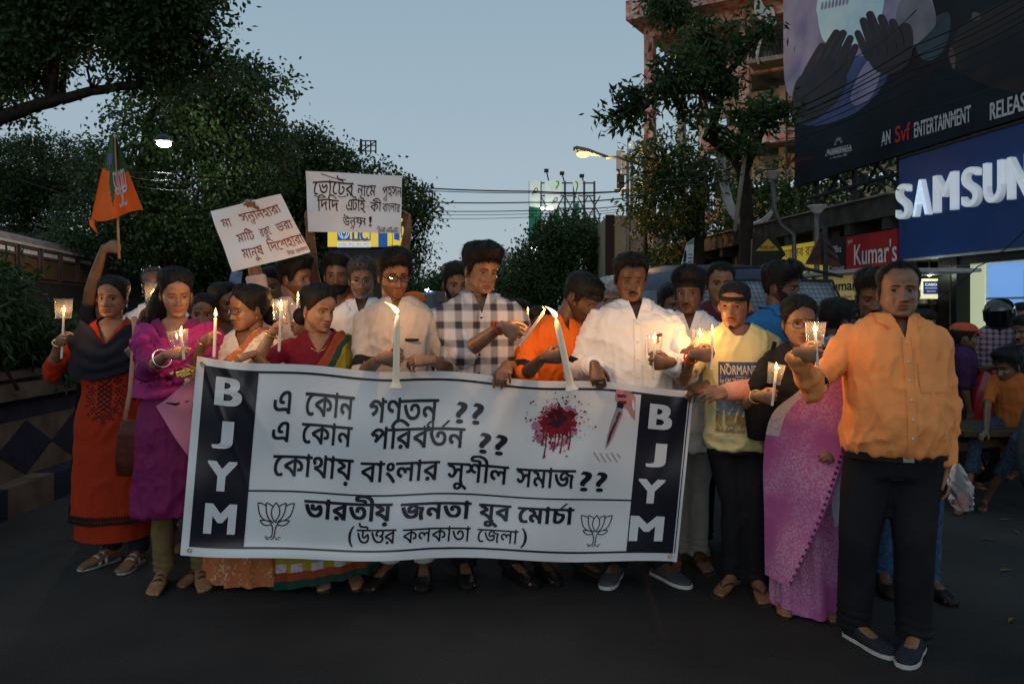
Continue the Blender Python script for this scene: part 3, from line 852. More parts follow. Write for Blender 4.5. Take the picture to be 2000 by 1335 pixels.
    def shoes(s, kind='shoe', m=None, sole=None):
        for sg in (-1, 1):
            f, yaw = s.foot[sg], s.toe[sg]; mb = MB(); k = s.k * (1 if s.sex == 'm' else .9); M = Matrix.Rotation(yaw, 3, 'Z'); X = lambda x, y, z: f + M @ Vector((x * k, y * k, z * k))
            if kind == 'shoe':
                rg = []
                for (y, w, h, zb) in ((.055, .024, .060, .006), (.045, .036, .078, .004), (.01, .040, .082, .004), (-.04, .040, .076, .004), (-.09, .046, .058, .004), (-.14, .049, .048, .004), (-.185, .043, .040, .006), (-.212, .026, .028, .010), (-.22, .008, .018, .014)):
                    rg.append([X(w * math.cos(2 * math.pi * q / 14), y, zb + (h - zb) * (.5 + .5 * math.copysign(abs(math.sin(2 * math.pi * q / 14)) ** .6, math.sin(2 * math.pi * q / 14)))) for q in range(14)])
                mb.loft(rg); o = mb.build('shoe', m, s.root, smooth=True)
                sb = MB(); rg = []
                for z in (0.001, .018): rg.append([X(w_, y_, z) for (w_, y_) in SOLE])
                sb.loft(rg); sb.build('sole', sole or m, o)
            else:
                rg = []
                for z in (0.001, .012): rg.append([X(w_, y_, z) for (w_, y_) in SOLE])
                mb.loft(rg); o = mb.build('sandal', sole or m, s.root)
                st = MB()
                if kind == 'flipflop':
                    for q in (-1, 1): st.tube([X(q * .040, -.055, .014), X(q * .034, -.085, .055), X(q * .012, -.13, .050), X(-sg * .010, -.158, .022)], [(.008, .003)] * 4, 6, up=(0, 0, 1))
                else:
                    for y0, hz in ((-.10, .058), (-.055, .072)): st.tube([X(.044 * math.cos(t), y0, .012 + hz * math.sin(t)) for t in [math.pi * i / 10 for i in range(11)]], [(.004, .014)] * 11, 6, up=(0, 0, 1))
                    st.tube([X(-sg * .008, -.16, .018), X(-sg * .004, -.13, .05), X(0, -.10, .066)], [(.006, .004)] * 3, 6)
                st.build('strap', m, o, smooth=True)


SOLE = [(.030 * math.sin(t), .052 + .014 * math.cos(t)) for t in [math.pi * (-.5 + i / 6) for i in range(7)]] + [(.036, .0), (.036, -.05), (.046, -.11), (.049, -.15), (.043, -.19), (.026, -.218), (.0, -.228), (-.026, -.218), (-.043, -.19), (-.049, -.15), (-.046, -.11), (-.036, -.05), (-.036, 0)]


def foot_shape(mb, f, yaw, k, toes=False):
    M = Matrix.Rotation(yaw, 3, 'Z'); X = lambda x, y, z: f + M @ Vector((x * k, y * k, z * k)); rg = []
    for (y, w, h) in ((.052, .020, .045), (.04, .031, .062), (.015, .034, .085), (-.03, .034, .078), (-.08, .040, .056), (-.125, .044, .040), (-.16, .040, .030), (-.178, .030, .022)):
        rg.append([X(w * math.cos(2 * math.pi * q / 12), y, .010 + h / 2 * (1 + math.sin(2 * math.pi * q / 12))) for q in range(12)])
    mb.loft(rg)
    sg = 1 if f.x > 0 else -1
    for i, (x, y, r) in enumerate(((-.028, -.195, .013), (-.010, -.200, .0098), (.006, -.194, .009), (.020, -.184, .0085), (.032, -.170, .008))):
        mb.tube([X(sg * x * .9, -.14, .022), X(sg * x, y + .018, .022), X(sg * x, y, .019)], [r * 1.05 * k, r * k, r * k * .9], 8)
        mb.ell(X(sg * x, y, .019), r * k * .9, 8, 6)


def skin_mats(key, col):
    mat(key, col, .40, .24, 18, .25, 130, spec=.5, sss=.06, detail=8)
    c = col; mat('lips_' + key, (c[0] * .95, c[1] * .62, c[2] * .66), .38, .06)
    mat('stubble_' + key, (c[0] * .55, c[1] * .56, c[2] * .62), .6, .18, 160)


skin_mats('skin_mid', (.225, .108, .058)); skin_mats('skin_dark', (.125, .057, .031)); skin_mats('skin_fair', (.29, .150, .088))
mat('eye_white', (.62, .58, .54), .15, .02); mat('iris', (.012, .007, .005), .06, .0); mat('hair_black', (.011, .0095, .009), .58, .3, 40, .3, 120)
mat('hair_grey', (.16, .155, .15), .5, .4, 60, .3, 120); mat('hair_salt', (.055, .052, .05), .5, .6, 90, .3, 120); mat('hair_white', (.42, .41, .40), .5, .25, 60)
mat('button', (.62, .60, .55), .3, .03); mat('gold', (.75, .48, .13), .28, .05, metal=1.0); mat('silver', (.7, .7, .68), .25, .05, metal=1.0)
mat('black_cloth', (.012, .012, .013), .75, .2); mat('black_frame', (.008, .008, .009), .25, .05); mat('wire_frame', (.35, .28, .2), .25, .05, metal=1.0)
LENS = clear_mat('lens_clear', (.95, .96, .97), .10, .03)
# ------------------------------------------------------------------ lettering
_TX = {}


def text2d(body, bold=0.0, res=3):
    """outline of a line of writing as flat (verts, faces), baseline at 0, em 1; overlapping outlines are filled one by one"""
    key = (body, bold, res)
    if key in _TX: return _TX[key]
    c = bpy.data.curves.new('t', 'FONT'); c.body = body; c.size = 1; c.resolution_u = res; c.fill_mode = 'NONE'
    o = bpy.data.objects.new('t', c); COL.objects.link(o)
    me = bpy.data.meshes.new_from_object(o.evaluated_get(bpy.context.evaluated_depsgraph_get()))
    co = [v.co.copy() for v in me.vertices]; nb = {}
    for e in me.edges:
        a, b = e.vertices; nb.setdefault(a, []).append(b); nb.setdefault(b, []).append(a)
    bpy.data.objects.remove(o); bpy.data.curves.remove(c); bpy.data.meshes.remove(me)
    seen, loops = set(), []
    for v in range(len(co)):
        if v in seen or v not in nb: continue
        lp = [v]; seen.add(v)
        while True:
            q = [k for k in nb[lp[-1]] if k not in seen]
            if not q: break
            q = min(q, key=lambda k: abs(k - lp[-1]) if lp[-1] != lp[0] else (0 if k == v + 1 else 1)); lp.append(q); seen.add(q)
        if len(lp) > 2: loops.append(lp)
    ed = []
    for lp in loops:
        for a, b in zip(lp, lp[1:] + lp[:1]):
            a, b = co[a], co[b]
            if abs(a.y - b.y) > 1e-6: ed.append((a.x, a.y, b.x, b.y, 1) if a.y < b.y else (b.x, b.y, a.x, a.y, -1))
    V, Fc = [], []
    if ed:
        ya = sorted(set([round(e[1] / .004) * .004 for e in ed] + [round(e[3] / .004) * .004 for e in ed])); ys = []
        for a, b in zip(ya, ya[1:]): n = max(1, int((b - a) / .05)); ys += [a + (b - a) * k / n for k in range(n)]
        ys.append(ya[-1])
        for y0, y1 in zip(ys, ys[1:]):          # horizontal slices, non-zero winding
            m = (y0 + y1) / 2; ac = []
            for (ax, ay, bx, by, w) in ed:
                if ay <= m < by: f = lambda y: ax + (bx - ax) * min(1, max(0, (y - ay) / (by - ay))); ac.append((f(m), f(y0), f(y1), w))
            ac.sort(); w = 0
            for q in ac:
                if w == 0: st = q
                w += q[3]
                if w == 0:
                    k = max(1, int((q[0] - st[0]) / .14)); l0, l1, r0, r1 = st[1] - bold, st[2] - bold, q[1] + bold, q[2] + bold
                    for h in range(k): n = len(V); V += [(l0 + (r0 - l0) * h / k, y0), (l0 + (r0 - l0) * (h + 1) / k, y0), (l1 + (r1 - l1) * (h + 1) / k, y1), (l1 + (r1 - l1) * h / k, y1)]; Fc.append((n, n + 1, n + 2, n + 3))
    V = np.array(V, float).reshape(-1, 2)
    if bold > 0 and len(V): n = len(V); Fc = Fc + [tuple(k + n for k in f) for f in Fc]; V = np.concatenate([V + (0, bold * .45), V - (0, bold * .45)])
    _TX[key] = (V, Fc); return V, Fc


def bn(seq, bold=0.0):
    """Bengali in visual order. '^' after a letter sets a reph over it; '{ab}' stacks b small under a; '=o' is the double-t sign"""
    V, Fc = [], []; x = 0.0; i = 0

    def put(ch, dx, dy=0, sx=1, sy=1):
        v, f = text2d(ch, bold); o = len(V); V.extend([(p[0] * sx + dx, p[1] * sy + dy) for p in v]); Fc.extend([tuple(k + o for k in q) for q in f])
        return (v[:, 0].max() * sx if len(v) else .26)

    def rect(x0, x1, y0, y1, sl=0.0):
        o = len(V); V.extend([(x0, y0), (x1, y0), (x1 + sl, y1), (x0 + sl, y1)]); Fc.append((o, o + 1, o + 2, o + 3))
    last = 0.0
    while i < len(seq):
        ch = seq[i]
        if ch == ' ': x += .30; i += 1; continue
        if ch == '^': rect(x - .30, x - .20, .64, .86, .24); i += 1; continue
        if ch == '{':
            a, b = seq[i + 1], seq[i + 2]; w = put(a, x); put(b, x + .10, -.33, .62 * w / .65, .52); x += w + .0; i += 4; continue
        if ch == '=':
            w = put('ও', x); rect(x - .01, x + w + .02, .555, .625); x += w + .02; i += 2; continue
        if ch == 'ু': put(ch, x); i += 1; continue
        w = put(ch, x)
        if ch in 'িী': pass
        x += {'ি': .256, 'ী': .266}.get(ch, w); i += 1
    return np.array(V), Fc


def fit(VF, box, keep=None, x_only=False):
    """scale flat writing into box (x0, x1, y0, y1); keep = (low, high) of the writing's own heights that meet y0, y1"""
    V, Fc = VF; x0, x1, y0, y1 = box; lo, hi = keep or (V[:, 1].min(), V[:, 1].max()); a, b = V[:, 0].min(), V[:, 0].max()
    return np.stack([x0 + (V[:, 0] - a) / (b - a) * (x1 - x0), y0 + (V[:, 1] - lo) / (hi - lo) * (y1 - y0)], 1), Fc


def stroke(pts, w, closed=False):
    """a flat ribbon of width w along a flat polyline"""
    p = np.array(pts, float); n = len(p)
    if closed: d = np.roll(p, -1, 0) - np.roll(p, 1, 0)
    else: d = np.gradient(p, axis=0)
    d /= np.maximum(np.linalg.norm(d, axis=1, keepdims=True), 1e-9); q = np.stack([-d[:, 1], d[:, 0]], 1); w = np.broadcast_to(np.asarray(w, float), (n,))[:, None]
    V = np.concatenate([p + q * w / 2, p - q * w / 2]); m = n if closed else n - 1
    return V, [(i, (i + 1) % n, n + (i + 1) % n, n + i) for i in range(m)]


def lay(mb, VF, fn, mi=0):
    V, Fc = VF; q = [fn(p[0], p[1]) for p in V]
    for i, p in enumerate(q): p.y -= .0009 * i / len(q)          # no two strokes share a plane
    mb.add(q, Fc, mi); return mb


def bez(a, b, c, d, n=12):
    t = np.linspace(0, 1, n)[:, None]; a, b, c, d = map(np.array, (a, b, c, d))
    return (1 - t) ** 3 * a + 3 * t * (1 - t) ** 2 * b + 3 * t * t * (1 - t) * c + t ** 3 * d


def lotus(w=.035):
    """outline lotus in the unit box"""
    out = []
    cen = np.concatenate([bez((.5, 1.0), (.60, .86), (.70, .72), (.50, .48)), bez((.50, .48), (.30, .72), (.40, .86), (.5, 1.0))]); out.append(stroke(cen, w))
    for s in (-1, 1):
        X = lambda pts: np.stack([.5 + s * (np.array(pts)[:, 0]), np.array(pts)[:, 1]], 1)
        out.append(stroke(X(np.concatenate([bez((.09, .89), (.16, .96), (.22, .97), (.27, .985)), bez((.27, .985), (.27, .80), (.25, .55), (.03, .46))])), w))
        out.append(stroke(X(np.concatenate([bez((.27, .90), (.34, .96), (.42, .985), (.50, .985)), bez((.50, .985), (.46, .80), (.46, .52), (.14, .50))])), w))
        out.append(stroke(X(np.concatenate([bez((.10, .46), (.20, .54), (.32, .52), (.40, .52)), bez((.40, .52), (.34, .40), (.22, .34), (.07, .42))])), w))
    out.append(stroke(np.concatenate([bez((.40, .45), (.44, .36), (.47, .34), (.46, .16)), bez((.46, .16), (.46, .12), (.44, .08), (.40, .06))]), w))
    out.append(stroke(np.concatenate([bez((.60, .45), (.55, .36), (.53, .34), (.53, .16)), bez((.53, .16), (.53, .12), (.52, .10), (.50, .07))]), w))
    for (x0, x1, y) in ((.28, .40, .055), (.46, .60, .055), (.62, .70, .07), (.30, .38, .015), (.42, .50, .015), (.56, .66, .015), (.26, .32, .085)): out.append(stroke([(x0, y), (x1, y)], w * .7))
    V, Fc = [], []
    for v, f in out: o = len(V); V.extend(v); Fc.extend([tuple(k + o for k in q) for q in f])
    return np.array(V), Fc


# ------------------------------------------------------------------ street, buildings, trees
def road_mat():
    m = mat('asphalt', (.030, .030, .033), .85, .1, spec=.12); nt = m.node_tree; b = nt.nodes['Principled BSDF']; tc = nt.nodes.new('ShaderNodeTexCoord')
    n1 = nt.nodes.new('ShaderNodeTexNoise'); n1.inputs['Scale'].default_value = .55; n1.inputs['Detail'].default_value = 6; n2 = nt.nodes.new('ShaderNodeTexNoise'); n2.inputs['Scale'].default_value = 150; n2.inputs['Detail'].default_value = 2
    v = nt.nodes.new('ShaderNodeTexVoronoi'); v.inputs['Scale'].default_value = 120
    for n in (n1, n2, v): nt.links.new(tc.outputs['Object'], n.inputs['Vector'])
    r = nt.nodes.new('ShaderNodeValToRGB'); r.color_ramp.elements[0].position = .32; r.color_ramp.elements[1].position = .72; r.color_ramp.elements[0].color = (.015, .0145, .015, 1); r.color_ramp.elements[1].color = (.054, .050, .047, 1)
    r2 = nt.nodes.new('ShaderNodeValToRGB'); r2.color_ramp.elements[0].position = .3; r2.color_ramp.elements[1].position = .75; r2.color_ramp.elements[0].color = (.55, .55, .55, 1); r2.color_ramp.elements[1].color = (1.5, 1.48, 1.45, 1)
    mx = nt.nodes.new('ShaderNodeMix'); mx.data_type = 'RGBA'; mx.blend_type = 'MULTIPLY'; mx.inputs[0].default_value = 1; nt.links.new(n1.outputs[0], r.inputs[0]); nt.links.new(n2.outputs[0], r2.inputs[0]); nt.links.new(r.outputs[0], mx.inputs[6]); nt.links.new(r2.outputs[0], mx.inputs[7]); nt.links.new(mx.outputs[2], b.inputs['Base Color'])
    bp = nt.nodes.new('ShaderNodeBump'); bp.inputs['Strength'].default_value = .35; bp.inputs['Distance'].default_value = .006; nt.links.new(v.outputs['Distance'], bp.inputs['Height']); nt.links.new(bp.outputs[0], b.inputs['Normal']); return m


mb = MB(); mb.quad((-300, -40, 0), (300, -40, 0), (300, 600, 0), (-300, 600, 0)); struct(mb.build('road', road_mat()))
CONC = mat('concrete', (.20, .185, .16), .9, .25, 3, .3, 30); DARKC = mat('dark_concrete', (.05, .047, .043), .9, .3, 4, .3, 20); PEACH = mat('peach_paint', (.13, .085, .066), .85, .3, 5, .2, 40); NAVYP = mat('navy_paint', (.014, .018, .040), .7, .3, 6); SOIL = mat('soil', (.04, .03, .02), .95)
STEEL = mat('steel', (.12, .125, .13), .5, .2, metal=.6); STEELD = mat('dark_steel', (.03, .03, .033), .6, .3); REDP = mat('weathered_red_paint', (.36, .095, .08), .85, .2, 5, .2, 40, col2=(.58, .48, .44)); BEIGEC = mat('beige_plaster', (.52, .46, .34), .9, .15, 3, .2, 30)
mb = MB(); mb.box((9.2, 20, .065), (6.0, 60, .13)); struct(mb.build('pavement', mat('pavement_slab', (.10, .095, .09), .9, .25, 4, .3, 30)))
# ---- traffic island at the left with its painted wall
mw = thing('island_wall', 'low traffic island wall painted with dark diamonds on peach beside the hedge', 'wall', (-3.68, 4.4, 0))
Y0, Y1 = 4.4, 34.0; LN = Y1 - Y0
for z0, z1, x0, x1, m_, nm in ((.215, .63, -.32, 0, PEACH, 'wall_panel'), (.63, .795, -.32, -.05, NAVYP, 'black_band'), (.795, .912, -.32, .015, PEACH, 'coping'), (.912, .945, -.32, -.07, NAVYP, 'black_band'), (.945, 1.0, -.34, -.04, PEACH, 'coping')):
    mb = MB(); mb.box(((x0 + x1) / 2, LN / 2, (z0 + z1) / 2), (x1 - x0, LN, z1 - z0 - .001)); mb.build(nm, m_, mw)
d_ = MB(); d_.add([(0, -.345, 0), (0, 0, -.205), (0, .345, 0), (0, 0, .205), (-.004, -.345, 0), (-.004, 0, -.205), (-.004, .345, 0), (-.004, 0, .205)], [(0, 1, 2, 3), (0, 4, 5, 1), (1, 5, 6, 2), (2, 6, 7, 3), (3, 7, 4, 0)]); dm = d_.mesh('painted_diamond', NAVYP, False)
for k in range(42): link('painted_diamond', dm, mw, (.004, 1.63 - .69 * 2 + .69 * k, .4225))
kb = MB(); kb.box((0, 0, 0), (.30, .56, .215)); kms = [kb.mesh('kerb_stone', m_, False) for m_ in (PEACH, NAVYP)]
for k in range(52): link('kerb_stone', kms[k % 2], mw, (.02, .29 + .57 * k, .1075))
mb = MB(); mb.box((-5.6, 19, .45), (3.2, 29, .9)); struct(mb.build('island_bed', SOIL))


# ---- foliage
def leafmat(name, c1, c2, rough=.5):
    m = mat(name, c1, rough, .1, 1.3, col2=c2, spec=.35); nt = m.node_tree; b = nt.nodes['Principled BSDF']; t = nt.nodes.new('ShaderNodeBsdfTranslucent'); mx = nt.nodes.new('ShaderNodeMixShader'); mx.inputs[0].default_value = .28
    src = b.inputs['Base Color'].links[0].from_socket; nt.links.new(src, t.inputs[0]); nt.links.new(b.outputs[0], mx.inputs[1]); nt.links.new(t.outputs[0], mx.inputs[2]); nt.links.new(mx.outputs[0], nt.nodes['Material Output'].inputs[0]); return m


LEAF_D = leafmat('leaf_dark', (.017, .038, .011), (.040, .080, .020)); LEAF_M = leafmat('leaf_mid', (.016, .040, .010), (.042, .088, .020)); LEAF_H = leafmat('leaf_hedge', (.014, .036, .010), (.038, .084, .018)); LEAF_Y = leafmat('leaf_yellow_green', (.06, .075, .015), (.11, .12, .03)); BARK = mat('bark', (.022, .018, .014), .95, .3, 8, .5, 25)


def leaf_quads(C, D, L, W, rng):
    n = len(C); D = D / np.maximum(np.linalg.norm(D, axis=1, keepdims=True), 1e-6); r = rng.normal(size=(n, 3)); Sd = np.cross(D, r); Sd /= np.maximum(np.linalg.norm(Sd, axis=1, keepdims=True), 1e-6)
    L = np.broadcast_to(np.asarray(L), (n,))[:, None]; W = np.broadcast_to(np.asarray(W), (n,))[:, None]; N = np.cross(D, Sd)
    V = np.stack([C, C + D * L * .45 + Sd * W * .5 + N * L * .06, C + D * L, C + D * L * .45 - Sd * W * .5 + N * L * .06], 1).reshape(-1, 3)
    return V, np.arange(4 * n, dtype=np.int32).reshape(n, 4)


def crown_leaves(ells, n, L, seed, per=14, clump=.22, w=.5, droop=.35, hollow=.55):
    """leaf clumps spread through ellipsoids (centre, radii): uneven, with gaps"""
    rng = np.random.default_rng(seed); vol = np.array([e[1][0] * e[1][1] * e[1][2] for e in ells]) ** .75; k = rng.choice(len(ells), n // per, p=vol / vol.sum())
    u = rng.normal(size=(len(k), 3)); u /= np.linalg.norm(u, axis=1, keepdims=True); r = rng.random(len(k)) ** (1 / 3.0); r = hollow + (1 - hollow) * r; r = np.where(rng.random(len(k)) < .25, r * rng.random(len(k)), r) * (1 + .05 * rng.normal(size=len(k)))
    c = np.array([e[0] for e in ells])[k]; q = np.array([e[1] for e in ells])[k]; cc = c + u * q * r[:, None]
    keep = vnoise(cc * (1.1 / max(.5, q.mean())) * 1.6, seed) > .35; cc = cc[keep]; u = u[keep]
    m = len(cc); C = np.repeat(cc, per, 0) + rng.normal(size=(m * per, 3)) * clump * (.6 + .8 * np.repeat(rng.random(m), per))[:, None] * np.array([1, 1, .7])
    D = np.repeat(u, per, 0) * .5 + rng.normal(size=(m * per, 3)) * .8; D[:, 2] -= droop
    return leaf_quads(C, D, L * rng.uniform(.6, 1.25, m * per), L * w * rng.uniform(.7, 1.2, m * per), rng)


def limb(mb, pts, r0, r1, n=8, wob=.0, seed=0):
    rs = random.Random(seed); pts = [Vector(p) for p in pts]; out = []; k = 5
    for i in range(len(pts) - 1):
        a, b = pts[i], pts[i + 1]
        for j in range(k): out.append(a.lerp(b, j / k) + Vector((rs.uniform(-1, 1), rs.uniform(-1, 1), rs.uniform(-1, 1))) * wob)
    out.append(pts[-1]); m = len(out); mb.tube(out, [r0 + (r1 - r0) * (i / (m - 1)) ** .8 for i in range(m)], n)


def tree(name, label, base, limbs, ells, n, L, lm, seed, per=14, clump=.22, w=.5, group=None, twigs=40, droop=.35, hollow=.55, cat='tree'):
    root = thing(name, label, cat, base, 0, group); o = -Vector(base); mb = MB(); rs = random.Random(seed)
    for (pts, r0, r1) in limbs: limb(mb, [Vector(p) + o for p in pts], r0, r1, 8, r0 * .12, seed)
    allp = [Vector(p) for (pts, _, _) in limbs for p in pts[1:]]
    for i in range(twigs):
        e = ells[rs.randrange(len(ells))]; t = Vector(e[0]) + Vector((rs.gauss(0, .45) * e[1][0], rs.gauss(0, .45) * e[1][1], rs.gauss(0, .4) * e[1][2])); s = min(allp, key=lambda p: (p - t).length + rs.random() * .4) if allp else t
        mid = s.lerp(t, .5) + Vector((rs.gauss(0, .1), rs.gauss(0, .1), rs.random() * .25)) * (t - s).length; limb(mb, [s + o, mid + o, t + o], L * .28, L * .06, 5, 0, i)
    mb.build('trunk', BARK, root, smooth=True)
    V, Q = crown_leaves(ells, n, L, seed, per, clump, w, droop, hollow); link('crown', fast_mesh('crown', V + np.array(o), Q, lm, midx=(np.arange(len(Q)) // per % 3 == 0).astype(int) if isinstance(lm, list) else None), root); return root


def E(px, py, rx, ry, Y, dz=None):
    """ellipsoid seen at pixel with pixel radii, at depth Y"""
    s = Y / F; return (tuple(P(px, py, Y)), (rx * s, (dz or max(rx, ry)) * s, ry * s))


b_ = P(-330, HY, 11.5); b_.z = .9
tree('street_tree', 'big dark tree overhanging from the left with a thick bare limb', b_,
     [([b_, P(-260, 420, 11.5), P(-120, 300, 11.3)], .30, .17), ([P(-120, 300, 11.3), P(0, 232, 11), P(100, 198, 10.8), P(180, 178, 10.6), P(275, 166, 10.4)], .125, .05), ([P(100, 198, 10.8), P(85, 150, 10.9), P(60, 110, 11.2), P(20, 60, 11.5)], .065, .03), ([P(100, 198, 10.8), P(108, 150, 10.6), P(112, 80, 10.4), P(150, 20, 10)], .06, .03), ([P(120, 192, 10.7), P(126, 130, 11), P(180, 60, 11.2)], .055, .025), ([P(275, 166, 10.4), P(270, 105, 10.2), P(310, 60, 10.2), P(330, 10, 10)], .06, .03), ([P(-120, 300, 11.3), P(-60, 160, 12), P(0, -60, 12.5)], .2, .08)],
     [E(40, 30, 120, 75, 11.2), E(150, 10, 120, 70, 10.8), E(280, 20, 105, 60, 10.5), E(360, 25, 60, 70, 10.2), E(30, 135, 70, 45, 11), E(330, 115, 95, 62, 10.6), E(75, 75, 55, 45, 10.4), E(200, 150, 34, 18, 10.4), E(-60, 60, 120, 140, 11.8), E(405, 75, 22, 35, 10.2), E(150, -70, 250, 70, 11.5), E(15, 200, 55, 30, 11)], 95000, .088, LEAF_D, 3, clump=.17, w=.62, twigs=70)
b_ = P(335, HY, 21); b_.z = .9
tree('street_tree', 'broad tree behind the floodlight filling the left background', b_, [([b_, P(320, 440, 21), P(280, 330, 19)], .22, .15), ([P(280, 330, 19), P(350, 250, 17), P(470, 190, 17)], .2, .06), ([P(280, 330, 19), P(290, 230, 17.5), P(340, 170, 17.5)], .16, .05)],
     [E(430, 190, 100, 80, 16.5), E(500, 160, 55, 40, 16), E(330, 230, 100, 90, 17), E(240, 330, 90, 60, 17.5), E(100, 330, 110, 60, 27), E(30, 350, 90, 70, 26), E(480, 300, 80, 110, 17.5), E(380, 380, 120, 110, 18.5), E(60, 400, 90, 50, 28), E(250, 440, 140, 70, 19), E(520, 230, 32, 40, 16.5)], 90000, .115, LEAF_D, 5, clump=.19, w=.6, twigs=60)
b_ = P(650, HY, 30)
tree('street_tree', 'rounded tree behind the straight white placard', b_, [([b_, P(655, 480, 30), P(680, 400, 30)], .4, .25), ([P(680, 400, 30), P(760, 380, 30), P(820, 400, 30)], .2, .06), ([P(680, 400, 30), P(620, 320, 30)], .2, .06)],
     [E(610, 330, 75, 65, 30), E(700, 370, 85, 62, 30), E(785, 410, 65, 60, 29), E(770, 480, 60, 60, 30), E(600, 420, 90, 90, 31), E(680, 490, 100, 70, 31), E(540, 330, 60, 70, 29), E(600, 275, 30, 28, 29), E(795, 520, 32, 30, 29), E(520, 470, 110, 100, 31)], 60000, .17, LEAF_D, 7, clump=.27, w=.6, twigs=40)
b_ = P(440, HY, 22)
tree('street_tree', 'lower dark tree behind the tilted placard with pale green shoots', b_, [([b_, P(440, 520, 22), P(430, 440, 22)], .25, .1)], [E(430, 440, 90, 60, 22), E(360, 500, 90, 60, 22), E(520, 520, 90, 60, 22.5), E(420, 540, 160, 50, 23), E(300, 420, 60, 70, 25), E(205, 450, 40, 40, 26), E(280, 480, 50, 50, 26)], 36000, .13, LEAF_M, 9, clump=.28, w=.45, twigs=30)
for (px, py, rx, ry, Y, lab, sd) in ((880, 552, 34, 22, 70, 'small far tree between the buses at the end of the road', 1), (800, 560, 50, 18, 85, 'low far tree behind the blue bus', 2), (1010, 540, 46, 42, 58, 'far tree beside the small orange street light', 3)):
    b_ = P(px, HY, Y); tree('street_tree', lab, b_, [([b_, P(px, py, Y)], .3, .1)], [E(px, py, rx, ry * .8, Y), E(px - rx * .4, py + ry * .5, rx * .7, ry * .6, Y), E(px + rx * .4, py + ry * .4, rx * .7, ry * .6, Y)], 3600, .42, LEAF_D, 20 + sd, clump=.6, twigs=10)
b_ = P(1110, HY, 42)
tree('street_tree', 'wide leafy tree below the torn billboard', b_, [([b_, P(1110, 540, 42), P(1120, 480, 42)], .4, .2)], [E(1080, 510, 75, 60, 42), E(1150, 490, 70, 55, 41), E(1110, 460, 55, 40, 42), E(1195, 520, 50, 50, 41), E(1040, 540, 45, 40, 42), E(1100, 560, 110, 45, 42), E(1070, 445, 22, 22, 42)], 34000, .21, LEAF_M, 11, clump=.32, w=.6, twigs=30)
b_ = P(1455, HY, 14.0)
tree('street_tree', 'spreading tree with a forked dark trunk in front of the red and beige tower', b_,
     [([b_, P(1457, 480, 14), P(1456, 400, 14), P(1452, 335, 14), P(1432, 300, 14)], .135, .11), ([P(1432, 300, 14), P(1395, 275, 13.8), P(1390, 250, 13.6), P(1405, 205, 13.4), P(1415, 150, 13.2), P(1440, 122, 13)], .12, .04), ([P(1405, 205, 13.4), P(1370, 178, 13), P(1310, 182, 12.6), P(1262, 206, 12.4)], .06, .025), ([P(1432, 300, 14), P(1375, 270, 13.4)], .07, .03), ([P(1455, 330, 14), P(1480, 280, 14), P(1500, 225, 14), P(1530, 208, 14)], .09, .03), ([P(1415, 150, 13.2), P(1400, 100, 13)], .05, .02)],
     [E(1360, 75, 42, 30, 13), E(1410, 100, 50, 32, 13), E(1330, 135, 58, 36, 12.7), E(1290, 170, 52, 30, 12.5), E(1245, 205, 32, 22, 12.3), E(1225, 235, 34, 20, 12.3), E(1385, 150, 36, 26, 13.1), E(1460, 50, 34, 28, 13), E(1490, 60, 24, 20, 13), E(1520, 215, 48, 22, 14), E(1470, 235, 44, 26, 13.8), E(1420, 180, 36, 34, 13), E(1355, 228, 34, 22, 12.8), E(1445, 285, 36, 16, 13.5), E(1218, 172, 16, 10, 12.3), E(1195, 232, 10, 10, 12.3)], 4700, .17, LEAF_M, 13, per=18, clump=.115, w=.34, twigs=90, hollow=.3)
b_ = P(1360, HY, 19)
tree('street_tree', 'twin trunk tree with some yellow-green leaves beside the orange street lamp', b_, [([b_, P(1362, 480, 19), P(1365, 380, 19), P(1350, 330, 19)], .22, .12), ([P(1345, HY, 19), P(1344, 500, 19), P(1350, 400, 19)], .13, .08), ([P(1350, 400, 19), P(1300, 340, 18.6)], .1, .04)],
     [E(1300, 300, 62, 42, 18.5), E(1340, 345, 70, 48, 18.5), E(1275, 350, 48, 44, 18), E(1395, 320, 48, 40, 18.5), E(1300, 420, 55, 42, 18.5), E(1250, 400, 40, 30, 18), E(1350, 440, 55, 45, 19), E(1270, 290, 28, 38, 18.2), E(1290, 500, 45, 40, 20)], 7000, .16, [LEAF_M, LEAF_Y], 15, clump=.17, w=.42, twigs=60)  # every third leaf clump takes the yellow-green colour
b_ = P(1560, HY, 24)
tree('street_tree', 'bushy tree growing behind the canopy under the film billboard', b_, [([b_, P(1560, 450, 24)], .2, .1)], [E(1500, 370, 60, 60, 23), E(1440, 400, 60, 60, 23), E(1600, 400, 80, 40, 20), E(1700, 345, 70, 40, 17.5), E(1440, 470, 60, 50, 24), E(1300, 540, 60, 50, 26)], 6500, .18, LEAF_M, 17, clump=.26, w=.55, twigs=30)
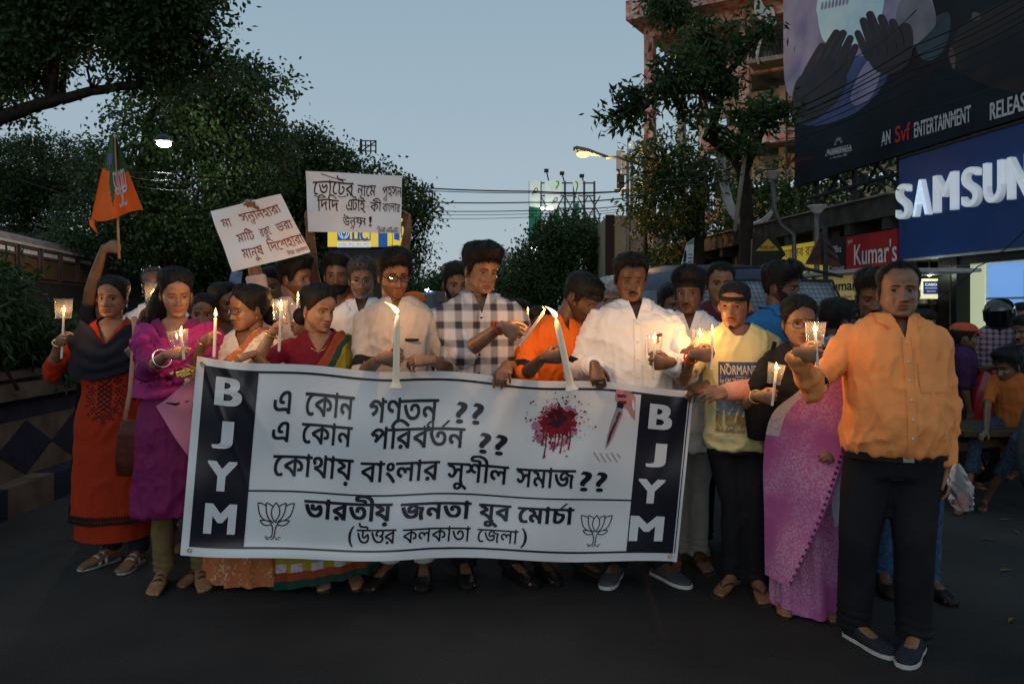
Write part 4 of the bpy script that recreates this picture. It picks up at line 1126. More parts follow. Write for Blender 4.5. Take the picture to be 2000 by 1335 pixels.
# hedge shrubs
for i, (px, py, rx, ry, Y, lab) in enumerate(((-15, 600, 72, 88, 6.1, 'hedge shrub with drooping leaves at the left picture edge'), (80, 675, 66, 66, 6.6, 'hedge shrub directly behind the raised cup candle'), (150, 690, 55, 52, 7.3, 'hedge shrub behind the raised hand of the red kurti woman'), (215, 700, 50, 45, 8.2, 'far hedge shrub hidden partly by the red kurti woman'), (-70, 590, 70, 80, 5.6, 'nearest hedge shrub cut by the left edge'), (270, 700, 45, 36, 9.4, 'last hedge shrub behind the two women at the left'))):
    b_ = P(px, HY, Y); b_.z = .92; rs = random.Random(i); lb = []
    for k in range(9):
        t = P(px + rs.uniform(-.8, .8) * rx, py + rs.uniform(-.3, .6) * ry, Y + rs.uniform(-.25, .25)); s0 = Vector((b_.x + rs.uniform(-.3, .3), b_.y + rs.uniform(-.3, .3), .88)); lb.append(([s0, s0.lerp(t, .5) + Vector((rs.uniform(-.1, .1), 0, 0)), t], .014, .006))
    tree('hedge_shrub', lab, b_, lb, [E(px, py, rx, ry, Y), E(px - rx * .4, py + ry * .3, rx * .7, ry * .8, Y), E(px + rx * .45, py + ry * .35, rx * .6, ry * .7, Y)], 6500, .105, LEAF_H, 40 + i, per=12, clump=.075, w=.26, droop=.7, twigs=26, group='hedge shrubs on the traffic island', cat='shrub')


# ---- buses
def bus(label, rear, head, L, W, Hh, body, roof, nwin, blind, text=None, front=True, z0=.45):
    """a bus; rear = (x, y) of its near bottom corner on the side we see, head = unit heading"""
    hd = Vector((head[0], head[1], 0)).normalized(); sd = Vector((hd.y, -hd.x, 0)); root = thing('bus', label, 'bus', (rear[0], rear[1], 0)); X = lambda l, w, z: hd * l - sd * w + Vector((0, 0, z))
    mb = MB(); rg = []
    for l, q in ((0, .94), (.12, 1), (L - .12, 1), (L, .94)):
        w = W * q; o = (W - w) / 2; rg.append([X(l, o, z0), X(l, o, 1.32), X(l, o, Hh - .24), X(l, o + .06, Hh - .12), X(l, o + .25, Hh - .03), X(l, W / 2, Hh), X(l, W - o - .25, Hh - .03), X(l, W - o - .06, Hh - .12), X(l, W - o, Hh - .24), X(l, W - o, z0)])
    mb.loft(rg, 0)
    mb.m = [1 if (k % 10) in (2, 3, 4, 5, 6, 7) and k < 30 else 0 for k in range(len(mb.f))]; mb.build('body', [body, roof], root)
    mb = MB(); mb.beam(X(0, -.03, Hh - .25), X(L, -.03, Hh - .25), .06, .05); mb.build('gutter', MATS['pale_trim'], root)
    pw = (L - .5) / nwin
    for i in range(nwin):
        l0 = .28 + pw * i; l1 = l0 + pw * .84; f = MB(); zt, zb = Hh - .30, Hh - .86
        for a, b2 in (((l0, zt), (l1, zt)), ((l0, zb), (l1, zb)), ((l0, zb), (l0, zt)), ((l1, zb), (l1, zt)), ((l0, zt - .15), (l1, zt - .15))): f.beam(X(a[0], -.015, a[1]), X(b2[0], -.015, b2[1]), .05, .05)
        wf = f.build('window', body, root); g = MB(); g.quad(X(l0, -.006, zb), X(l1, -.006, zb), X(l1, -.006, zt - .15), X(l0, -.006, zt - .15)); g.build('blind', blind, wf); g = MB(); g.quad(X(l0, -.006, zt - .15), X(l1, -.006, zt - .15), X(l1, -.006, zt), X(l0, -.006, zt)); g.build('pane', MATS['pale_pane'], wf)
    mb = MB(); mb.quad(X(.3, -.004, 1.30), X(L - .3, -.004, 1.30), X(L - .3, -.004, Hh - .95), X(.3, -.004, Hh - .95)); mb.build('dark_opening_row', STEELD, root)  # dark sheet stands in for the shaded inside behind the open windows
    wm = MB(); wm.lathe((0, 0, 0), [(.10, -.13), (.30, -.13), (.46, -.12), (.48, -.08), (.48, .08), (.46, .12), (.30, .13), (.10, .13)], 24, cap=True, rot=Matrix.Rotation(math.pi / 2, 3, 'X')); me = wm.mesh('wheel', MATS['tyre'])
    for l in (L * .2, L * .78):
        for w in (.15, W - .15): o = link('wheel', me, root, X(l, w, .48)); o.rotation_euler = (0, 0, math.atan2(sd.y, sd.x) + math.pi / 2)
    if front:   # the end facing us
        g = MB(); g.quad(X(-.012, W * .08, 1.25), X(-.012, W * .92, 1.25), X(-.012, W * .90, Hh - .50), X(-.012, W * .10, Hh - .50)); g.build('windscreen', MATS['bus_glass'], root)
        for w in (.35, W - .35): g = MB(); g.lathe(X(-.02, w, .85), [(.0, -.02), (.11, -.01), (.12, .02)], 14, rot=Matrix.Rotation(math.pi / 2, 3, 'X')); g.build('headlight', MATS['pale_pane'], root)
        if text:
            mb = MB(); lay(mb, fit(text2d(text, .02), (.15, .45, 0, 1)), lambda u, v: X(-.03, W * (1 - u), Hh - .40 + .16 * v)); mb.build('lettering', MATS['pale_trim'], root)
    return root


mat('pale_trim', (.40, .39, .37), .6); mat('pale_pane', (.60, .60, .60), .4); mat('tyre', (.012, .012, .012), .8); mat('bus_glass', (.10, .12, .14), .12, .2, 3, spec=.7)
BLIND = mat('brown_blind', (.090, .056, .030), .8, .15, 8)
hd = Vector((-.199, .98, 0)); bus('brown bus with pale window tops and brown blinds behind the hedge', (-9.25 + .199 * 4, 14.4 - 3.9), hd, 14.0, 2.4, 3.0, mat('bus_brown', (.095, .058, .055), .6, .2, 3), mat('bus_roof', (.19, .15, .15), .65, .25, 4), 12, BLIND, front=False)
bus('distant bus with a sky blue roof behind the beige kurta man', P(905, HY, 62).xy, (-.30, 1), 10, 2.4, 3.05, mat('bus_grey', (.10, .10, .10), .6), mat('bus_blue_roof', (.10, .24, .42), .6), 9, MATS['bus_glass'])
bus('distant maroon bus with a white lettered windscreen', P(1012, HY, 56).xy, (.35, 1), 10, 2.4, 2.85, mat('bus_maroon', (.12, .018, .022), .55), mat('bus_maroon_roof', (.14, .022, .028), .55), 8, MATS['bus_glass'], 'KTV-862')

# ---- police van
BLUEV = mat('van_blue', (.014, .022, .055), .48, .2, 6, .04, 60, col2=(.028, .040, .075), spec=.3); hv = Vector((-.24, .97, 0)).normalized(); sv = Vector((hv.y, -hv.x, 0)); VX = lambda w, l, z: sv * w + hv * l + Vector((0, 0, z))
van = thing('police_van', 'dark blue dented police van with wire mesh windscreen behind the headbands', 'van', P(1532, HY, 7.35).xy.to_3d())
mb = MB(); rg = []
for l, wf, zt, zb in ((-.04, .90, 1.08, .55), (.0, .97, 1.16, .40), (.12, 1, 1.24, .34), (.30, .99, 1.55, .34), (.50, .97, 1.82, .34), (.75, .97, 1.92, .34), (1.6, .98, 1.97, .34), (2.9, .98, 1.95, .34), (3.35, .96, 1.85, .34), (3.5, .90, 1.60, .5)):
    w = .93 * wf; top = []
    for k in range(15):
        t = math.pi * k / 14; top.append(VX(w * math.copysign(abs(math.cos(t)) ** .42, math.cos(t)) * (1 - .06 * math.sin(t)), l, zb + .25 + (zt - zb - .25) * abs(math.sin(t)) ** .38))
    rg.append([VX(w * .97, l, zb)] + top + [VX(-w * .97, l, zb)])
mb.loft(rg, 0); mb.build('body', BLUEV, van, smooth=True)
WS = lambda u, v, o=0: VX(-.76 + 1.52 * u, .10 + .36 * v - .012 * abs(2 * u - 1) ** 2 - o, 1.235 + .52 * v)
mb = MB(); mb.loft([[WS(j / 12, i / 6, .06) for j in range(13)] for i in range(7)], 0, cap=False, closed=False); mb.build('windscreen', mat('van_glass', (.20, .24, .28), .10, .3, 2, spec=.8), van, smooth=True)
mb = MB()
for i in range(31): mb.tube([WS(i / 30, .02, .095), WS(i / 30, .98, .095)], .0022, 4)
for i in range(13): mb.tube([WS(.0, i / 12, .095), WS(.5, i / 12, .10), WS(1, i / 12, .095)], .0022, 4)
mb.build('mesh_guard', STEELD, van)
mb = MB()
for a, b2 in (((0, 0), (1, 0)), ((0, 1), (1, 1)), ((0, 0), (0, 1)), ((1, 0), (1, 1)), ((.5, 0), (.5, 1))): mb.tube([WS(*a, .09), WS((a[0] + b2[0]) / 2, (a[1] + b2[1]) / 2, .095), WS(*b2, .09)], .014, 6)
mb.build('windscreen_frame', STEELD, van)
mb = MB(); mb.tube([VX(-.90, .42, 1.80), VX(-.5, .34, 1.86), VX(0, .33, 1.88), VX(.5, .34, 1.86), VX(.92, .42, 1.80)], .018, 6); mb.build('rain_gutter', STEELD, van)
for w in (-.62, .62): mb = MB(); mb.lathe(VX(w, -.05, .80), [(0, -.03), (.085, -.02), (.095, .02), (.10, .05)], 16, rot=Matrix.Rotation(math.pi / 2, 3, 'X')); mb.build('headlight', MATS['pale_pane'], van, smooth=True)
mb = MB(); mb.beam(VX(-.92, -.10, .50), VX(.92, -.10, .50), .07, .14); mb.build('bumper', STEELD, van)
for sgn in (-1, 1):
    for l0, l1 in ((.75, 1.45), (1.6, 2.3), (2.45, 3.1)):
        mb = MB(); mb.quad(VX(sgn * .945, l0, 1.22), VX(sgn * .945, l1, 1.22), VX(sgn * .925, l1, 1.66), VX(sgn * .925, l0, 1.66)); mb.build('side_window', MATS['van_glass'], van)
    for l in (.55, 2.75):
        wm = MB(); wm.lathe(VX(sgn * .80, l, .30), [(.06, -.09), (.2, -.1), (.29, -.09), (.30, 0), (.29, .09), (.2, .1), (.06, .09)], 20, cap=True, rot=Matrix.Rotation(math.pi / 2, 3, 'Y')); wm.build('wheel', MATS['tyre'], van)
mb = MB(); mb.tube([VX(.93, .3, 1.45), VX(1.05, .2, 1.5), VX(1.08, .16, 1.42)], .012, 6).box(VX(1.1, .15, 1.36), (.10, .03, .18)); mb.build('side_mirror', STEELD, van)

# ---- right hand market row
FP = lambda Y, z, d=0.0: Vector((6.3 - .151 * (Y - 13) + d * .989, Y + d * .149, z))


def fbox(mb, Ya, Yb, z0, z1, d0, d1, mi=0):
    V = [FP(Y, z, d) for Y in (Ya, Yb) for d in (d0, d1) for z in (z0, z1)]
    return mb.add(V, [(0, 1, 3, 2), (4, 6, 7, 5), (0, 4, 5, 1), (2, 3, 7, 6), (0, 2, 6, 4), (1, 5, 7, 3)], mi)


def ftext(VF, box, Ya, Yb, z0, z1, d, keep=None):
    mb = MB(); lay(mb, fit(VF, box, keep), lambda u, v: FP(Ya + (Yb - Ya) * u, z0 + (z1 - z0) * v, d)); return mb


def extrude2d(VF, fn):
    """solid letters: fn(x, y, depth 0..1)"""
    V, Fc = VF; mb = MB(); n = len(V); mb.add([fn(x, y, 1) for x, y in V] + [fn(x, y, 0) for x, y in V], list(Fc)); ed = {}
    for f in Fc:
        for i in range(len(f)): k = (f[i], f[(i + 1) % len(f)]); ed[k] = 1
    for (a, b2) in list(ed):
        if (b2, a) not in ed: mb.f.append((a, a + n, b2 + n, b2)); mb.m.append(0)
    return mb


mk = thing('market_building', 'long dark market building with a concrete canopy behind the shop boards', 'building', FP(16, 0))
mo = -Vector(mk.location)


def mkb(mb, name, m_, parent=mk, o=None):
    mb.v = [tuple(Vector(p) + (mo if o is None else o)) for p in mb.v]; return mb.build(name, m_, parent)


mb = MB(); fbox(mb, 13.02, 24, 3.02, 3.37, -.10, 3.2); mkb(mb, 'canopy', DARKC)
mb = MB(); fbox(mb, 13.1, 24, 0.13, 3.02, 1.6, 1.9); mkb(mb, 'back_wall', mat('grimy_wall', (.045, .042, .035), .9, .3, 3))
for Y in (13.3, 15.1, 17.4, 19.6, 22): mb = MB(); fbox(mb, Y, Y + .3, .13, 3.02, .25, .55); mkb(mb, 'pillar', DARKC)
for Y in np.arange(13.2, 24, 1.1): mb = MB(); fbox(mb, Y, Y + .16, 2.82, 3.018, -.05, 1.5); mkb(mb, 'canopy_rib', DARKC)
for i, Y in enumerate(np.arange(13.75, 23.6, 1.1)): mb = MB(); fbox(mb, Y, Y + .95, .14, 2.2, 1.50, 1.58); mkb(mb, 'shutter', mat('shutter_grey', (.06, .065, .06), .7, .3, 5))
mb = MB(); fbox(mb, 13.1, 24.2, 3.372, 3.40, -.16, .15); mkb(mb, 'canopy_lip', CONC)


def board(name, label, Ya, Yb, z0, z1, d, th, m_, cat='sign', emitm=None):
    r = thing(name, label, cat, FP(Ya, z0, d)); o = -Vector(r.location); mb = MB(); fbox(mb, Ya, Yb, z0, z1, d, d + th); mkb(mb, 'panel', m_, r, o); return r, o


r, o = board('shop_sign', "red shop board with white brush lettering Kumar's", 14.45, 13.02, 2.04, 2.80, -.02, .06, mat('sign_red', (.36, .018, .022), .5, .08, 3))
mkb(ftext(text2d("Kumar's", .012), (.18, 1.02, .30, .80), 14.45, 13.02, 2.04, 2.8, -.03), 'lettering', mat('sign_white', (.62, .62, .64), .5), r, o); mkb(ftext(bn('কুমাস^'), (.04, .15, .80, .93), 14.45, 13.02, 2.04, 2.8, -.03), 'lettering', MATS['sign_white'], r, o)
r, o = board('shop_sign', 'narrow black shop board listing office and computer papers', 15.05, 14.47, 1.75, 2.82, -.01, .05, mat('sign_black', (.02, .019, .022), .5))
for t_, a, b2, c, d2 in (('Office', .25, .75, .74, .86), ('&', .46, .56, .58, .69), ('Computer', .05, .95, .40, .52), ('Covers', .30, .9, .22, .34)): mkb(ftext(text2d(t_, .0), (a, b2, c, d2), 15.05, 14.47, 1.75, 2.82, -.02), 'lettering', MATS['sign_white'], r, o)
r, o = board('shop_sign', 'lit yellow shop board with blue scroll lettering under the canopy', 17.6, 15.2, 1.9, 2.82, .0, .08, mat('sign_yellow', (.72, .56, .06), .5, .05, 3, emit=(.9, .68, .08), estr=.16))
mkb(ftext(bn('চশমা ঘর সব রকম'), (.05, .95, .72, .90), 17.6, 15.2, 1.9, 2.82, -.01, (0, .622)), 'lettering', mat('sign_brown', (.20, .06, .02), .6), r, o); mkb(ftext(text2d('Optica', .02), (.12, .8, .1, .6), 17.6, 15.2, 1.9, 2.82, -.012), 'lettering', mat('sign_blue', (.05, .16, .28), .6), r, o)
r, o = board('shop_sign', "small pale yellow hanging board with black script near the orange shirt man's shoulder", 12.7, 11.3, 1.62, 1.98, -1.6, .06, mat('sign_pale', (.62, .50, .20), .5, .1, 4, emit=(.8, .6, .2), estr=.10)); mkb(ftext(text2d("Kumar's", .02), (.2, .9, .38, .82), 12.7, 11.3, 1.62, 1.98, -1.61), 'lettering', STEELD, r, o); mkb(ftext(text2d('43, Bidhan Sarani Road, Kolkata', .01), (.06, .94, .06, .2), 12.7, 11.3, 1.62, 1.98, -1.61), 'lettering', mat('sign_crimson', (.35, .03, .04), .6), r, o)
mb = MB(); fbox(mb, 12.9, 11.1, 2.0, 2.05, -1.75, -.05); aw = thing('shop_awning', 'grey sheet awning over the small pale yellow board', 'awning', FP(12, 2, -1)); mkb(mb, 'sheet', mat('awning_grey', (.35, .34, .32), .7), aw, -Vector(aw.location)); mb = MB(); mb.tube([FP(12.8, 2.0, -1.6), FP(12.8, .1, -1.6)], .03, 6); mb.tube([FP(11.2, 2.0, -1.6), FP(11.2, .1, -1.6)], .03, 6); mkb(mb, 'post', STEEL, aw, -Vector(aw.location))
st = thing('shop_stall', 'green lit stall interior under the awning', 'stall', FP(12.4, 0, 0)); so = -Vector(st.location); mb = MB(); fbox(mb, 14.3, 12.16, .13, 2.0, .25, .32); mkb(mb, 'back_panel', mat('stall_green', (.05, .16, .05), .7, .2, 3), st, so); mb = MB(); fbox(mb, 14.2, 12.9, .13, .85, -.35, -.25); mkb(mb, 'counter', DARKC, st, so)
for z in (.95, 1.25, 1.55): mb = MB(); fbox(mb, 14.2, 12.2, z, z + .025, -.02, .24); mkb(mb, 'shelf', STEEL, st, so)
mb = MB(); rs = random.Random(4)
for z in (.976, 1.276, 1.576):
    for k in range(9): y = 14.1 - .2 * k; fbox(mb, y, y - .08, z, z + rs.uniform(.10, .2), .02, .15, rs.randrange(3))
o_ = mkb(mb, 'goods', [MATS['sign_white'], MATS['sign_red'], MATS['sign_yellow']], st, so); o_['kind'] = 'stuff'
tl = thing('tube_light', 'small white lamp hanging inside the green stall', 'lamp', FP(13.6, 1.9, -.1)); MB().tube([(0, -.25, 0), (0, .25, 0)], .02, 8).build('tube', emis('tube_white', (.75, 1, .80), 9), tl); MB().tube([(0, 0, .02), (0, 0, .10)], .008, 5).build('hanger', STEEL, tl)
# phone shop with the big blue fascia
sh = thing('phone_shop', 'phone shop with a deep blue fascia and bright glass front', 'shop', FP(11, 0)); so = -Vector(sh.location); FB = mat('fascia_blue', (.014, .052, .19), .45, .06, 2)
mb = MB(); fbox(mb, 12.98, 6.4, 2.30, 3.92, .0, .40); mkb(mb, 'fascia', FB, sh, so)
mb = MB(); fbox(mb, 12.9, 6.4, 2.26, 2.298, .02, .65); mkb(mb, 'soffit', mat('soffit_white', (.45, .46, .46), .5), sh, so)
mb = MB(); fbox(mb, 12.12, 11.72, .13, 2.258, .05, .275); mkb(mb, 'pilaster', mat('pilaster_black', (.014, .014, .015), .4), sh, so)
mb = MB(); fbox(mb, 12.06, 6.4, 2.14, 2.26, .08, .2); mkb(mb, 'shutter_box', MATS['pilaster_black'], sh, so)
mb = MB(); fbox(mb, 12.06, 6.4, .13, 2.26, 3.3, 3.4); mkb(mb, 'rear_wall', mat('shop_blue', (.10, .24, .46), .6, .15, 1.2), sh, so)
mb = MB(); fbox(mb, 12.06, 12.02, .13, 2.26, .31, 3.4); mkb(mb, 'side_wall', mat('shop_cream', (.62, .66, .48), .6), sh, so); mb = MB(); fbox(mb, 11.35, 6.4, .131, .15, .05, 3.4); mkb(mb, 'shop_floor', mat('shop_tile', (.4, .4, .4), .3), sh, so); mb = MB(); fbox(mb, 11.35, 6.4, 2.262, 2.30, .7, 3.4); mkb(mb, 'shop_ceiling', MATS['soffit_white'], sh, so)
mb = MB(); fbox(mb, 12.0, 11.44, .16, 2.13, .28, .30); mkb(mb, 'cream_glow_panel', mat('cream_glow', (.62, .66, .48), .5, .03, emit=(.60, .66, .42), estr=.62), sh, so)  # emission stands in for the shop's inside light on the cream wall
mb = MB(); fbox(mb, 11.42, 8.4, .16, 2.13, .30, .33); mkb(mb, 'blue_glow_panel', mat('glow_blue', (.10, .22, .46), .4, .1, 1, emit=(.17, .36, .76), estr=.85), sh, so); mb = MB(); fbox(mb, 11.42, 8.4, 1.62, 1.65, .285, .299); mkb(mb, 'panel_strip', MATS['soffit_white'], sh, so)  # blue panel glows in place of the lit shop inside
for Y in (11.85, 10.2): mb = MB(); mb.tube([FP(Y, .15, .05), FP(Y, 2.13, .05)], .018, 6); mkb(mb, 'door_post', STEEL, sh, so)
mb = MB(); fbox(mb, 10.58, 6.5, .2, 2.0, .14, .148); mkb(mb, 'glass_front', clear_mat('shop_glass', (.93, .95, .96), .05, .02), sh, so)
for k, Y in enumerate((10.9, 10.2, 9.5, 8.8, 8.0, 7.2)):
    mb = MB(); mb.lathe(FP(Y, 2.258, .75), [(.0, .0), (.09, .0), (.10, .004)], 14); mkb(mb, 'downlight', emis('downlight', (.95, 1, .92), 10), sh, so)
    l_ = bpy.data.lights.new('shop_light', 'POINT'); l_.energy = 7; l_.color = (.92, 1, .88); l_.shadow_soft_size = .1; lo = bpy.data.objects.new('shop_light', l_); COL.objects.link(lo); lo.parent = sh; lo.location = FP(Y, 2.12, .62) + so
mb = MB(); fbox(mb, 12.98, 6.4, 3.922, 3.96, -.02, .42); mkb(mb, 'fascia_edge', STEELD, sh, so)
WL = mat('letter_white', (.72, .74, .76), .4, .02, 4, emit=(.8, .9, 1), estr=.20); wid = {'S': .42, 'A': .47, 'M': .60, 'U': .43, 'N': .46, 'G': .45}; y = 12.93
for k, ch in enumerate('SAMSUNG'):
    w = wid[ch]; vf = fit(text2d(ch, .018, 6), (0, 1, 0, 1)); mb = extrude2d(vf, lambda a, b2, dd, y=y, w=w: FP(y - w * .77 * a, 2.93 + .56 * b2, -.012 - .085 * dd)); mkb(mb, 'raised_letter', WL if k != 1 else mat('letter_lit', (.74, .8, .9), .4, .02, emit=(.75, .9, 1), estr=.30), sh, so); y -= w
cs = thing('lightbox_sign', 'lit square watch brand lightbox beside a bare bulb under the blue fascia', 'sign', P(1815, 564, 12.2)); mb = MB(); mb.box((0, 0, 0), (.29, .08, .30)); mb.build('casing', mat('lightbox_cream', (.8, .75, .45), .5, emit=(1, .93, .55), estr=.75), cs); mb = MB(); mb.box((0, -.042, .02), (.225, .008, .20)); mb.build('blue_face', mat('lightbox_blue', (.015, .03, .11), .4, emit=(.02, .05, .22), estr=.5), cs)
mb = MB(); lay(mb, fit(text2d('CASIO', .03), (-.09, .09, .045, .085)), lambda a, b2: Vector((a, -.050, b2))); lay(mb, fit(text2d('Watches & Clocks', .0), (-.07, .07, -.045, -.025)), lambda a, b2: Vector((a, -.050, b2))); lay(mb, stroke([(-.09, .01), (.09, .01)], .006), lambda a, b2: Vector((a, -.050, b2))); mb.build('lettering', emis('lightbox_white', (1, .97, .8), .9), cs); mb = MB(); mb.beam((0, .04, .1), (0, .6, .1), .03); mb.build('bracket', STEEL, cs)
bl = thing('light_bulb', 'bare glowing bulb hanging above the watch brand lightbox', 'bulb', P(1815, 532, 12.1)); MB().ell((0, 0, 0), (.045, .045, .055), 12, 9).build('glass_bulb', emis('bulb_white', (.92, 1, .85), 24), bl, smooth=True); MB().tube([(0, 0, .05), (0, 0, .2)], .012, 6).build('flex', STEELD, bl)
l_ = bpy.data.lights.new('bulb_light', 'POINT'); l_.energy = 9; l_.color = (.9, 1, .75); l_.shadow_soft_size = .05; lo = bpy.data.objects.new('bulb_light', l_); COL.objects.link(lo); lo.parent = bl; lo.location = (-.02, -.12, -.02)
pr = thing('poster_rack', 'dark wall rack of small framed cards below the lightbox', 'rack', P(1838, 612, 12.3)); mb = MB(); mb.box((0, .05, 0), (.34, .05, .62)); mb.build('rack_back', mat('rack_black', (.02, .02, .018), .5), pr)
for i in range(3):
    for j in range(4): mb = MB(); mb.box((-.11 + .11 * i, .018, -.22 + .145 * j), (.085, .012, .115)); mb.build('card', [MATS['bus_glass'], MATS['stall_green'], MATS['sign_brown']][(i + j) % 3], pr)

# ---- film billboard on its steel frame
bb = thing('film_billboard', 'huge dark film billboard with a glowing glass bowl held in two hands', 'billboard', FP(13, 3.98)); so = -Vector(bb.location)
BY0, BY1, BZ0, BZ1 = 16.25, 6.0, 3.98, 8.8; BF = lambda u, v, off=0.0: FP(BY0 + (BY1 - BY0) * u, BZ0 + (BZ1 - BZ0) * v, -.05 - off)
mb = MB(); fbox(mb, BY0, BY1, BZ0, BZ1, -.05, .04); mkb(mb, 'panel', mat('poster_navy', (.007, .009, .016), .75, .5, .8, col2=(.006, .018, .026), spec=.15), bb, so)
def buv(px, py):
    q = (px - CX) / F; Y = (6.3 + .151 * 13 - .05) / (q + .151); z = CH - (py - HY) / F * Y; return (BY0 - Y) / (BY0 - BY1), (z - BZ0) / (BZ1 - BZ0)
def chaikin(p, n=2):
    for _ in range(n): p = [q for i in range(len(p)) for a, b in ((p[i], p[(i + 1) % len(p)]),) for q in ((a[0] * .75 + b[0] * .25, a[1] * .75 + b[1] * .25), (a[0] * .25 + b[0] * .75, a[1] * .25 + b[1] * .75))]
    return p
def bpoly(pts, name, m_, off): mb = MB(); pts = chaikin(pts); mb.add([BF(*buv(x, y), off) for x, y in pts], [tuple(t) for t in tessellate_polygon([[Vector((x, y, 0)) for x, y in pts]])]); return mkb(mb, name, m_, bb, so)
LAV = mat('print_lavender', (.17, .16, .30), .5, .4, 1.6, col2=(.30, .27, .40)); GREYC = mat('print_grey_cloth', (.16, .16, .20), .5, .3, 2); DKH = mat('print_dark_hand', (.009, .007, .014), .5, .4, 5); BLUEB = mat('print_blue_cloth', (.035, .055, .16), .5, .4, 1.5); BOWL = mat('print_bowl', (.42, .66, .76), .4, .3, 4, col2=(.55, .72, .78)); BROWND = mat('print_brown_dark', (.007, .006, .008), .5, .5, 1.2); TEAL = mat('print_teal', (.012, .05, .075), .5, .4, 1.5)
bpoly([(1530, 0), (1530, 190), (1560, 185), (1600, 150), (1690, 110), (1790, 60), (1826, 50), (1830, 35), (1818, -8), (1800, -60), (1530, -60)], 'printed_shirt', LAV, .003); bpoly([(1755, 130), (1775, 100), (1820, 62), (1832, 42), (1815, -10), (1762, -10), (1745, 40), (1768, 60), (1775, 90)], 'printed_sleeve', GREYC, .005)
bpoly([(1560, 185), (1600, 120), (1720, 105), (1745, 140), (1690, 215), (1600, 250), (1545, 240)], 'printed_shirt', BLUEB, .0045); bpoly([(1650, 210), (1690, 115), (1730, 105), (1705, 200)], 'printed_shirt', LAV, .0055)
bpoly([(1594, 26), (1596, 22), (1602, 68), (1612, 86), (1645, 92), (1700, 84), (1722, 40), (1730, -14), (1726, -40), (1640, -40), (1598, -10)], 'printed_bowl', BOWL, .007)
bpoly([(1545, 215), (1552, 160), (1575, 138), (1625, 128), (1660, 150), (1640, 195), (1590, 240), (1548, 245)], 'printed_hand', DKH, .009); bpoly([(1690, 100), (1700, 78), (1745, 62), (1770, 40), (1785, 60), (1782, 120), (1750, 150), (1705, 140)], 'printed_hand', DKH, .009); HLT = mat('print_hand_light', (.032, .019, .032), .5, .5, 6)
for kk, (x0, y0, x1, y1, w) in enumerate(((1580, 160, 1634, 66, 17), (1600, 160, 1647, 66, 16), (1622, 160, 1661, 76, 15), (1640, 158, 1671, 92, 13), (1566, 165, 1606, 92, 17), (1700, 120, 1676, 66, 14), (1712, 112, 1687, 42, 16), (1730, 108, 1700, 30, 17), (1748, 100, 1722, 36, 16), (1762, 90, 1744, 44, 15))):
    d_ = math.atan2(y1 - y0, x1 - x0); cap = [(x1 + w / 2 * math.cos(d_ + q), y1 + w / 2 * math.sin(d_ + q)) for q in (-1.57, -.8, 0, .8, 1.57)] + [(x0 + w * .6 * math.cos(d_ + q), y0 + w * .6 * math.sin(d_ + q)) for q in (1.57, -1.57)]; bpoly(cap, 'printed_finger', DKH, .0095 + .0004 * kk); bpoly([(x0 + (x1 - x0) * t + w * .30 * math.cos(d_ + 1.57) * sg, y0 + (y1 - y0) * t + w * .30 * math.sin(d_ + 1.57) * sg) for t, sg in ((.45, .3), (1.02, .3), (1.02, 1), (.5, 1.1))], 'printed_finger', HLT, .0097 + .0004 * kk)
for k in range(8): x = 1603 + 7 * k; bpoly([(x, 22 - 1.5 * k), (x + 2, 8 - 2 * k), (x + 5, 2 - 2 * k), (x + 6, 18 - 1.6 * k)], 'printed_flute', LAV, .011)
bpoly([(1850, 100), (1880, 40), (1960, 5), (2060, -20), (2060, 190), (1960, 180), (1880, 150)], 'printed_shoulder', BROWND, .003); bpoly([(1778, 60), (1830, 30), (1860, 20), (1850, 100), (1800, 130)], 'printed_backdrop', TEAL, .002); bpoly([(1852, 105), (1856, 90), (1868, 104), (1866, 140), (1858, 130)], 'printed_gleam', mat('print_gleam', (.10, .075, .06), .5, .5, 6), .006); bpoly([(1900, 22), (1918, 28), (1912, 42), (1896, 40)], 'printed_gleam', MATS['print_gleam'], .006)
lu = lambda pts: [buv(*p) for p in pts]
def btext(t, px0, py0, px1, py1, h, m_, bold=.03, nm='lettering', off=.012):
    a, b2 = buv(px0, py0), buv(px1, py1); hv = h / (BZ1 - BZ0); V, Fc = fit(text2d(t, bold), (0, 1, 0, 1)); mb = MB()
    lay(mb, (np.stack([a[0] + (b2[0] - a[0]) * V[:, 0], a[1] + (b2[1] - a[1]) * V[:, 0] + hv * V[:, 1]], 1), Fc), lambda u, v: BF(u, v, off)); mkb(mb, nm, m_, bb, so)
PW = mat('print_white', (.50, .52, .56), .5); PR = mat('print_red', (.50, .02, .02), .5)
btext('AN', 1722, 286, 1740, 280, .23, PW); btext('Svf', 1749, 280, 1779, 272, .27, PR, .02); btext('ENTERTAINMENT', 1786, 270, 1897, 238, .24, PW); btext('RELEASE', 1934, 236, 2016, 212, .24, PW)
btext('BALARAM MULLICK &', 1616, 300, 1663, 290, .075, PW, .02); btext('RADHARAMAN MULLICK', 1613, 306, 1665, 295, .075, PW, .02); btext('Sweets since 1885', 1622, 311, 1655, 304, .04, PW, .0)
mb = MB(); 
for k in range(7):
    a = R(20 + 140 * k / 6); c = buv(1638, 284); lay(mb, stroke([(c[0] + .008 * math.cos(a), c[1] + .016 * math.sin(a)), (c[0] + .0125 * math.cos(a + .1), c[1] + .026 * math.sin(a + .1)), (c[0] + .0145 * math.cos(a), c[1] + .031 * math.sin(a)), (c[0] + .0125 * math.cos(a - .1), c[1] + .026 * math.sin(a - .1)), (c[0] + .008 * math.cos(a), c[1] + .016 * math.sin(a))], .0012), lambda u, v: BF(u, v, .012))
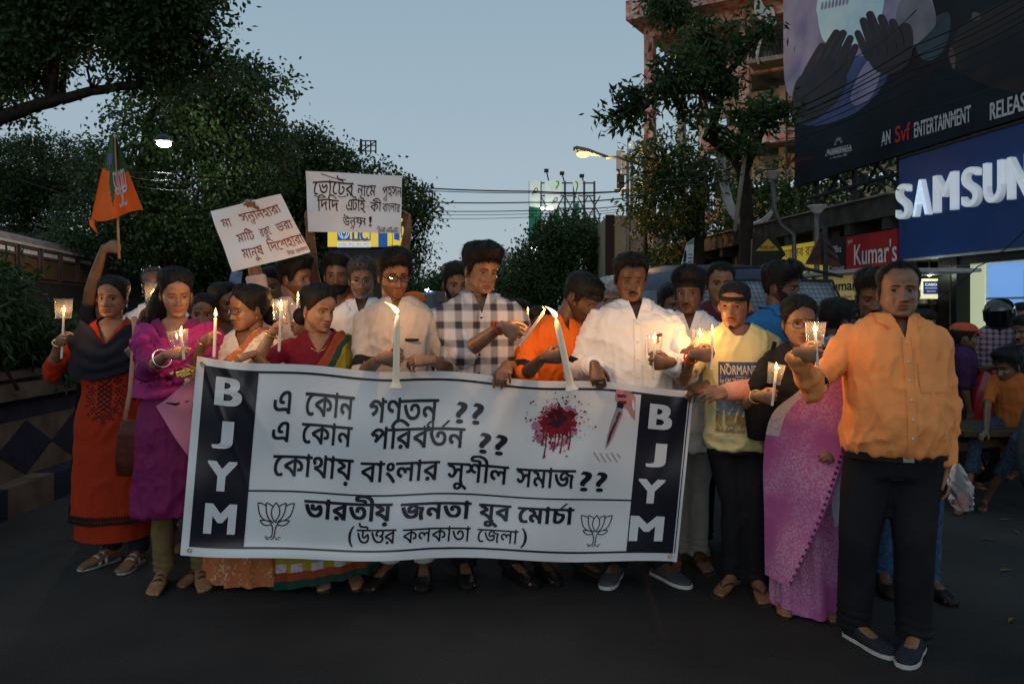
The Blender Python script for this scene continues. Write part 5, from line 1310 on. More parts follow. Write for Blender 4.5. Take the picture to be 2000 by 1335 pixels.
mkb(mb, 'shell_emblem', PW, bb, so); mb = MB(); c = buv(1541, 317); mb.add([BF(c[0] + .0085 * math.cos(t), c[1] + .022 * math.sin(t), .012) for t in [2 * math.pi * k / 20 for k in range(20)]], [tuple(range(20))]); mkb(mb, 'round_emblem', mat('print_dim_red', (.16, .01, .012), .5), bb, so); btext('RED FM 93.5', 1554, 318, 1588, 311, .07, MATS['print_dim_red'], .02)
mb = MB()
for Y in np.arange(16, 8, -1.3): mb.tube([FP(Y, 3.4, .3), FP(Y, 8.4, .3)], .05, 6); mb.tube([FP(Y, 3.4, 1.6), FP(Y, 4.6, .3)], .035, 6)
for z in (3.75, 5.2, 6.8, 8.2): mb.tube([FP(16.2, z, .22), FP(6, z, .22)], .04, 6)
for Y in np.arange(16, 9, -1.3): mb.tube([FP(Y, 3.4, .3), FP(Y - 1.3, 4.6, .3)], .03, 6)
mkb(mb, 'steel_frame', STEELD, bb, so)

# ---- red and beige concrete tower
TY = 28.0; A_ = P(1222, 40, TY); tf, tg = Vector((.859, -.511, 0)), Vector((.511, .859, 0)); T0 = Vector((A_.x, A_.y, 0)); tw = thing('concrete_tower', 'weathered red and beige concrete tower with open floors at the upper right', 'building', T0, math.atan2(tf.y, tf.x))
def tbox(a0, a1, b0, b1, z0, z1, name, m_): mb = MB(); mb.box(((a0 + a1) / 2, (b0 + b1) / 2, (z0 + z1) / 2), (a1 - a0, b1 - b0, z1 - z0)); return mb.build(name, m_, tw)
ZR = A_.z; tbox(0, 14, 0, 8, ZR, ZR + .68, 'roof_slab', REDP); tbox(.3, 13.8, .95, 1.25, ZR - .40, ZR - .003, 'beam', REDP); tbox(.35, .65, 1.26, 7.5, ZR - .35, ZR - .003, 'beam', BEIGEC)
for a in (.33, 3.72, 7.1, 10.5): tbox(a, a + .34, .9, 1.24, 0, ZR - .403, 'column', REDP); tbox(a - .1, a + .16, 4.8, 5.1, 0, ZR - .353, 'column', BEIGEC)
for z0, z1 in ((9.42, 9.92), (7.05, 7.42), (4.5, 4.9)): tbox(2.3, 3.70, .98, 1.2, z0, z1, 'beam', REDP); tbox(4.08, 13.5, .98, 1.2, z0, z1, 'beam', REDP); tbox(2.2, 13.5, 1.26, 4.7, z1 - .2, z1 - .02, 'floor_slab', CONC)
for z0, z1 in ((8.55, 9.35), (7.5, 8.2), (6.1, 7.0), (5.0, 5.8), (3.5, 4.45), (.1, 3.2)): tbox(2.25, 13.5, 3.0, 3.2, z0, z1, 'wall_panel', BEIGEC)
for a in (1.7, 4.6, 6.2, 8.4): tbox(a, a + .22, 2.85, 3.3, .1, 9.4, 'fin', BEIGEC)
tbox(2.6, 2.85, 3.4, 3.6, 0, ZR - .01, 'column', CONC); tbox(4.2, 5.4, .1, .97, 9.5, 9.62, 'balcony_slab', CONC)
mb = MB()
for k in range(11): mb.tube([(4.25 + .115 * k, .14, 9.62), (4.25 + .115 * k, .14, 10.5)], .016, 4)
mb.tube([(4.2, .14, 10.5), (5.45, .14, 10.5)], .024, 5); mb.build('balcony_railing', STEELD, tw)
mb = MB()
for k in range(12): mb.tube([(5.3, .8, 6.6 + .24 * k), (5.75, .8, 6.6 + .24 * k)], .02, 4)
for a in (5.3, 5.75): mb.tube([(a, .8, 6.4), (a, .8, 9.5)], .03, 5)
mb.build('ladder', STEELD, tw)
V, Q = crown_leaves([E(1300, 18, 26, 30, TY - 1.9), E(1330, 30, 12, 18, TY - 1.9)], 2600, .22, 77, clump=.25, w=.4, droop=.9); hp = thing('hanging_plant', 'weeds hanging from the roof edge of the concrete tower', 'plant', P(1300, 0, TY - 1.9)); link('foliage', fast_mesh('foliage', V - np.array(hp.location), Q, LEAF_D), hp)
TARP = mat('torn_white_cloth', (.50, .49, .48), .8, .15, 3)
def ribbon(label, pts, ws, Y, m_, name='torn_banner', fold=.05):
    r = thing(name, label, 'cloth', P(*pts[0], Y)); o = -Vector(r.location); n = 40; xs = np.arange(len(pts), dtype=float); pa = np.array(pts, float); mb = MB(); g = []
    for i in range(n + 1):
        t = (len(pts) - 1) * i / n; x, y2 = float(cub(np.array([t]), xs, pa[:, 0])[0]), float(cub(np.array([t]), xs, pa[:, 1])[0]); w = float(np.interp(t, xs, ws)); e = .01; dx = float(cub(np.array([t + e]), xs, pa[:, 0])[0]) - float(cub(np.array([t - e]), xs, pa[:, 0])[0]); dy = float(cub(np.array([t + e]), xs, pa[:, 1])[0]) - float(cub(np.array([t - e]), xs, pa[:, 1])[0]); q = math.hypot(dx, dy) or 1; nx, ny = -dy / q, dx / q
        g.append([P(x + nx * w * (j / 8 - .5), y2 + ny * w * (j / 8 - .5), Y) + Vector((0, fold * math.sin(j * 2.1 + i * .25), 0)) + o for j in range(9)])
    mb.loft(g, 0, cap=False, closed=False); mb.build('cloth', m_, r, smooth=True); return r
ribbon('long torn white banner sagging between the tower and the market roof', [(1412, 250), (1410, 330), (1425, 400), (1455, 438), (1490, 432), (1512, 408)], [14, 20, 17, 13, 12, 6], 18.2, TARP); ribbon('torn grey sheet hanging from the tower roof beside the billboard', [(1478, -10), (1486, 20), (1500, 30), (1515, 50)], [10, 24, 34, 5], 24, TARP); ribbon('narrow strip of white cloth hanging below the balcony', [(1488, 70), (1478, 110), (1482, 125)], [5, 5, 2], 24, TARP)
pp = thing('leaning_pole', 'pale pole leaning against the trunk of the forked tree', 'pole', P(1435, 452, 13.4)); MB().tube([(0, 0, 0), tuple(P(1456, 298, 13.6) - P(1435, 452, 13.4))], [.038, .036], 8).build('pole', CONC, pp, smooth=True)

# ---- lamps
def street_light(label, head, pole_top, base, m_, lamp_r, col, power, tilt=0.0, L=.9, group=None):
    h, t, b2 = Vector(head), Vector(pole_top), Vector(base); r = thing('street_lamp', label, 'street lamp', (b2.x, b2.y, 0), 0, group); o = Vector((-b2.x, -b2.y, 0)); MB().tube([b2 + o, t + o], [.07, .045], 10).build('pole', STEELD, r, smooth=True)
    d = (h - t).normalized(); MB().tube([t + o, t + o + d * (h - t).length * .5 + Vector((0, 0, .08)), h + o - d * L * .5], .035, 8).build('arm', STEEL, r, smooth=True)
    mb = MB(); u = Vector((0, 0, 1)); s = d.cross(u).normalized(); rg = []
    for k, w, hh in ((-.55, .05, .05), (-.2, .09, .09), (.05, .16, .13), (.4, .15, .13), (.5, .10, .08)): c = h + o + d * (k * L); rg.append([c + s * (w * math.cos(q)) + u * (hh * max(0, math.sin(q)) + .02) for q in [2 * math.pi * i / 14 for i in range(14)]])
    mb.loft(rg); mb.build('lamp_housing', STEEL, r, smooth=True)
    mb = MB(); mb.ell(h + o + d * (.2 * L) - u * .03, (lamp_r * 1.3, lamp_r, lamp_r * .62), 14, 9); mb.build('lamp_glass', m_, r, smooth=True)
    l_ = bpy.data.lights.new('lamp_light', 'POINT'); l_.energy = power; l_.color = col; l_.shadow_soft_size = .12; lo = bpy.data.objects.new('lamp_light', l_); COL.objects.link(lo); lo.parent = r; lo.location = h + o + d * (.2 * L) - u * (lamp_r * .62 + .16); return r
SOD = emis('sodium', (1, .60, .22), 2.6); street_light('street lamp with a glowing orange head on a long arm by the twin trunk tree', P(1152, 302, 20), P(1258, 324, 20), P(1262, HY, 20), SOD, .13, (1, .5, .12), 520, L=.85); street_light('small distant orange street lamp at the far road end', P(1003, 529, 60), P(1032, 535, 60), P(1036, HY, 60), emis('sodium_far', (1, .55, .18), 4), .24, (1, .5, .12), 120, L=1.0)
FLD = emis('flood_white', (1, .98, .90), 60); street_light('floodlight blazing white among the trees on the left', P(320, 278, 14.5), P(319, 296, 20.0), P(318, HY, 20.0), FLD, .10, (1, .96, .82), 150, L=.4); street_light('white lamp below the torn billboard', P(1049, 478, 58), P(1056, 470, 58), P(1058, HY, 58), emis('white_far', (.95, 1, .95), 16), .33, (1, 1, .9), 60); street_light('tiny white lamp above the blue bus', P(838, 564, 75), P(838, 560, 75.4), P(838, HY, 75.4), MATS['white_far'], .3, (1, 1, .9), 30)
def bowl_lamp(label, px, py, rpx, Y, pole):
    c = P(px, py, Y); k = Y / F; r = thing('bowl_lamp', label, 'street lamp', c, 0, 'unlit bowl shaped street lamps'); mb = MB(); R_ = rpx * k; mb.lathe((0, 0, 0), [(R_ * .18, -R_ * .75), (R_ * .30, -R_ * .72), (R_ * .55, -R_ * .45), (R_ * .85, .0), (R_, R_ * .10), (R_ * .92, R_ * .16), (.01, R_ * .22)], 20); mb.build('lamp_bowl', mat('bowl_glass', (.46, .43, .40), .5), r, smooth=True); mb = MB(); mb.tube([Vector((0, 0, -R_ * .7))] + [P(x, y2, Y) - c for x, y2 in pole], .045, 8); mb.build('post', STEEL, r, smooth=True)
bowl_lamp('unlit bowl lamp on a curved arm left of the film billboard', 1509, 338, 17, 14.5, ((1510, 360), (1513, 410), (1525, 440), (1550, 458), (1552, 520), (1552, 640), (1552, 760))); bowl_lamp('unlit bowl lamp on a straight post above the brown triangle', 1596, 404, 19, 13.0, ((1596, 440), (1595, 560), (1595, 780)))
tr = thing('triangle_sign', 'back of a rusty brown triangular road sign on a dark post', 'sign', P(1606, 510, 9.5)); TS = lambda x, y2, d=0.0: P(x, y2, 9.5) - P(1606, 510, 9.5) + Vector((0, d, 0)); RUSTM = mat('rust_brown', (.09, .035, .018), .8, .3, 6); mb = MB(); mb.add([TS(1573, 516), TS(1642, 519), TS(1609, 447), TS(1573, 516, .02), TS(1642, 519, .02), TS(1609, 447, .02)], [(0, 1, 2), (3, 5, 4), (0, 3, 4, 1), (1, 4, 5, 2), (2, 5, 3, 0)]); mb.build('plate', RUSTM, tr)
for a, b2 in (((1578, 508), (1609, 490)), ((1637, 508), (1609, 488)), ((1588, 488), (1609, 476)), ((1630, 490), (1609, 470))): mb = MB(); mb.beam(TS(*a, -.012), TS(*b2, -.012), .02); mb.build('brace', STEELD, tr)
mb = MB(); mb.tube([TS(1609, 440, -.03), TS(1611, 560, -.03), TS(1611, 845, -.03)], .032, 8); mb.build('post', STEELD, tr)
dg = thing('cafe_sign', 'dark diamond shaped cafe board with a yellow triangle under the canopy', 'sign', P(1498, 490, 12.5)); DS = lambda x, y2, d=0.0: P(x, y2, 12.5) - P(1498, 490, 12.5) + Vector((0, d, 0)); mb = MB(); pts = [(1470, 467), (1515, 464), (1535, 497), (1520, 512), (1468, 520)]; mb.add([DS(x, y2) for x, y2 in pts] + [DS(x, y2, .08) for x, y2 in pts], [tuple(range(5)), tuple(range(9, 4, -1))] + [(i, (i + 1) % 5, 5 + (i + 1) % 5, 5 + i) for i in range(5)]); mb.build('board', mat('cafe_black', (.012, .011, .010), .5), dg); mb = MB(); mb.add([DS(1476, 490, -.006), DS(1522, 489, -.006), DS(1500, 466, -.006)], [(0, 1, 2)]); mb.build('triangle', mat('cafe_yellow', (.42, .27, .015), .5), dg); mb = MB(); lay(mb, fit(text2d('MODEL CAFE', .02), (1484, 1513, -486, -480)), lambda a, b2: DS(a, -b2, -.010)); lay(mb, stroke([(1472, -497), (1524, -495)], 1.2), lambda a, b2: DS(a, -b2, -.010)); mb.build('lettering', STEELD, dg); mb = MB(); mb.tube([DS(1498, 464, .04), DS(1498, 440, .04)], .02, 6); mb.build('hanger', STEELD, dg)
hb = thing('small_hoarding', 'small leaning white and green hoarding with a printed portrait by the tree trunk', 'sign', P(1340, 520, 11)); HSn = lambda x, y2, d=0.0: P(x, y2, 11) - P(1340, 520, 11) + Vector((0, d, 0)); mb = MB(); pts = [(1326, 535), (1353, 532), (1356, 464), (1342, 474)]; mb.add([HSn(*p_) for p_ in pts] + [HSn(*p_, .03) for p_ in pts], [(0, 1, 2, 3), (7, 6, 5, 4)] + [(i, (i + 1) % 4, 4 + (i + 1) % 4, 4 + i) for i in range(4)]); mb.build('board', mat('hoarding_white', (.40, .42, .44), .6), hb); mb = MB(); mb.add([HSn(1341, 478, -.004), HSn(1355.5, 476, -.004), HSn(1356, 464, -.004), HSn(1342, 474, -.004)], [(0, 1, 2, 3)]); mb.build('green_band', mat('hoarding_green', (.05, .20, .14), .6), hb); mb = MB(); mb.add([HSn(x, y2, -.004) for x, y2 in ((1334, 512), (1339, 512), (1341, 500), (1340, 490), (1338, 488), (1335, 498))], [tuple(range(6))]); [mb.add([HSn(1344, y2, -.004), HSn(1352, y2 - .5, -.004), HSn(1352, y2 - 2.5, -.004), HSn(1344, y2 - 2, -.004)], [(0, 1, 2, 3)]) for y2 in (498, 505, 512, 519)]; mb.build('print', NAVYP, hb); mb = MB(); mb.tube([HSn(1340, 533, .04), HSn(1338, 700, .04)], .03, 6); mb.build('post', STEELD, hb)
# ---- insurance kiosk
lk = thing('kiosk', 'advertising kiosk with backlit yellow and blue insurance panels', 'kiosk', P(705, HY, 21).xy.to_3d()); so = -Vector(lk.location); LP = lambda x, y2, d=0.0: P(x, y2, 21) + so + Vector((0, d, 0)); mb = MB(); a, b2 = LP(640, 483), LP(766, 420); mb.box(((a.x + b2.x) / 2, .6, (a.z + b2.z) / 2), (b2.x - a.x, 1.16, b2.z - a.z)); mb.build('lightbox', mat('kiosk_dark', (.03, .03, .035), .6), lk); mb = MB(); a, b2 = LP(640, 600), LP(770, 486); mb.box(((a.x + b2.x) / 2, .6, (a.z + b2.z) / 2), (b2.x - a.x, 1.1, b2.z - a.z)); mb.build('booth', MATS['kiosk_dark'], lk)
lic = dict(y=emis('panel_yellow', (.90, .66, .10), .75), b=emis('panel_blue', (.03, .12, .40), .7), w=emis('panel_white', (.75, .85, .90), .8)); LQ = lambda x0, x1, y0, y1, k, nm, d: MB().quad(LP(x0, y1, d), LP(x1, y1, d), LP(x1, y0, d), LP(x0, y0, d)).build(nm, lic[k], lk)
LQ(640, 766, 421, 482, 'y', 'front_panel', -.004); LQ(659, 724, 421, 470, 'b', 'blue_field', -.010); LQ(659, 724, 474, 483, 'w', 'white_strip', -.012); LQ(739, 757, 421, 482, 'b', 'blue_stripe', -.010); LQ(684, 722, 425, 467, 'y', 'yellow_field', -.016)
mb = MB(); lay(mb, fit(text2d('LIC', .05), (688, 719, -471, -445)), lambda a, b2: LP(a, -b2, -.02)); mb.build('lettering', lic['b'], lk); mb = MB(); lay(mb, fit(text2d('LIFE INSURANCE CORPORATION OF INDIA', .0), (660, 723, -482.5, -480)), lambda a, b2: LP(a, -b2, -.02)); lay(mb, fit(text2d('भारतीय जीवन बीमा निगम', .0), (660, 722, -479, -475)), lambda a, b2: LP(a, -b2, -.02)); mb.build('lettering', STEELD, lk)
mb = MB(); c = (672, -455)
for s_ in (-1, 1): lay(mb, stroke(bez((672 + s_ * 1, -466), (672 + s_ * 12, -462), (672 + s_ * 11, -450), (672 + s_ * 8, -444)), 1.6), lambda a, b2: LP(a, -b2, -.02)); lay(mb, stroke(bez((672 + s_ * 1, -463), (672 + s_ * 7, -460), (672 + s_ * 6, -452), (672 + s_ * 3, -448)), 1.6), lambda a, b2: LP(a, -b2, -.02))
lay(mb, stroke([(672, -456), (672, -446)], 3.0), lambda a, b2: LP(a, -b2, -.02)); mb.build('hands_emblem', lic['w'], lk)
a, b2, c, d = LP(766, 482), LP(784, 490, 1.15), LP(784, 425, 1.15), LP(766, 421); sx = b2.x - a.x; RP = lambda u, v, o=0.0: Vector((a.x + .012 + o + (.30) * u, -.0 + 1.16 * u, a.z + (d.z - a.z) * v)); MB().quad(RP(0, 0), RP(1, 0), RP(1, 1), RP(0, 1)).build('side_panel', lic['y'], lk); MB().quad(RP(.08, .25, -.0).lerp(RP(.08, .25), 1) + Vector((0, -.01, 0)), RP(.4, .25) + Vector((0, -.01, 0)), RP(.4, .95) + Vector((0, -.01, 0)), RP(.08, .95) + Vector((0, -.01, 0))).build('blue_field', lic['b'], lk); mb = MB(); lay(mb, fit(text2d('LIC', .04), (.48, .92, .35, .85)), lambda u, v: RP(u, v) + Vector((0, -.012, 0))); mb.build('lettering', lic['b'], lk)

# ---- far things
fb = thing('torn_billboard', 'far torn green and white billboard on a tall lattice frame', 'billboard', P(1095, 480, 60)); so = -Vector(fb.location); FQ = lambda x, y2, d=0.0: P(x, y2, 60) + so + Vector((0, d, 0)); mb = MB()
for x in (1035, 1056, 1078, 1104, 1122, 1142, 1162):
    mb.tube([FQ(x, 352, .5), FQ(x, 545, .5)], .09, 5)
for y2 in (355, 380, 405, 430, 455): mb.tube([FQ(1035, y2, .55), FQ(1163, y2, .55)], .06, 5)
for k in range(10): x = 1056 + 12 * (k % 5) * 2; y2 = 380 + 42 * (k // 5); mb.tube([FQ(x, y2, .6), FQ(x + 22, y2 + 40, .6)], .05, 5); mb.tube([FQ(x + 22, y2, .6), FQ(x, y2 + 40, .6)], .05, 5)
mb.build('lattice', STEEL, fb)
WP_ = mat('billboard_white_glow', (.62, .66, .62), .7, .1, 2, emit=(.75, .85, .75), estr=.34); GP_ = mat('billboard_green', (.02, .17, .10), .7, .2, 2)  # white sheets emit faintly so that they look lit
for nm, pts, m_ in (('white_sheet', ((1034, 352), (1056, 351), (1055, 404), (1034, 403)), WP_), ('white_sheet', ((1064, 351), (1098, 351), (1094, 390), (1086, 410), (1066, 405)), WP_), ('white_sheet', ((1118, 350), (1142, 350), (1130, 372), (1128, 398)), WP_), ('green_sheet', ((1034, 402), (1055, 406), (1054, 470), (1036, 470)), GP_), ('green_sheet', ((1082, 408), (1092, 408), (1096, 432), (1103, 450), (1090, 442)), GP_), ('green_sheet', ((1124, 396), (1131, 394), (1131, 450), (1122, 450)), GP_), ('green_sheet', ((1164, 420), (1172, 446), (1166, 448)), GP_)):
    mb = MB(); mb.add([FQ(x, y2, .2) for x, y2 in pts] + [FQ(x, y2, .24) for x, y2 in pts], [tuple(range(len(pts))), tuple(range(2 * len(pts) - 1, len(pts) - 1, -1))]); mb.build(nm, m_, fb)
mb = MB(); lay(mb, stroke(bez((1040, -380), (1050, -350), (1056, -380), (1042, -375)), 1.5), lambda a, b2: FQ(a, -b2, .15)); mb.build('scroll_print', STEELD, fb); mb = MB(); lay(mb, stroke(bez((1078, -398), (1090, -370), (1094, -398), (1080, -392)), 1.5), lambda a, b2: FQ(a, -b2, .15)); mb.build('scroll_print', STEELD, fb); mb = MB(); lay(mb, stroke(bez((1086, -354), (1096, -352), (1090, -362), (1086, -368)), 2.5), lambda a, b2: FQ(a, -b2, .14)); mb.build('scroll_print', mat('print_leaf_green', (.08, .42, .06), .6), fb); mb = MB(); lay(mb, stroke(bez((1124, -354), (1136, -356), (1120, -376), (1126, -386)), 2.5), lambda a, b2: FQ(a, -b2, .14)); mb.build('scroll_print', mat('print_leaf_green', (.08, .42, .06), .6), fb)
for x, y2 in ((1066, 338), (1096, 343), (1134, 348)): mb = MB(); mb.tube([FQ(x + 6, 352, .3), FQ(x, y2, -1.0)], .05, 5); mb.box(FQ(x, y2, -1.0), (.32, .4, .22)); mb.build('spotlight', STEELD, fb)
for x in (1059, 1069, 1076): mb = MB(); mb.ell(FQ(x, 409, -.6), .12, 8, 6); mb.build('spot_glow', emis('spot_glow', (1, .98, .8), 14), fb)
ct = thing('mobile_mast', 'mobile phone mast with white panel antennas and a grey dish', 'mast', P(1230, HY, 26)); so = -Vector(ct.location); CT = lambda x, y2, d=0.0: P(x, y2, 26) + so + Vector((0, d, 0)); mb = MB()
for x in (1226, 1234): mb.tube([CT(x, 300), CT(x, 610)], .05, 6)
for k in range(16): y2 = 420 + 12 * k; mb.tube([CT(1226, y2), CT(1234, y2 + 12)], .025, 4); mb.tube([CT(1226, y2), CT(1234, y2)], .025, 4)
mb.tube([CT(1226, 270), CT(1226, 300)], .015, 5); mb.tube([CT(1200, 372), CT(1258, 372)], .05, 6); mb.tube([CT(1207, 300), CT(1212, 372)], .03, 6); mb.build('lattice', STEEL, ct)
for x0, x1, y0, y1 in ((1202, 1211, 298, 336), (1213, 1219, 305, 345)): mb = MB(); a, b2 = CT(x0, y1), CT(x1, y0); mb.box(((a.x + b2.x) / 2, -.3, (a.z + b2.z) / 2), (b2.x - a.x, .14, b2.z - a.z)); mb.build('panel_antenna', mat('antenna_white', (.36, .36, .34), .6), ct)
for y2 in (345, 355, 362): mb = MB(); mb.box(CT(1212, y2), (.22, .2, .16)); mb.build('radio_box', STEELD, ct)
mb = MB(); mb.ell(CT(1237, 460, -.25), (.16, .08, .16), 16, 10); mb.build('dish', mat('dish_grey', (.22, .22, .23), .5), ct, smooth=True)
fr_ = thing('billboard_frame', 'empty steel billboard frame above the rounded tree', 'frame', P(720, 290, 62)); so = -Vector(fr_.location); FR = lambda x, y2, d=0.0: P(x, y2, 62) + so + Vector((0, d, 0)); mb = MB()
for x in (706, 714, 724, 734):
    mb.tube([FR(x, 274), FR(x, 300)], .06, 5)
for y2 in (275, 284, 295): mb.tube([FR(705, y2), FR(735, y2)], .05, 5)
mb.tube([FR(706, 295), FR(734, 276)], .05, 5); mb.tube([FR(705, 272), FR(704, 300)], .1, 5); mb.build('lattice', STEELD, fr_)
def block(label, px0, px1, py0, Y, m_, dep=8, wins=(), name='building'):
    a, b2 = P(px0, py0, Y), P(px1, HY, Y); r = thing(name, label, 'building', ((a.x + b2.x) / 2, Y, 0)); mb = MB(); mb.box((0, dep / 2, a.z / 2), (b2.x - a.x, dep, a.z)); mb.build('wall', m_, r)
    for (wx0, wx1, wy0, wy1) in wins: c, d2 = P(wx0, wy0, Y), P(wx1, wy1, Y); mb = MB(); mb.box(((c.x + d2.x) / 2 - (a.x + b2.x) / 2, -.03, (c.z + d2.z) / 2), (d2.x - c.x, .1, c.z - d2.z)); mb.build('window', MATS['bus_glass'], r)
    return r
r = block('plain beige building with a dark corner strip behind the mobile mast', 1186, 1310, 421, 36, mat('warm_beige', (.30, .25, .17), .9, .1, 1), 10); mb = MB(); a, b2 = P(1184, 419, 35.9), P(1200, HY, 35.9); mb.box(((a.x + b2.x) / 2 - r.location.x, .1, a.z / 2), (b2.x - a.x, .4, a.z)); mb.build('corner_strip', mat('dark_brown', (.04, .022, .018), .8), r); mb = MB(); c, d2 = P(1245, 432, 35.5), P(1308, 490, 35.5); mb.box(((c.x + d2.x) / 2 - r.location.x, -.1, (c.z + d2.z) / 2), (d2.x - c.x, .1, c.z - d2.z)); mb.build('hoarding', mat('faded_hoarding', (.36, .17, .14), .8, .4, 1.2, col2=(.30, .25, .26)), r)
block('pale far house with dark windows at the road end', 975, 1022, 492, 90, mat('far_white', (.34, .35, .35), .9), 10, ((988, 996, 508, 518), (1004, 1011, 508, 518), (980, 985, 508, 518))); block('low dim building closing the road behind the buses', 820, 985, 575, 120, mat('far_grey', (.16, .17, .17), .9), 12); block('dark building line far behind the left trees', 60, 640, 500, 48, mat('far_dark', (.05, .052, .05), .9), 10)
block('dark shop row behind the brown bus', -300, 60, 440, 40, MATS['far_dark'], 10)
sg = thing('festoon_lights', 'red lamps over white strip lights at a shop behind the brown bus', 'lights', P(290, 512, 26)); so = -Vector(sg.location); rs = random.Random(1)
for k in range(6): MB().ell(P(248 + 3.2 * k, 489 + rs.uniform(-2, 4), 26) + so, .035, 8, 6).build('red_lamp', emis('red_lamp', (1, .05, .03), 4), sg)
for k in range(14): MB().ell(P(276 + 5.0 * k, 522 + rs.uniform(-4, 6) + (4 if k > 4 else 0), 26) + so, .04 if k < 5 else .022, 8, 6).build('white_lamp', emis('white_lamp', (.8, 1, .95), 5), sg)
MB().quad(P(272, 578, 26.2) + so, P(284, 578, 26.2) + so, P(284, 540, 26.2) + so, P(272, 540, 26.2) + so).build('lit_doorway', emis('lit_doorway', (.55, .75, .50), .9), sg); MB().tube([P(245, 496, 26) + so, P(290, 505, 26) + so, P(345, 530, 26) + so], .015, 5).build('cable', STEELD, sg)
bx = thing('hanging_banner', 'small blue and white street banner behind the second row women', 'banner', P(470, 560, 12)); MB().add([P(446, 556, 12) - P(470, 560, 12), P(470, 560, 12) - P(470, 560, 12), P(474, 530, 12) - P(470, 560, 12), P(452, 528, 12) - P(470, 560, 12)], [(0, 1, 2, 3)]).build('cloth', mat('banner_blue', (.16, .22, .33), .7, .3, 8), bx)

# ---- cables
CABM = mat('cable_black', (.012, .012, .013), .5)
def cable(label, pts, Y0_, Y1_, r, grp, sag=0.0):
    q = [P(x, y2, Y0_ + (Y1_ - Y0_) * i / (len(pts) - 1)) for i, (x, y2) in enumerate(pts)]; rt = q[0]; out = []
    for i in range(len(q) - 1):
        for j in range(10): t = j / 10; p_ = q[i].lerp(q[i + 1], t); p_.z -= sag * 4 * t * (1 - t); out.append(p_ - rt)
    out.append(q[-1] - rt); o_ = MB().tube(out, r, 5).build('overhead_cable', CABM, loc=rt, smooth=True); tag(o_, label, 'cable', grp)
for y0, y1, r, lab in ((363, 372, .035, 'thick upper'), (369, 372, .02, 'thin upper'), (394, 384, .03, 'thick middle'), (412, 398, .022, 'thin middle'), (419, 404, .014, 'thin lower'), (428, 408, .014, 'lowest thin')): cable('%s cable crossing the open sky between the trees' % lab, [(700, y0 - 6), (1040, (y0 + y1) / 2 + 6), (1262, y1 - 2)], 40, 34, r, 'cables crossing the sky', .1)
for k, (a, b2) in enumerate((((1530, 212), (1790, 20)), ((1530, 222), (2030, -40)), ((1530, 232), (2030, -5)), ((1530, 240), (2030, 10)), ((1535, 250), (2030, 22)), ((1535, 262), (2030, 40)), ((1540, 275), (2030, 70)), ((1545, 300), (2030, 130)), ((1560, 340), (2030, 150)), ((1400, 300), (2030, -20)))): cable(('short black cable above all others on', 'topmost long cable crossing', 'second cable from the top crossing', 'third cable from the top crossing', 'thick fourth cable from the top crossing', 'fifth cable from the top crossing', 'sixth cable from the top crossing', 'seventh cable from the top crossing', 'lowest cable touching the lettering of', 'cable from the tree trunk crossing')[k] + ' the film billboard', [a, ((a[0] + b2[0]) / 2, (a[1] + b2[1]) / 2), b2], 12.6, 8.2, .006 + .004 * (k in (1, 2, 4)), 'cables slanting across the film billboard', .06)
cable('thin cable descending across the billboard towards the blue fascia', [(1552, 252), (1640, 320), (1757, 372)], 12, 11.5, .008, 'cables slanting across the film billboard')
for k, (a, m_, b2) in enumerate((((120, 326), (300, 336), (600, 350)), ((100, 365), (250, 362), (420, 370)), ((240, 340), (330, 352), (420, 372)), ((60, 405), (170, 415), (260, 428)))): cable(('upper faint cable left of the tilted placard', 'faint cable crossing behind the flag top', 'faint cable from the flag towards the tilted placard', 'lowest faint cable above the brown bus')[k], [a, m_, b2], 13.5, 14, .008, 'cables between the left trees', .05)
for k, (a, m_, b2) in enumerate((((1230, 350), (1290, 352), (1450, 320)), ((1215, 380), (1330, 360), (1450, 340)), ((1405, 330), (1440, 310), (1456, 300)), ((1455, 310), (1500, 330), (1560, 300)))): cable(('cable from the lamp arm to the forked trunk', 'lower cable from the lamp arm to the forked trunk', 'short cable looped at the fork of the trunk', 'cable leaving the forked trunk towards the billboard')[k], [a, m_, b2], 15, 13, .012, 'cables round the forked tree', .08)
cable('loose cable drooping in front of the shop entrance', [(1800, 600), (1910, 520), (2010, 440)], 9.6, 8.6, .007, 'cables at the phone shop', .05)
# ---- right edge: scooter, cart
sc_ = thing('red_scooter', 'red and white motor scooter parked nose outward near the shop', 'scooter', P(1925, 905, 6.45).xy.to_3d()); so = -P(1925, HY, 6.45); so.z = 0; SX = lambda x, y2, d=0.0: P(x, y2, 6.45) + so + Vector((0, d, 0)); RED = mat('scooter_red', (.34, .014, .022), .25, .1, spec=.7); mb = MB(); rg = []
for x, y2, w, h in ((1906, 858, .035, .02), (1912, 830, .08, .05), (1922, 795, .11, .08), (1930, 760, .13, .10), (1934, 735, .11, .08), (1926, 718, .03, .02)): c = SX(x, y2); rg.append([c + Vector((w * math.cos(q), h * math.sin(q), .02 * math.cos(q))) for q in [2 * math.pi * i / 18 for i in range(18)]])
mb.loft(rg); mb.build('front_fairing', RED, sc_, smooth=True); mb = MB(); mb.add([SX(1917, 730, -.14), SX(1922, 727, -.14), SX(1930, 775, -.16), SX(1926, 790, -.16), SX(1919, 770, -.15)], [(0, 1, 2, 3, 4)]); mb.ell(SX(1938, 772, -.15), (.075, .03, .04), 14, 9, rot=Matrix.Rotation(-.5, 3, 'Y')); mb.build('headlight', MATS['pale_pane'], sc_, smooth=True); mb = MB(); mb.add([SX(1905, 850, -.14), SX(1926, 800, -.15), SX(1938, 806, -.15), SX(1918, 826, -.15), SX(1911, 852, -.14)], [(0, 1, 2, 3, 4)]); mb.build('white_stripe', MATS['sign_white'], sc_)
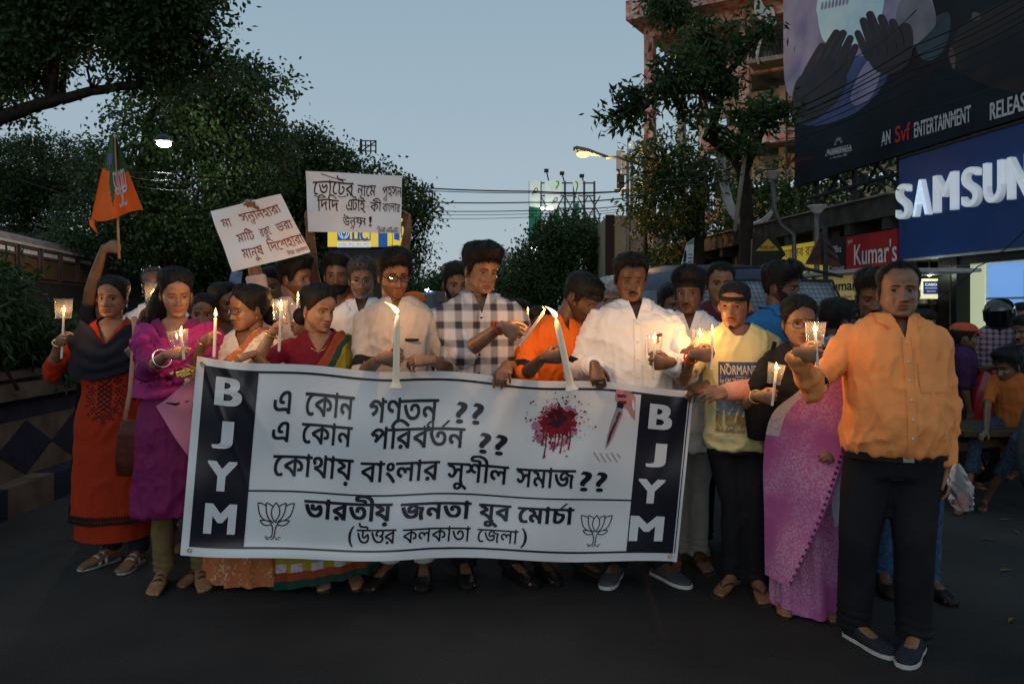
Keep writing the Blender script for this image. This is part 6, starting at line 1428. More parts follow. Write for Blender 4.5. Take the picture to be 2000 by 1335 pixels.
for c, nm in ((SX(1935, 880, .15), 'front_wheel'), (SX(1975, 880, 1.15), 'rear_wheel')): mb = MB(); mb.tube([c + Vector((.0 + .06 * math.sin(t) * .3, .24 * math.cos(t), .24 * math.sin(t))) for t in [2 * math.pi * i / 24 for i in range(25)]], .045, 8, cap=False); mb.tube([c + Vector((-.03, 0, 0)), c + Vector((.03, 0, 0))], .05, 8); [mb.tube([c, c + Vector((0, .22 * math.cos(t), .22 * math.sin(t)))], .012, 5) for t in [2 * math.pi * i / 6 for i in range(6)]]; mb.build(nm, MATS['tyre'], sc_, smooth=True)
mb = MB(); mb.loft([[SX(1950, 800, .3 + .16 * i) + Vector((w * math.cos(q), 0, h * math.sin(q))) for q in [2 * math.pi * k / 14 for k in range(14)]] for i, (w, h) in enumerate(((.05, .05), (.12, .10), (.15, .13), (.15, .14), (.13, .11), (.05, .05)))]); mb.build('body', RED, sc_, smooth=True); mb = MB(); mb.box(SX(1950, 772, .75), (.24, .62, .07)); mb.build('saddle', STEELD, sc_); mb = MB(); mb.tube([SX(1895, 735, .12), SX(1928, 722, .06), SX(1962, 735, .12)], .014, 8); mb.build('handlebar', STEELD, sc_, smooth=True); mb = MB(); mb.add([SX(1928, 722, .02), SX(1946, 728, .02), SX(1975, 770, .02), SX(1958, 790, .02)], [(0, 1, 2, 3)]); mb.build('windshield', MATS['sign_white'], sc_)
ck = thing('hand_cart', 'wooden cart with a big spoked iron wheel cut by the right edge', 'cart', P(2040, 900, 5.5).xy.to_3d()); so = -P(2040, HY, 5.5); so.z = 0; KX = lambda x, y2, d=0.0: P(x, y2, 5.5) + so + Vector((0, d, 0)); c = KX(2030, 868); RW = .345; mb = MB(); mb.tube([c + Vector((.78 * RW * math.cos(t), .62 * RW * math.cos(t), RW * math.sin(t))) for t in [2 * math.pi * i / 36 for i in range(37)]], .024, 8, cap=False); mb.build('wheel_rim', STEELD, ck, smooth=True)
for k in range(12): t = 2 * math.pi * k / 12; mb = MB(); mb.tube([c, c + Vector((.78 * RW * math.cos(t), .62 * RW * math.cos(t), RW * math.sin(t)))], .010, 6); mb.build('spoke', STEELD, ck)
MB().tube([c + Vector((-.05, .06, 0)), c + Vector((.05, -.06, 0))], .045, 10).build('hub', STEELD, ck); mb = MB(); mb.beam(KX(1885, 893, .35), KX(2100, 868, .35), .05, .06); mb.beam(KX(1885, 893, .75), KX(2100, 868, .75), .05, .06); mb.build('shaft', mat('old_wood', (.06, .04, .025), .85, .3, 8), ck); mb = MB(); mb.box(KX(2010, 858, .55) , (.62, .62, .04)); mb.build('deck', MATS['old_wood'], ck); [MB().beam(KX(x, 858, .6), KX(x, 950, .6), .05).build('prop_leg', MATS['old_wood'], ck) for x in (1985, 2060)]
# scattered leaves on the road
lf = MB(); lf.add([(-.05, 0, .004), (-.01, .014, .012), (.05, 0, .006), (-.01, -.014, .010)], [(0, 1, 2, 3)]); lme = lf.mesh('dry_leaf', mat('dry_leaf', (.14, .08, .03), .9), False)
for i, (px, py) in enumerate(((1964, 1016), (1985, 1040), (1930, 1055), (1975, 1213), (1834, 1027), (1965, 1115))): g_ = P(px, py, CH * F / (py - HY)); o_ = link('dry_leaf', lme, None, (g_.x, g_.y, .002)); o_.rotation_euler = (0, 0, i * 1.3); tag(o_, 'small dry leaf lying on the asphalt at the right', 'leaf', 'dry leaves on the road')
# ------------------------------------------------------------------ candles and cups
def wax_mat():
    m = mat('wax', (.80, .74, .62), .45, .03, sss=.35); m.node_tree.nodes['Principled BSDF'].inputs['Subsurface Radius'].default_value = (.03, .015, .008)
    return m


WAX = wax_mat(); WICK = mat('wick', (.01, .009, .008), .9); FLAME = emis('flame', (1.0, .52, .13), 8.5); FLAMEC = emis('flame_core', (1.0, .86, .52), 30.0)
CUPM = clear_mat('clear_cup', (.96, .96, .95), .10, .10); nt_ = CUPM.node_tree; o_ = nt_.nodes['Material Output']; t_ = nt_.nodes.new('ShaderNodeBsdfTranslucent'); t_.inputs[0].default_value = (.9, .9, .88, 1); m_ = nt_.nodes.new('ShaderNodeMixShader'); m_.inputs[0].default_value = .022
nt_.links.new(o_.inputs[0].links[0].from_socket, m_.inputs[1]); nt_.links.new(t_.outputs[0], m_.inputs[2]); nt_.links.new(m_.outputs[0], o_.inputs[0])
CANDLE_W = 2.9


def candle(label, bot, top, r=.0065, flame=.030, lean=(0, 0), big=False, power=1.0, group='lit candles held by the crowd', name='candle'):
    """a lit candle from bot to top (world points)"""
    bot, top = Vector(bot), Vector(top); root = thing(name, label, 'candle', bot, 0, group); u = (top - bot).normalized(); L = (top - bot).length
    mb = MB(); q = u.to_track_quat('Z', 'Y').to_matrix()
    if big: prof = [(r * 1.95, 0), (r * 1.9, .006), (r * 1.5, .016), (r * 1.08, .032), (r * 1.0, .06)] + [(r * (1.0 - .05 * i / 6), .06 + (L - .12) * i / 6) for i in range(1, 7)] + [(r * .70, L - .022), (r * .28, L - .003), (r * .1, L)]
    else: prof = [(r * .96, 0), (r, .004), (r, L * .5), (r, L - .006), (r * .8, L - .001), (r * .2, L - .003)]
    mb.lathe((0, 0, 0), prof, 16, cap=True, rot=q)
    if not big:
        mb.ell(u * (L - .02) + q @ Vector((r * .8, 0, 0)), (r * .35, r * .35, .008), 8, 5); mb.ell(u * (L - .012) + q @ Vector((-r * .7, -r * .3, 0)), (r * .3, r * .3, .006), 8, 5)
    mb.build('wax', WAX, root, smooth=True)
    MB().tube([u * (L - .003), u * (L + .006), u * (L + .009) + Vector((lean[0] * .2, 0, 0)) * flame], .0011, 6).build('wick', WICK, root)
    f = MB(); flame *= 1.15; fr = flame * .18; pts = []; rad = []
    for i in range(11):
        t = i / 10; pts.append(u * (L + .004) + Vector((lean[0] * t * t, lean[1] * t * t, t * (1 - .25 * abs(lean[0])))) * flame); rad.append(max(fr * (math.sin(math.pi * min(1, t * 1.0) ** .62)) * (1 - .25 * t), .0004))
    f.tube(pts, rad, 10); fo = f.build('flame', FLAME, root, smooth=True)
    c = MB(); c.tube([pts[i] for i in range(1, 8)], [max(rad[i] * .55, .0003) * (1 if i < 6 else .5) for i in range(1, 8)], 8); 
    li = bpy.data.lights.new('candle_light', 'POINT'); li.energy = .60 * power * CANDLE_W; li.color = (1.0, .50, .17); li.shadow_soft_size = .012
    lo = bpy.data.objects.new('candle_light', li); COL.objects.link(lo); lo.parent = root; lo.location = pts[5] + Vector((0, -.004, .004)); fo.visible_shadow = False
    return root


def cup(label, bot, top, r0=.030, r1=.042, group='clear plastic cups shielding candles', tilt=None, smooth=True):
    bot, top = Vector(bot), Vector(top); u = (top - bot).normalized(); L = (top - bot).length; q = u.to_track_quat('Z', 'Y').to_matrix(); mb = MB()
    mb.lathe((0, 0, 0), [(.009, .002), (r0 * .9, .001), (r0, .004), (r0 * 1.03, .012), (r0 * 1.0, .016), (r0 + (r1 - r0) * .5, L * .55), (r1 * .97, L * .93), (r1 * .99, L * .975), (r1 * 1.10, L * .98), (r1 * 1.11, L), (r1 * 1.0, L)], 28, rot=q)
    o = mb.build('plastic_cup', CUPM, smooth=True, loc=bot); tag(o, label, 'cup', group); return o


# ------------------------------------------------------------------ the banner
VINYL = mat('white_vinyl', (.74, .76, .78), .34, .02, 3, .05, 300, spec=.5); INK = mat('black_ink', (.012, .012, .022), .30, .05, spec=.5); WHITEINK = mat('white_ink', (.70, .72, .74), .34, .02)
BLOOD = mat('blood_ink', (.22, .012, .022), .4, .3, 30); BLOOD2 = mat('blood_dark', (.05, .012, .018), .4, .2); PINKINK = mat('pink_ink', (.46, .20, .30), .4, .2, 20); SKININK = mat('skin_ink', (.50, .25, .24), .4, .15, 20)
STEELINK = mat('steel_ink', (.30, .32, .38), .3, .2, 20)


def BS(u, v, off=0.0):
    """the hanging banner: u left to right, v bottom to top"""
    lx = 352 + 33 * v; rx = 1322 + 33 * v; px = lx + (rx - lx) * u
    top = 695 + 65 * u + 6 * math.sin(math.pi * min(u / .45, 1)) + 3.4 * math.sin(u * 21); bot = 1081 + 17 * u + 8 * math.sin(math.pi * min(u / .5, 1)) + 2.8 * math.sin(u * 17 + 1)
    if u > .99 and v < .02: bot += 1
    py = bot + (top - bot) * v
    Y = 3.88 + .22 * u + .017 * math.sin(9 * u + 2.2 * v + .4) + .006 * math.sin(26 * u - 6 * v) + .004 * math.sin(14 * v + 5 * u)
    for uh, a_ in ((.105, 1), (.415, -.7), (.65, 1.2), (.835, .9), (.985, 1)): Y -= .013 * a_ * math.exp(-(((u - uh + .10 * (1 - v) * a_) / .016) ** 2)) * math.exp(-((1 - v) / .30))
    x, z = u * 2.44, v * .92; d = abs((x - 0) * .80 + (z - .92) * .60 - .10) ; d2 = abs(x * .60 + (z - .92) * .80 + .02)
    w = math.exp(-((x / .55) ** 2)) * math.exp(-(((z - .92) / .60) ** 2)); Y -= w * (.010 * math.exp(-(d / .022) ** 2) + .006 * math.exp(-(abs((x) * .9 + (z - .92) * .44 - .02) / .012) ** 2))
    Y -= .028 * math.exp(-(v / .06) ** 2) * math.exp(-((u - .28) / .22) ** 2) * .8
    p = P(px, py, Y); p.y -= off; return p


def bgrid(mb, u0, u1, v0, v1, off, nu, nv, mi=0):
    return mb.loft([[BS(u0 + (u1 - u0) * j / nu, v0 + (v1 - v0) * i / nv, off) for j in range(nu + 1)] for i in range(nv + 1)], mi, cap=False, closed=False)


bt = thing('protest_banner', 'long white vinyl banner with black end panels held across the front of the crowd', 'banner', BS(0.5, 0))
bo = -Vector(bt.location)


def bchild(name, mb, m, smooth=True):
    mb.v = [tuple(Vector(p) + bo) for p in mb.v]; return mb.build(name, m, bt, smooth=smooth)


mb = MB(); bgrid(mb, 0, 1, 0, 1, 0, 200, 60); bchild('sheet', mb, VINYL)
for (a, b) in ((.0165, .126), (.896, .990)):
    mb = MB(); bgrid(mb, a, b, .047, .962, .0025, 64, 90); bchild('side_panel', mb, INK)
for (a, b, c, d) in ((.126, .896, .950, .962), (.126, .896, .047, .058), (.126, .896, .342, .351), (.9925, .9945, .047, .955)):
    mb = MB(); bgrid(mb, a, b, c, d, .0022, 90 if b - a > .1 else 1, 1 if b - a > .1 else 50); bchild('border_line', mb, INK)
bs2 = lambda u, v: BS(u, v, .0030); bs3 = lambda u, v: BS(u, v, .0042)
for ch, L, Rr in (('B', (.043, .098, .774, .917), (.915, .962, .763, .908)), ('J', (.045, .087, .556, .696), (.917, .957, .545, .683)), ('Y', (.040, .101, .340, .492), (.906, .961, .335, .475)), ('M', (.043, .107, .122, .276), (.898, .966, .118, .262))):
    for bx in (L, Rr): mb = MB(); lay(mb, fit(text2d(ch, .042, 6), bx), lambda u, v: BS(u, v, .0095)); bchild('initial_letter', mb, WHITEINK)
LINES = [('এ', .161, .196, .745, .860), ('েকান', .224, .323, .742, .858), ('গণত{নএ}', .353, .493, .735, .850), ('?', .529, .551, .725, .842), ('?', .562, .584, .725, .842),
         ('এ', .163, .197, .600, .702), ('েকান', .222, .324, .598, .700), ('পিরবত^ন', .361, .551, .595, .700), ('?', .581, .604, .572, .686), ('?', .613, .637, .570, .684),
         ('েকাথায়', .170, .332, .425, .530), ('বাংলার', .346, .506, .420, .520), ('সুশীল', .521, .645, .413, .512), ('সমাজ', .660, .780, .408, .508), ('?', .790, .813, .392, .502), ('?', .822, .844, .390, .500)]
mb = MB()
for (t, a, b, c, d) in LINES:
    if t == '?': lay(mb, fit(text2d('?', .022, 5), (a, b, c, d)), bs2)
    else: lay(mb, fit(bn(t, .020), (a, b, c, d), (0, .622)), bs2)
bchild('lettering', mb, INK)
mb = MB()
for (t, a, b, c, d) in (('ভারতীয়', .240, .418, .214, .304), ('জনতা', .434, .577, .213, .300), ('যুব', .592, .657, .212, .297), ('েমাচ^া', .670, .784, .210, .293)): lay(mb, fit(bn(t, .036), (a, b, c, d), (0, .622)), bs2)
bchild('lettering', mb, INK)
mb = MB()
for (t, a, b, c, d) in (('(', .334, .345, .075, .185), ('উ=oর', .350, .430, .092, .168), ('কলকাতা', .443, .580, .090, .164), ('েজলা', .593, .676, .088, .160), (')', .682, .694, .068, .178)):
    if t in '()': lay(mb, fit(text2d(t, .010), (a, b, c, d)), bs2)
    else: lay(mb, fit(bn(t, .010), (a, b, c, d), (0, .622)), bs2)
bchild('lettering', mb, INK)
for bx in ((.146, .222, .095, .288), (.798, .862, .085, .262)):
    mb = MB(); lay(mb, fit(lotus(.030), bx, (0, 1)), bs2); bchild('lotus_emblem', mb, INK)
# printed blood splash
rs = random.Random(5)


def blot(mb, cu, cv, r, jag, n, mi, fn):
    A = .92 / 2.44; pts = []
    for k in range(n):
        t = 2 * math.pi * k / n; q = r * (1 - jag + 2 * jag * rs.random()); pts.append((cu + q * math.cos(t) * A, cv + q * math.sin(t)))
    pts.append((cu, cv)); mb.add([fn(*p) for p in pts], [(i, (i + 1) % n, n) for i in range(n)], mi)


mb = MB()
for k in range(26):
    a, q = rs.uniform(0, 6.28), rs.uniform(.06, .115); blot(mb, .732 + q * math.cos(a) * .40, .765 + q * math.sin(a) - .02, rs.uniform(.012, .032), .45, 14, 2, lambda u, v: BS(u, v, .0022))
blot(mb, .735, .775, .088, .30, 46, 0, lambda u, v: BS(u, v, .0026)); blot(mb, .735, .765, .075, .38, 40, 0, lambda u, v: BS(u, v, .0028)); blot(mb, .731, .785, .050, .22, 34, 1, lambda u, v: BS(u, v, .0034))
for k in range(230):
    a = rs.uniform(0, 6.28); q = .075 + abs(rs.gauss(0, .045)); blot(mb, .735 + q * math.cos(a) * .40, .775 + q * math.sin(a), rs.choice((.0018, .0025, .003, .0042, .006)), .25, 8, 0, bs3)
for (du, l) in ((-.022, .17), (-.012, .09), (-.004, .13), (.003, .10), (.010, .14), (.020, .08), (-.028, .10), (.026, .12)):
    lay(mb, stroke([(.735 + du, .74), (.735 + du + .001, .74 - l * .6), (.734 + du, .74 - l)], [.0035, .0022, .0036]), bs3)
bchild('blood_splash', mb, [BLOOD, BLOOD2, PINKINK])
mb = MB(); uv = lambda px, py: ((px - 352 - 33 * ((1093 - py) / 343)) / 970, (1093 - py) / 343)
poly = lambda pts, mi, off: mb.add([BS(*uv(x, y), off) for x, y in pts], [tuple(range(len(pts)))], mi)
poly([(1203, 762), (1236, 764), (1241, 775), (1240, 818), (1233, 812), (1226, 800), (1214, 794), (1206, 790), (1201, 782)], 0, .0022)
for i in range(4): poly([(1203 + 1.5 * i, 766 + 6 * i), (1220 + i, 764 + 6 * i), (1224, 768 + 6 * i), (1222, 771 + 6 * i), (1205 + i, 772 + 6 * i)], 1 if i % 2 else 4, .0028)
poly([(1206, 786), (1219, 789), (1216, 799), (1204, 796)], 2, .0032)
poly([(1204, 796), (1216, 799), (1215, 812), (1208, 826), (1199, 850), (1190, 868), (1182, 878), (1186, 852), (1195, 820)], 3, .0028)
poly([(1208, 804), (1213, 806), (1207, 822), (1200, 838), (1192, 858), (1184, 872), (1190, 846), (1199, 826), (1205, 812)], 1, .0034)
for k in range(26): poly([(1158 + 2 * k + dx, 884 + (k * 37 % 17) + dy) for dx, dy in ((0, 0), (4, 1), (5, 2.2), (1, 1.6))], 1, .003)
bchild('knife_picture', mb, [SKININK, BLOOD, INK, STEELINK, PINKINK])
for (u, v) in ((.012, .968), (.985, .968), (.018, .028), (.985, .030)):
    mb = MB(); c = BS(u, v, .004); mb.tube([c + Vector((math.cos(t) * .009, 0, math.sin(t) * .009)) for t in [2 * math.pi * i / 12 for i in range(13)]], .0028, 6, cap=False); bchild('eyelet', mb, MATS['gold'])


# ------------------------------------------------------------------ placards
def sheet(name, label, cat, cor, Y, m, wave=.012, n=24, seed=0, thick=.0):
    """paper from picture corners TL TR BR BL at depth Y (number or four)"""
    Y = Y if isinstance(Y, (list, tuple)) else [Y] * 4; c = [P(x, y, d) for (x, y), d in zip(cor, Y)]
    nrm = (c[1] - c[0]).cross(c[3] - c[0]).normalized()
    if nrm.y > 0: nrm = -nrm

    def fn(u, v, off=0.0):
        a = c[3].lerp(c[2], u); b = c[0].lerp(c[1], u); w = wave * (math.sin(5 * u + 2.5 * v + seed) + .5 * math.sin(9 * v - 4 * u + seed))
        return a.lerp(b, v) + nrm * (w + off)
    root = thing(name, label, cat, c[3]); o = -Vector(root.location); mb = MB()
    mb.loft([[fn(j / n, i / n) + o for j in range(n + 1)] for i in range(n + 1)], 0, cap=False, closed=False); mb.build('paper', m, root, smooth=True)
    return root, fn, o


PAPER = mat('white_paper', (.78, .76, .76), .7, .03, 4, .06, 40); PINKPAPER = mat('pink_paper', (.62, .22, .33), .75, .06, 5, .05, 40); REDPEN = mat('red_pen', (.22, .02, .02), .5, .1); DARKPEN = mat('dark_pen', (.045, .008, .015), .5, .3, 40); BLACKPEN = mat('black_pen', (.01, .01, .012), .5, .1)


def handwrite(mb, words, fn, bold=0.0, slant=.0, seed=1, mi=0, keep=(0, .622)):
    r_ = random.Random(seed)
    for (t, a, b, c, d) in words:
        V, Fc = fit(bn(t, bold), (0, 1, 0, 1), keep); V = V.copy()
        V[:, 0] += .03 * np.sin(V[:, 1] * 5 + r_.random() * 6) * .3; V[:, 1] += .05 * np.sin(V[:, 0] * 7 + r_.random() * 6)
        V = np.stack([a + (V[:, 0] + slant * V[:, 1]) * (b - a), c + V[:, 1] * (d - c)], 1); lay(mb, (V, Fc), lambda u, v: fn(u, v, .003), mi)


r1, f1, o1 = sheet('paper_placard', 'tilted white paper placard with thin red handwriting gripped by a raised fist', 'placard', ((410, 412), (549, 379), (606, 492), (456, 531)), 4.72, PAPER, .014, seed=1)
mb = MB()
handwrite(mb, [('মা', .09, .21, .70, .82), ('স{নত}ানহারা', .34, .90, .71, .84), ('মািট', .20, .42, .42, .55), ('র{কত}ে', .50, .65, .42, .55), ('ভরা', .74, .96, .43, .56), ('মানুষ', .20, .46, .14, .29), ('িদেশহারা', .53, 1.0, .16, .30), ('উ=oর', .72, .81, .04, .10), ('েকালকাতা', .83, .99, .04, .10)], f1, seed=2)
mb.v = [tuple(Vector(p) + o1) for p in mb.v]; mb.build('lettering', REDPEN, r1)
r2, f2, o2 = sheet('paper_placard', 'straight white paper placard with bold dark red handwriting held up in two hands', 'placard', ((597, 334), (785, 343), (783, 456), (601, 452)), 5.0, PAPER, .008, seed=4)
mb = MB()
handwrite(mb, [('েভােটর', .07, .50, .62, .84), ('নােম', .54, .73, .62, .80), ('{পএ}হসন', .80, 1.0, .64, .80), ('িদিদ', .11, .34, .36, .54), ('এটাই', .42, .62, .36, .55), ('-', .635, .66, .43, .45), ('কী', .67, .79, .37, .52), ('বাংলার', .80, .985, .37, .51), ('উ{নন}য়ন', .38, .63, .12, .25), ('!', .66, .69, .11, .26)], f2, bold=.004, seed=6)
for (a, b, c, d) in ((.16, .42, .965, .88), (.08, .20, .60, .575), (.33, .42, .60, .605)): lay(mb, stroke([(a, c), ((a + b) / 2, (c + d) / 2 - .02), (b, d)], .012), lambda u, v: f2(u, v, .003))
mb.v = [tuple(Vector(p) + o2) for p in mb.v]; mb.build('lettering', DARKPEN, r2)
mb = MB(); handwrite(mb, [('িব েজ ওাই এম', .75, .97, .055, .095), ('(উ=oর কলকাতা)', .76, .97, .01, .05)], f2, seed=9, bold=0.0); mb.v = [tuple(Vector(p) + o2) for p in mb.v]; mb.build('lettering', BLACKPEN, r2)
r3, f3, o3 = sheet('paper_placard', 'pink paper placard with black scrawl held over the face of the grey haired man', 'placard', ((1163, 585), (1290, 662), (1215, 775), (1112, 742)), [4.72, 4.72, 4.7, 4.72], PINKPAPER, .015, seed=2)
mb = MB(); handwrite(mb, [('ম েদ', .10, .55, .66, .82), ('িহংসা', .08, .5, .42, .56), ('ব{নধ}', .12, .4, .16, .30)], f3, seed=3, bold=0.0); mb.v = [tuple(Vector(p) + o3) for p in mb.v]; mb.build('lettering', BLACKPEN, r3)
mb = MB(); mb.loft([[f3(.02 + .22 * j / 6, .80 + .12 * i / 2, .004 + .004 * math.sin(j)) + o3 for j in range(7)] for i in range(3)], 0, cap=False, closed=False); mb.build('clear_tape', CUPM, r3)
r4, f4, o4 = sheet('paper_placard', 'folded pink paper placard hanging below the hand of the magenta woman', 'placard', ((372, 740), (420, 750), (372, 896), (304, 796)), [4.0, 4.05, 4.05, 4.0], PINKPAPER, .010, seed=5)
mb = MB(); lay(mb, stroke([(.05, .25), (.20, .40), (.42, .62)], [.02, .05, .015]), lambda u, v: f4(u, v, .003)); lay(mb, stroke(bez((.62, .95), (.50, .8), (.5, .6), (.7, .5)), .03), lambda u, v: f4(u, v, .003)); mb.v = [tuple(Vector(p) + o4) for p in mb.v]; mb.build('lettering', BLACKPEN, r4)
# ------------------------------------------------------------------ the crowd
HB_, HG_, HS_, HW_ = MATS['hair_black'], MATS['hair_grey'], MATS['hair_salt'], MATS['hair_white']
BK, GOLD, SILV = MATS['black_cloth'], MATS['gold'], MATS['silver']
TR_BLACK = mat('trouser_black', (.011, .011, .014), .85, .2, 6, .5, 14, spec=.2); TR_GREY = mat('trouser_grey', (.24, .24, .22), .85, .1); PYJ = mat('pyjama_white', (.66, .66, .64), .8, .05)
JEANS = mat('jeans', (.035, .075, .16), .85, .3, 40); LEATHER = mat('shoe_black', (.014, .011, .010), .35, .2, 30); SOLEW = mat('sole_white', (.50, .50, .47), .6); SNEAK = mat('sneaker_grey', (.055, .055, .062), .8, .2, 60)
SANDAL = mat('sandal_brown', (.055, .028, .016), .6); SANDALS = mat('sandal_silver', (.42, .40, .36), .4); SARGE = mat('trouser_dark', (.02, .02, .024), .8)
W_SHIRT = mat('white_linen', (.74, .74, .74), .8, .03, 3, .45, 24); BEIGE = mat('beige_khadi', (.46, .40, .36), .85, .06, 20, .30, 22, stretch=(3, 2, 1)); ORANGE = mat('orange_cotton', (.86, .315, .100), .8, .06, 3, .45, 22)
SAFF = mat('saffron_kurta', (.72, .135, .014), .8, .06, 4, .4, 24); LEMON = mat('lemon_cotton', (.60, .54, .27), .85, .05, 3, .4, 22); MAROON = mat('maroon_tee', (.115, .018, .03), .85); BLUEP = mat('blue_polo', (.030, .15, .36), .8, .08)
PURP = mat('purple_tee', (.085, .03, .085), .85); DKGREEN = mat('dark_green_shirt', (.012, .05, .035), .85); REDK = mat('red_kurti', (.33, .026, .007), .85, .08, 5, .4, 26); BLKDUP = mat('black_dupatta', (.016, .016, .024), .8, .1)
MAG = mat('magenta_silk', (.175, .012, .085), .6, .12, 8, .5, 26); MAGD = mat('magenta_dupatta', (.33, .024, .165), .6, .12, 10, .5, 24); KHAKI = mat('khaki_churidar', (.16, .115, .05), .8)
PINKW = mat('pale_pink_shirt', (.60, .46, .43), .85, .04); PALEB = mat('pale_blue_shirt', (.45, .49, .58), .85, .05)


def plaid(name, base, dark, sx=.115, sz=.115):
    m = mat(name, base, .85, .03); nt = m.node_tree; b = nt.nodes['Principled BSDF']; tc = nt.nodes.new('ShaderNodeTexCoord'); sp = nt.nodes.new('ShaderNodeSeparateXYZ'); nt.links.new(tc.outputs['Object'], sp.inputs[0])

    def band(sock, per, w, soft, ph=0.0):
        a = nt.nodes.new('ShaderNodeMath'); a.operation = 'MULTIPLY_ADD'; a.inputs[1].default_value = 1 / per; a.inputs[2].default_value = ph + 20; nt.links.new(sock, a.inputs[0])
        f = nt.nodes.new('ShaderNodeMath'); f.operation = 'PINGPONG'; f.inputs[1].default_value = .5; nt.links.new(a.outputs[0], f.inputs[0])
        r = nt.nodes.new('ShaderNodeMapRange'); r.inputs[1].default_value = w / 2; r.inputs[2].default_value = w / 2 + soft; r.inputs[3].default_value = 1; r.inputs[4].default_value = 0; nt.links.new(f.outputs[0], r.inputs[0]); return r.outputs[0]

    def mth(op, a, b_):
        n = nt.nodes.new('ShaderNodeMath'); n.operation = op
        for i, q in enumerate((a, b_)):
            if isinstance(q, float): n.inputs[i].default_value = q
            else: nt.links.new(q, n.inputs[i])
        return n.outputs[0]
    bx, bz = band(sp.outputs[0], sx, .30, .10), band(sp.outputs[2], sz, .30, .10); fx, fz = band(sp.outputs[0], .0085, .30, .1), band(sp.outputs[2], .0085, .30, .1)
    f = mth('ADD', mth('MULTIPLY', mth('ADD', bx, bz), .46), mth('MULTIPLY', mth('MAXIMUM', fx, fz), .16)); f = mth('MINIMUM', f, 1.0)
    mx = nt.nodes.new('ShaderNodeMix'); mx.data_type = 'RGBA'; mx.inputs[6].default_value = (*base, 1); mx.inputs[7].default_value = (*dark, 1); nt.links.new(f, mx.inputs[0]); nt.links.new(mx.outputs[2], b.inputs['Base Color']); return m


PLAID = plaid('plaid_shirt', (.58, .56, .58), (.030, .032, .045), .092, .092); PLAID2 = plaid('small_plaid', (.34, .24, .28), (.05, .03, .06), .05, .05)


def speckled(name, a, b, c=None, s1=22, s2=7, t=.52):
    """cloth with a printed mottled pattern"""
    m = mat(name, a, .75, .05); nt = m.node_tree; bs = nt.nodes['Principled BSDF']; tc = nt.nodes.new('ShaderNodeTexCoord')
    n1 = nt.nodes.new('ShaderNodeTexNoise'); n1.inputs['Scale'].default_value = s1; n1.inputs['Detail'].default_value = 6; n2 = nt.nodes.new('ShaderNodeTexNoise'); n2.inputs['Scale'].default_value = s2; n2.inputs['Detail'].default_value = 2
    for n in (n1, n2): nt.links.new(tc.outputs['Object'], n.inputs['Vector'])
    r1 = nt.nodes.new('ShaderNodeValToRGB'); r1.color_ramp.elements[0].position = t - .03; r1.color_ramp.elements[1].position = t + .03; r1.color_ramp.elements[0].color = (*a, 1); r1.color_ramp.elements[1].color = (*b, 1); nt.links.new(n1.outputs[0], r1.inputs[0])
    mx = nt.nodes.new('ShaderNodeMix'); mx.data_type = 'RGBA'; mx.inputs[7].default_value = (*(c or a), 1); nt.links.new(r1.outputs[0], mx.inputs[6])
    r2 = nt.nodes.new('ShaderNodeMapRange'); r2.inputs[1].default_value = .42; r2.inputs[2].default_value = .62; nt.links.new(n2.outputs[0], r2.inputs[0]); nt.links.new(r2.outputs[0], mx.inputs[0]); nt.links.new(mx.outputs[2], bs.inputs['Base Color']); return m


CREAM = speckled('cream_print', (.64, .57, .48), (.54, .38, .25), (.68, .62, .56), 38, 6, .60); TERRA = speckled('terracotta_border', (.42, .13, .045), (.58, .40, .28), None, 60, 9, .56)
OLIVE = mat('olive_silk', (.30, .235, .022), .55, .12, 8, .5, 22); MAROONB = mat('maroon_blouse', (.14, .006, .018), .75, .1, 8, .4, 26); RUST = mat('rust_border', (.24, .045, .02), .7)
PINKS = speckled('pink_print', (.46, .135, .32), (.52, .27, .41), (.40, .09, .27), 90, 4, .50); PALES = speckled('grey_print', (.50, .44, .48), (.36, .22, .32), None, 60, 5, .55)
EMB = mat('black_embroidery', (.010, .009, .010), .8); BANDAGE = mat('pink_bandage', (.62, .30, .22), .9, .06, 60, .2, 200)


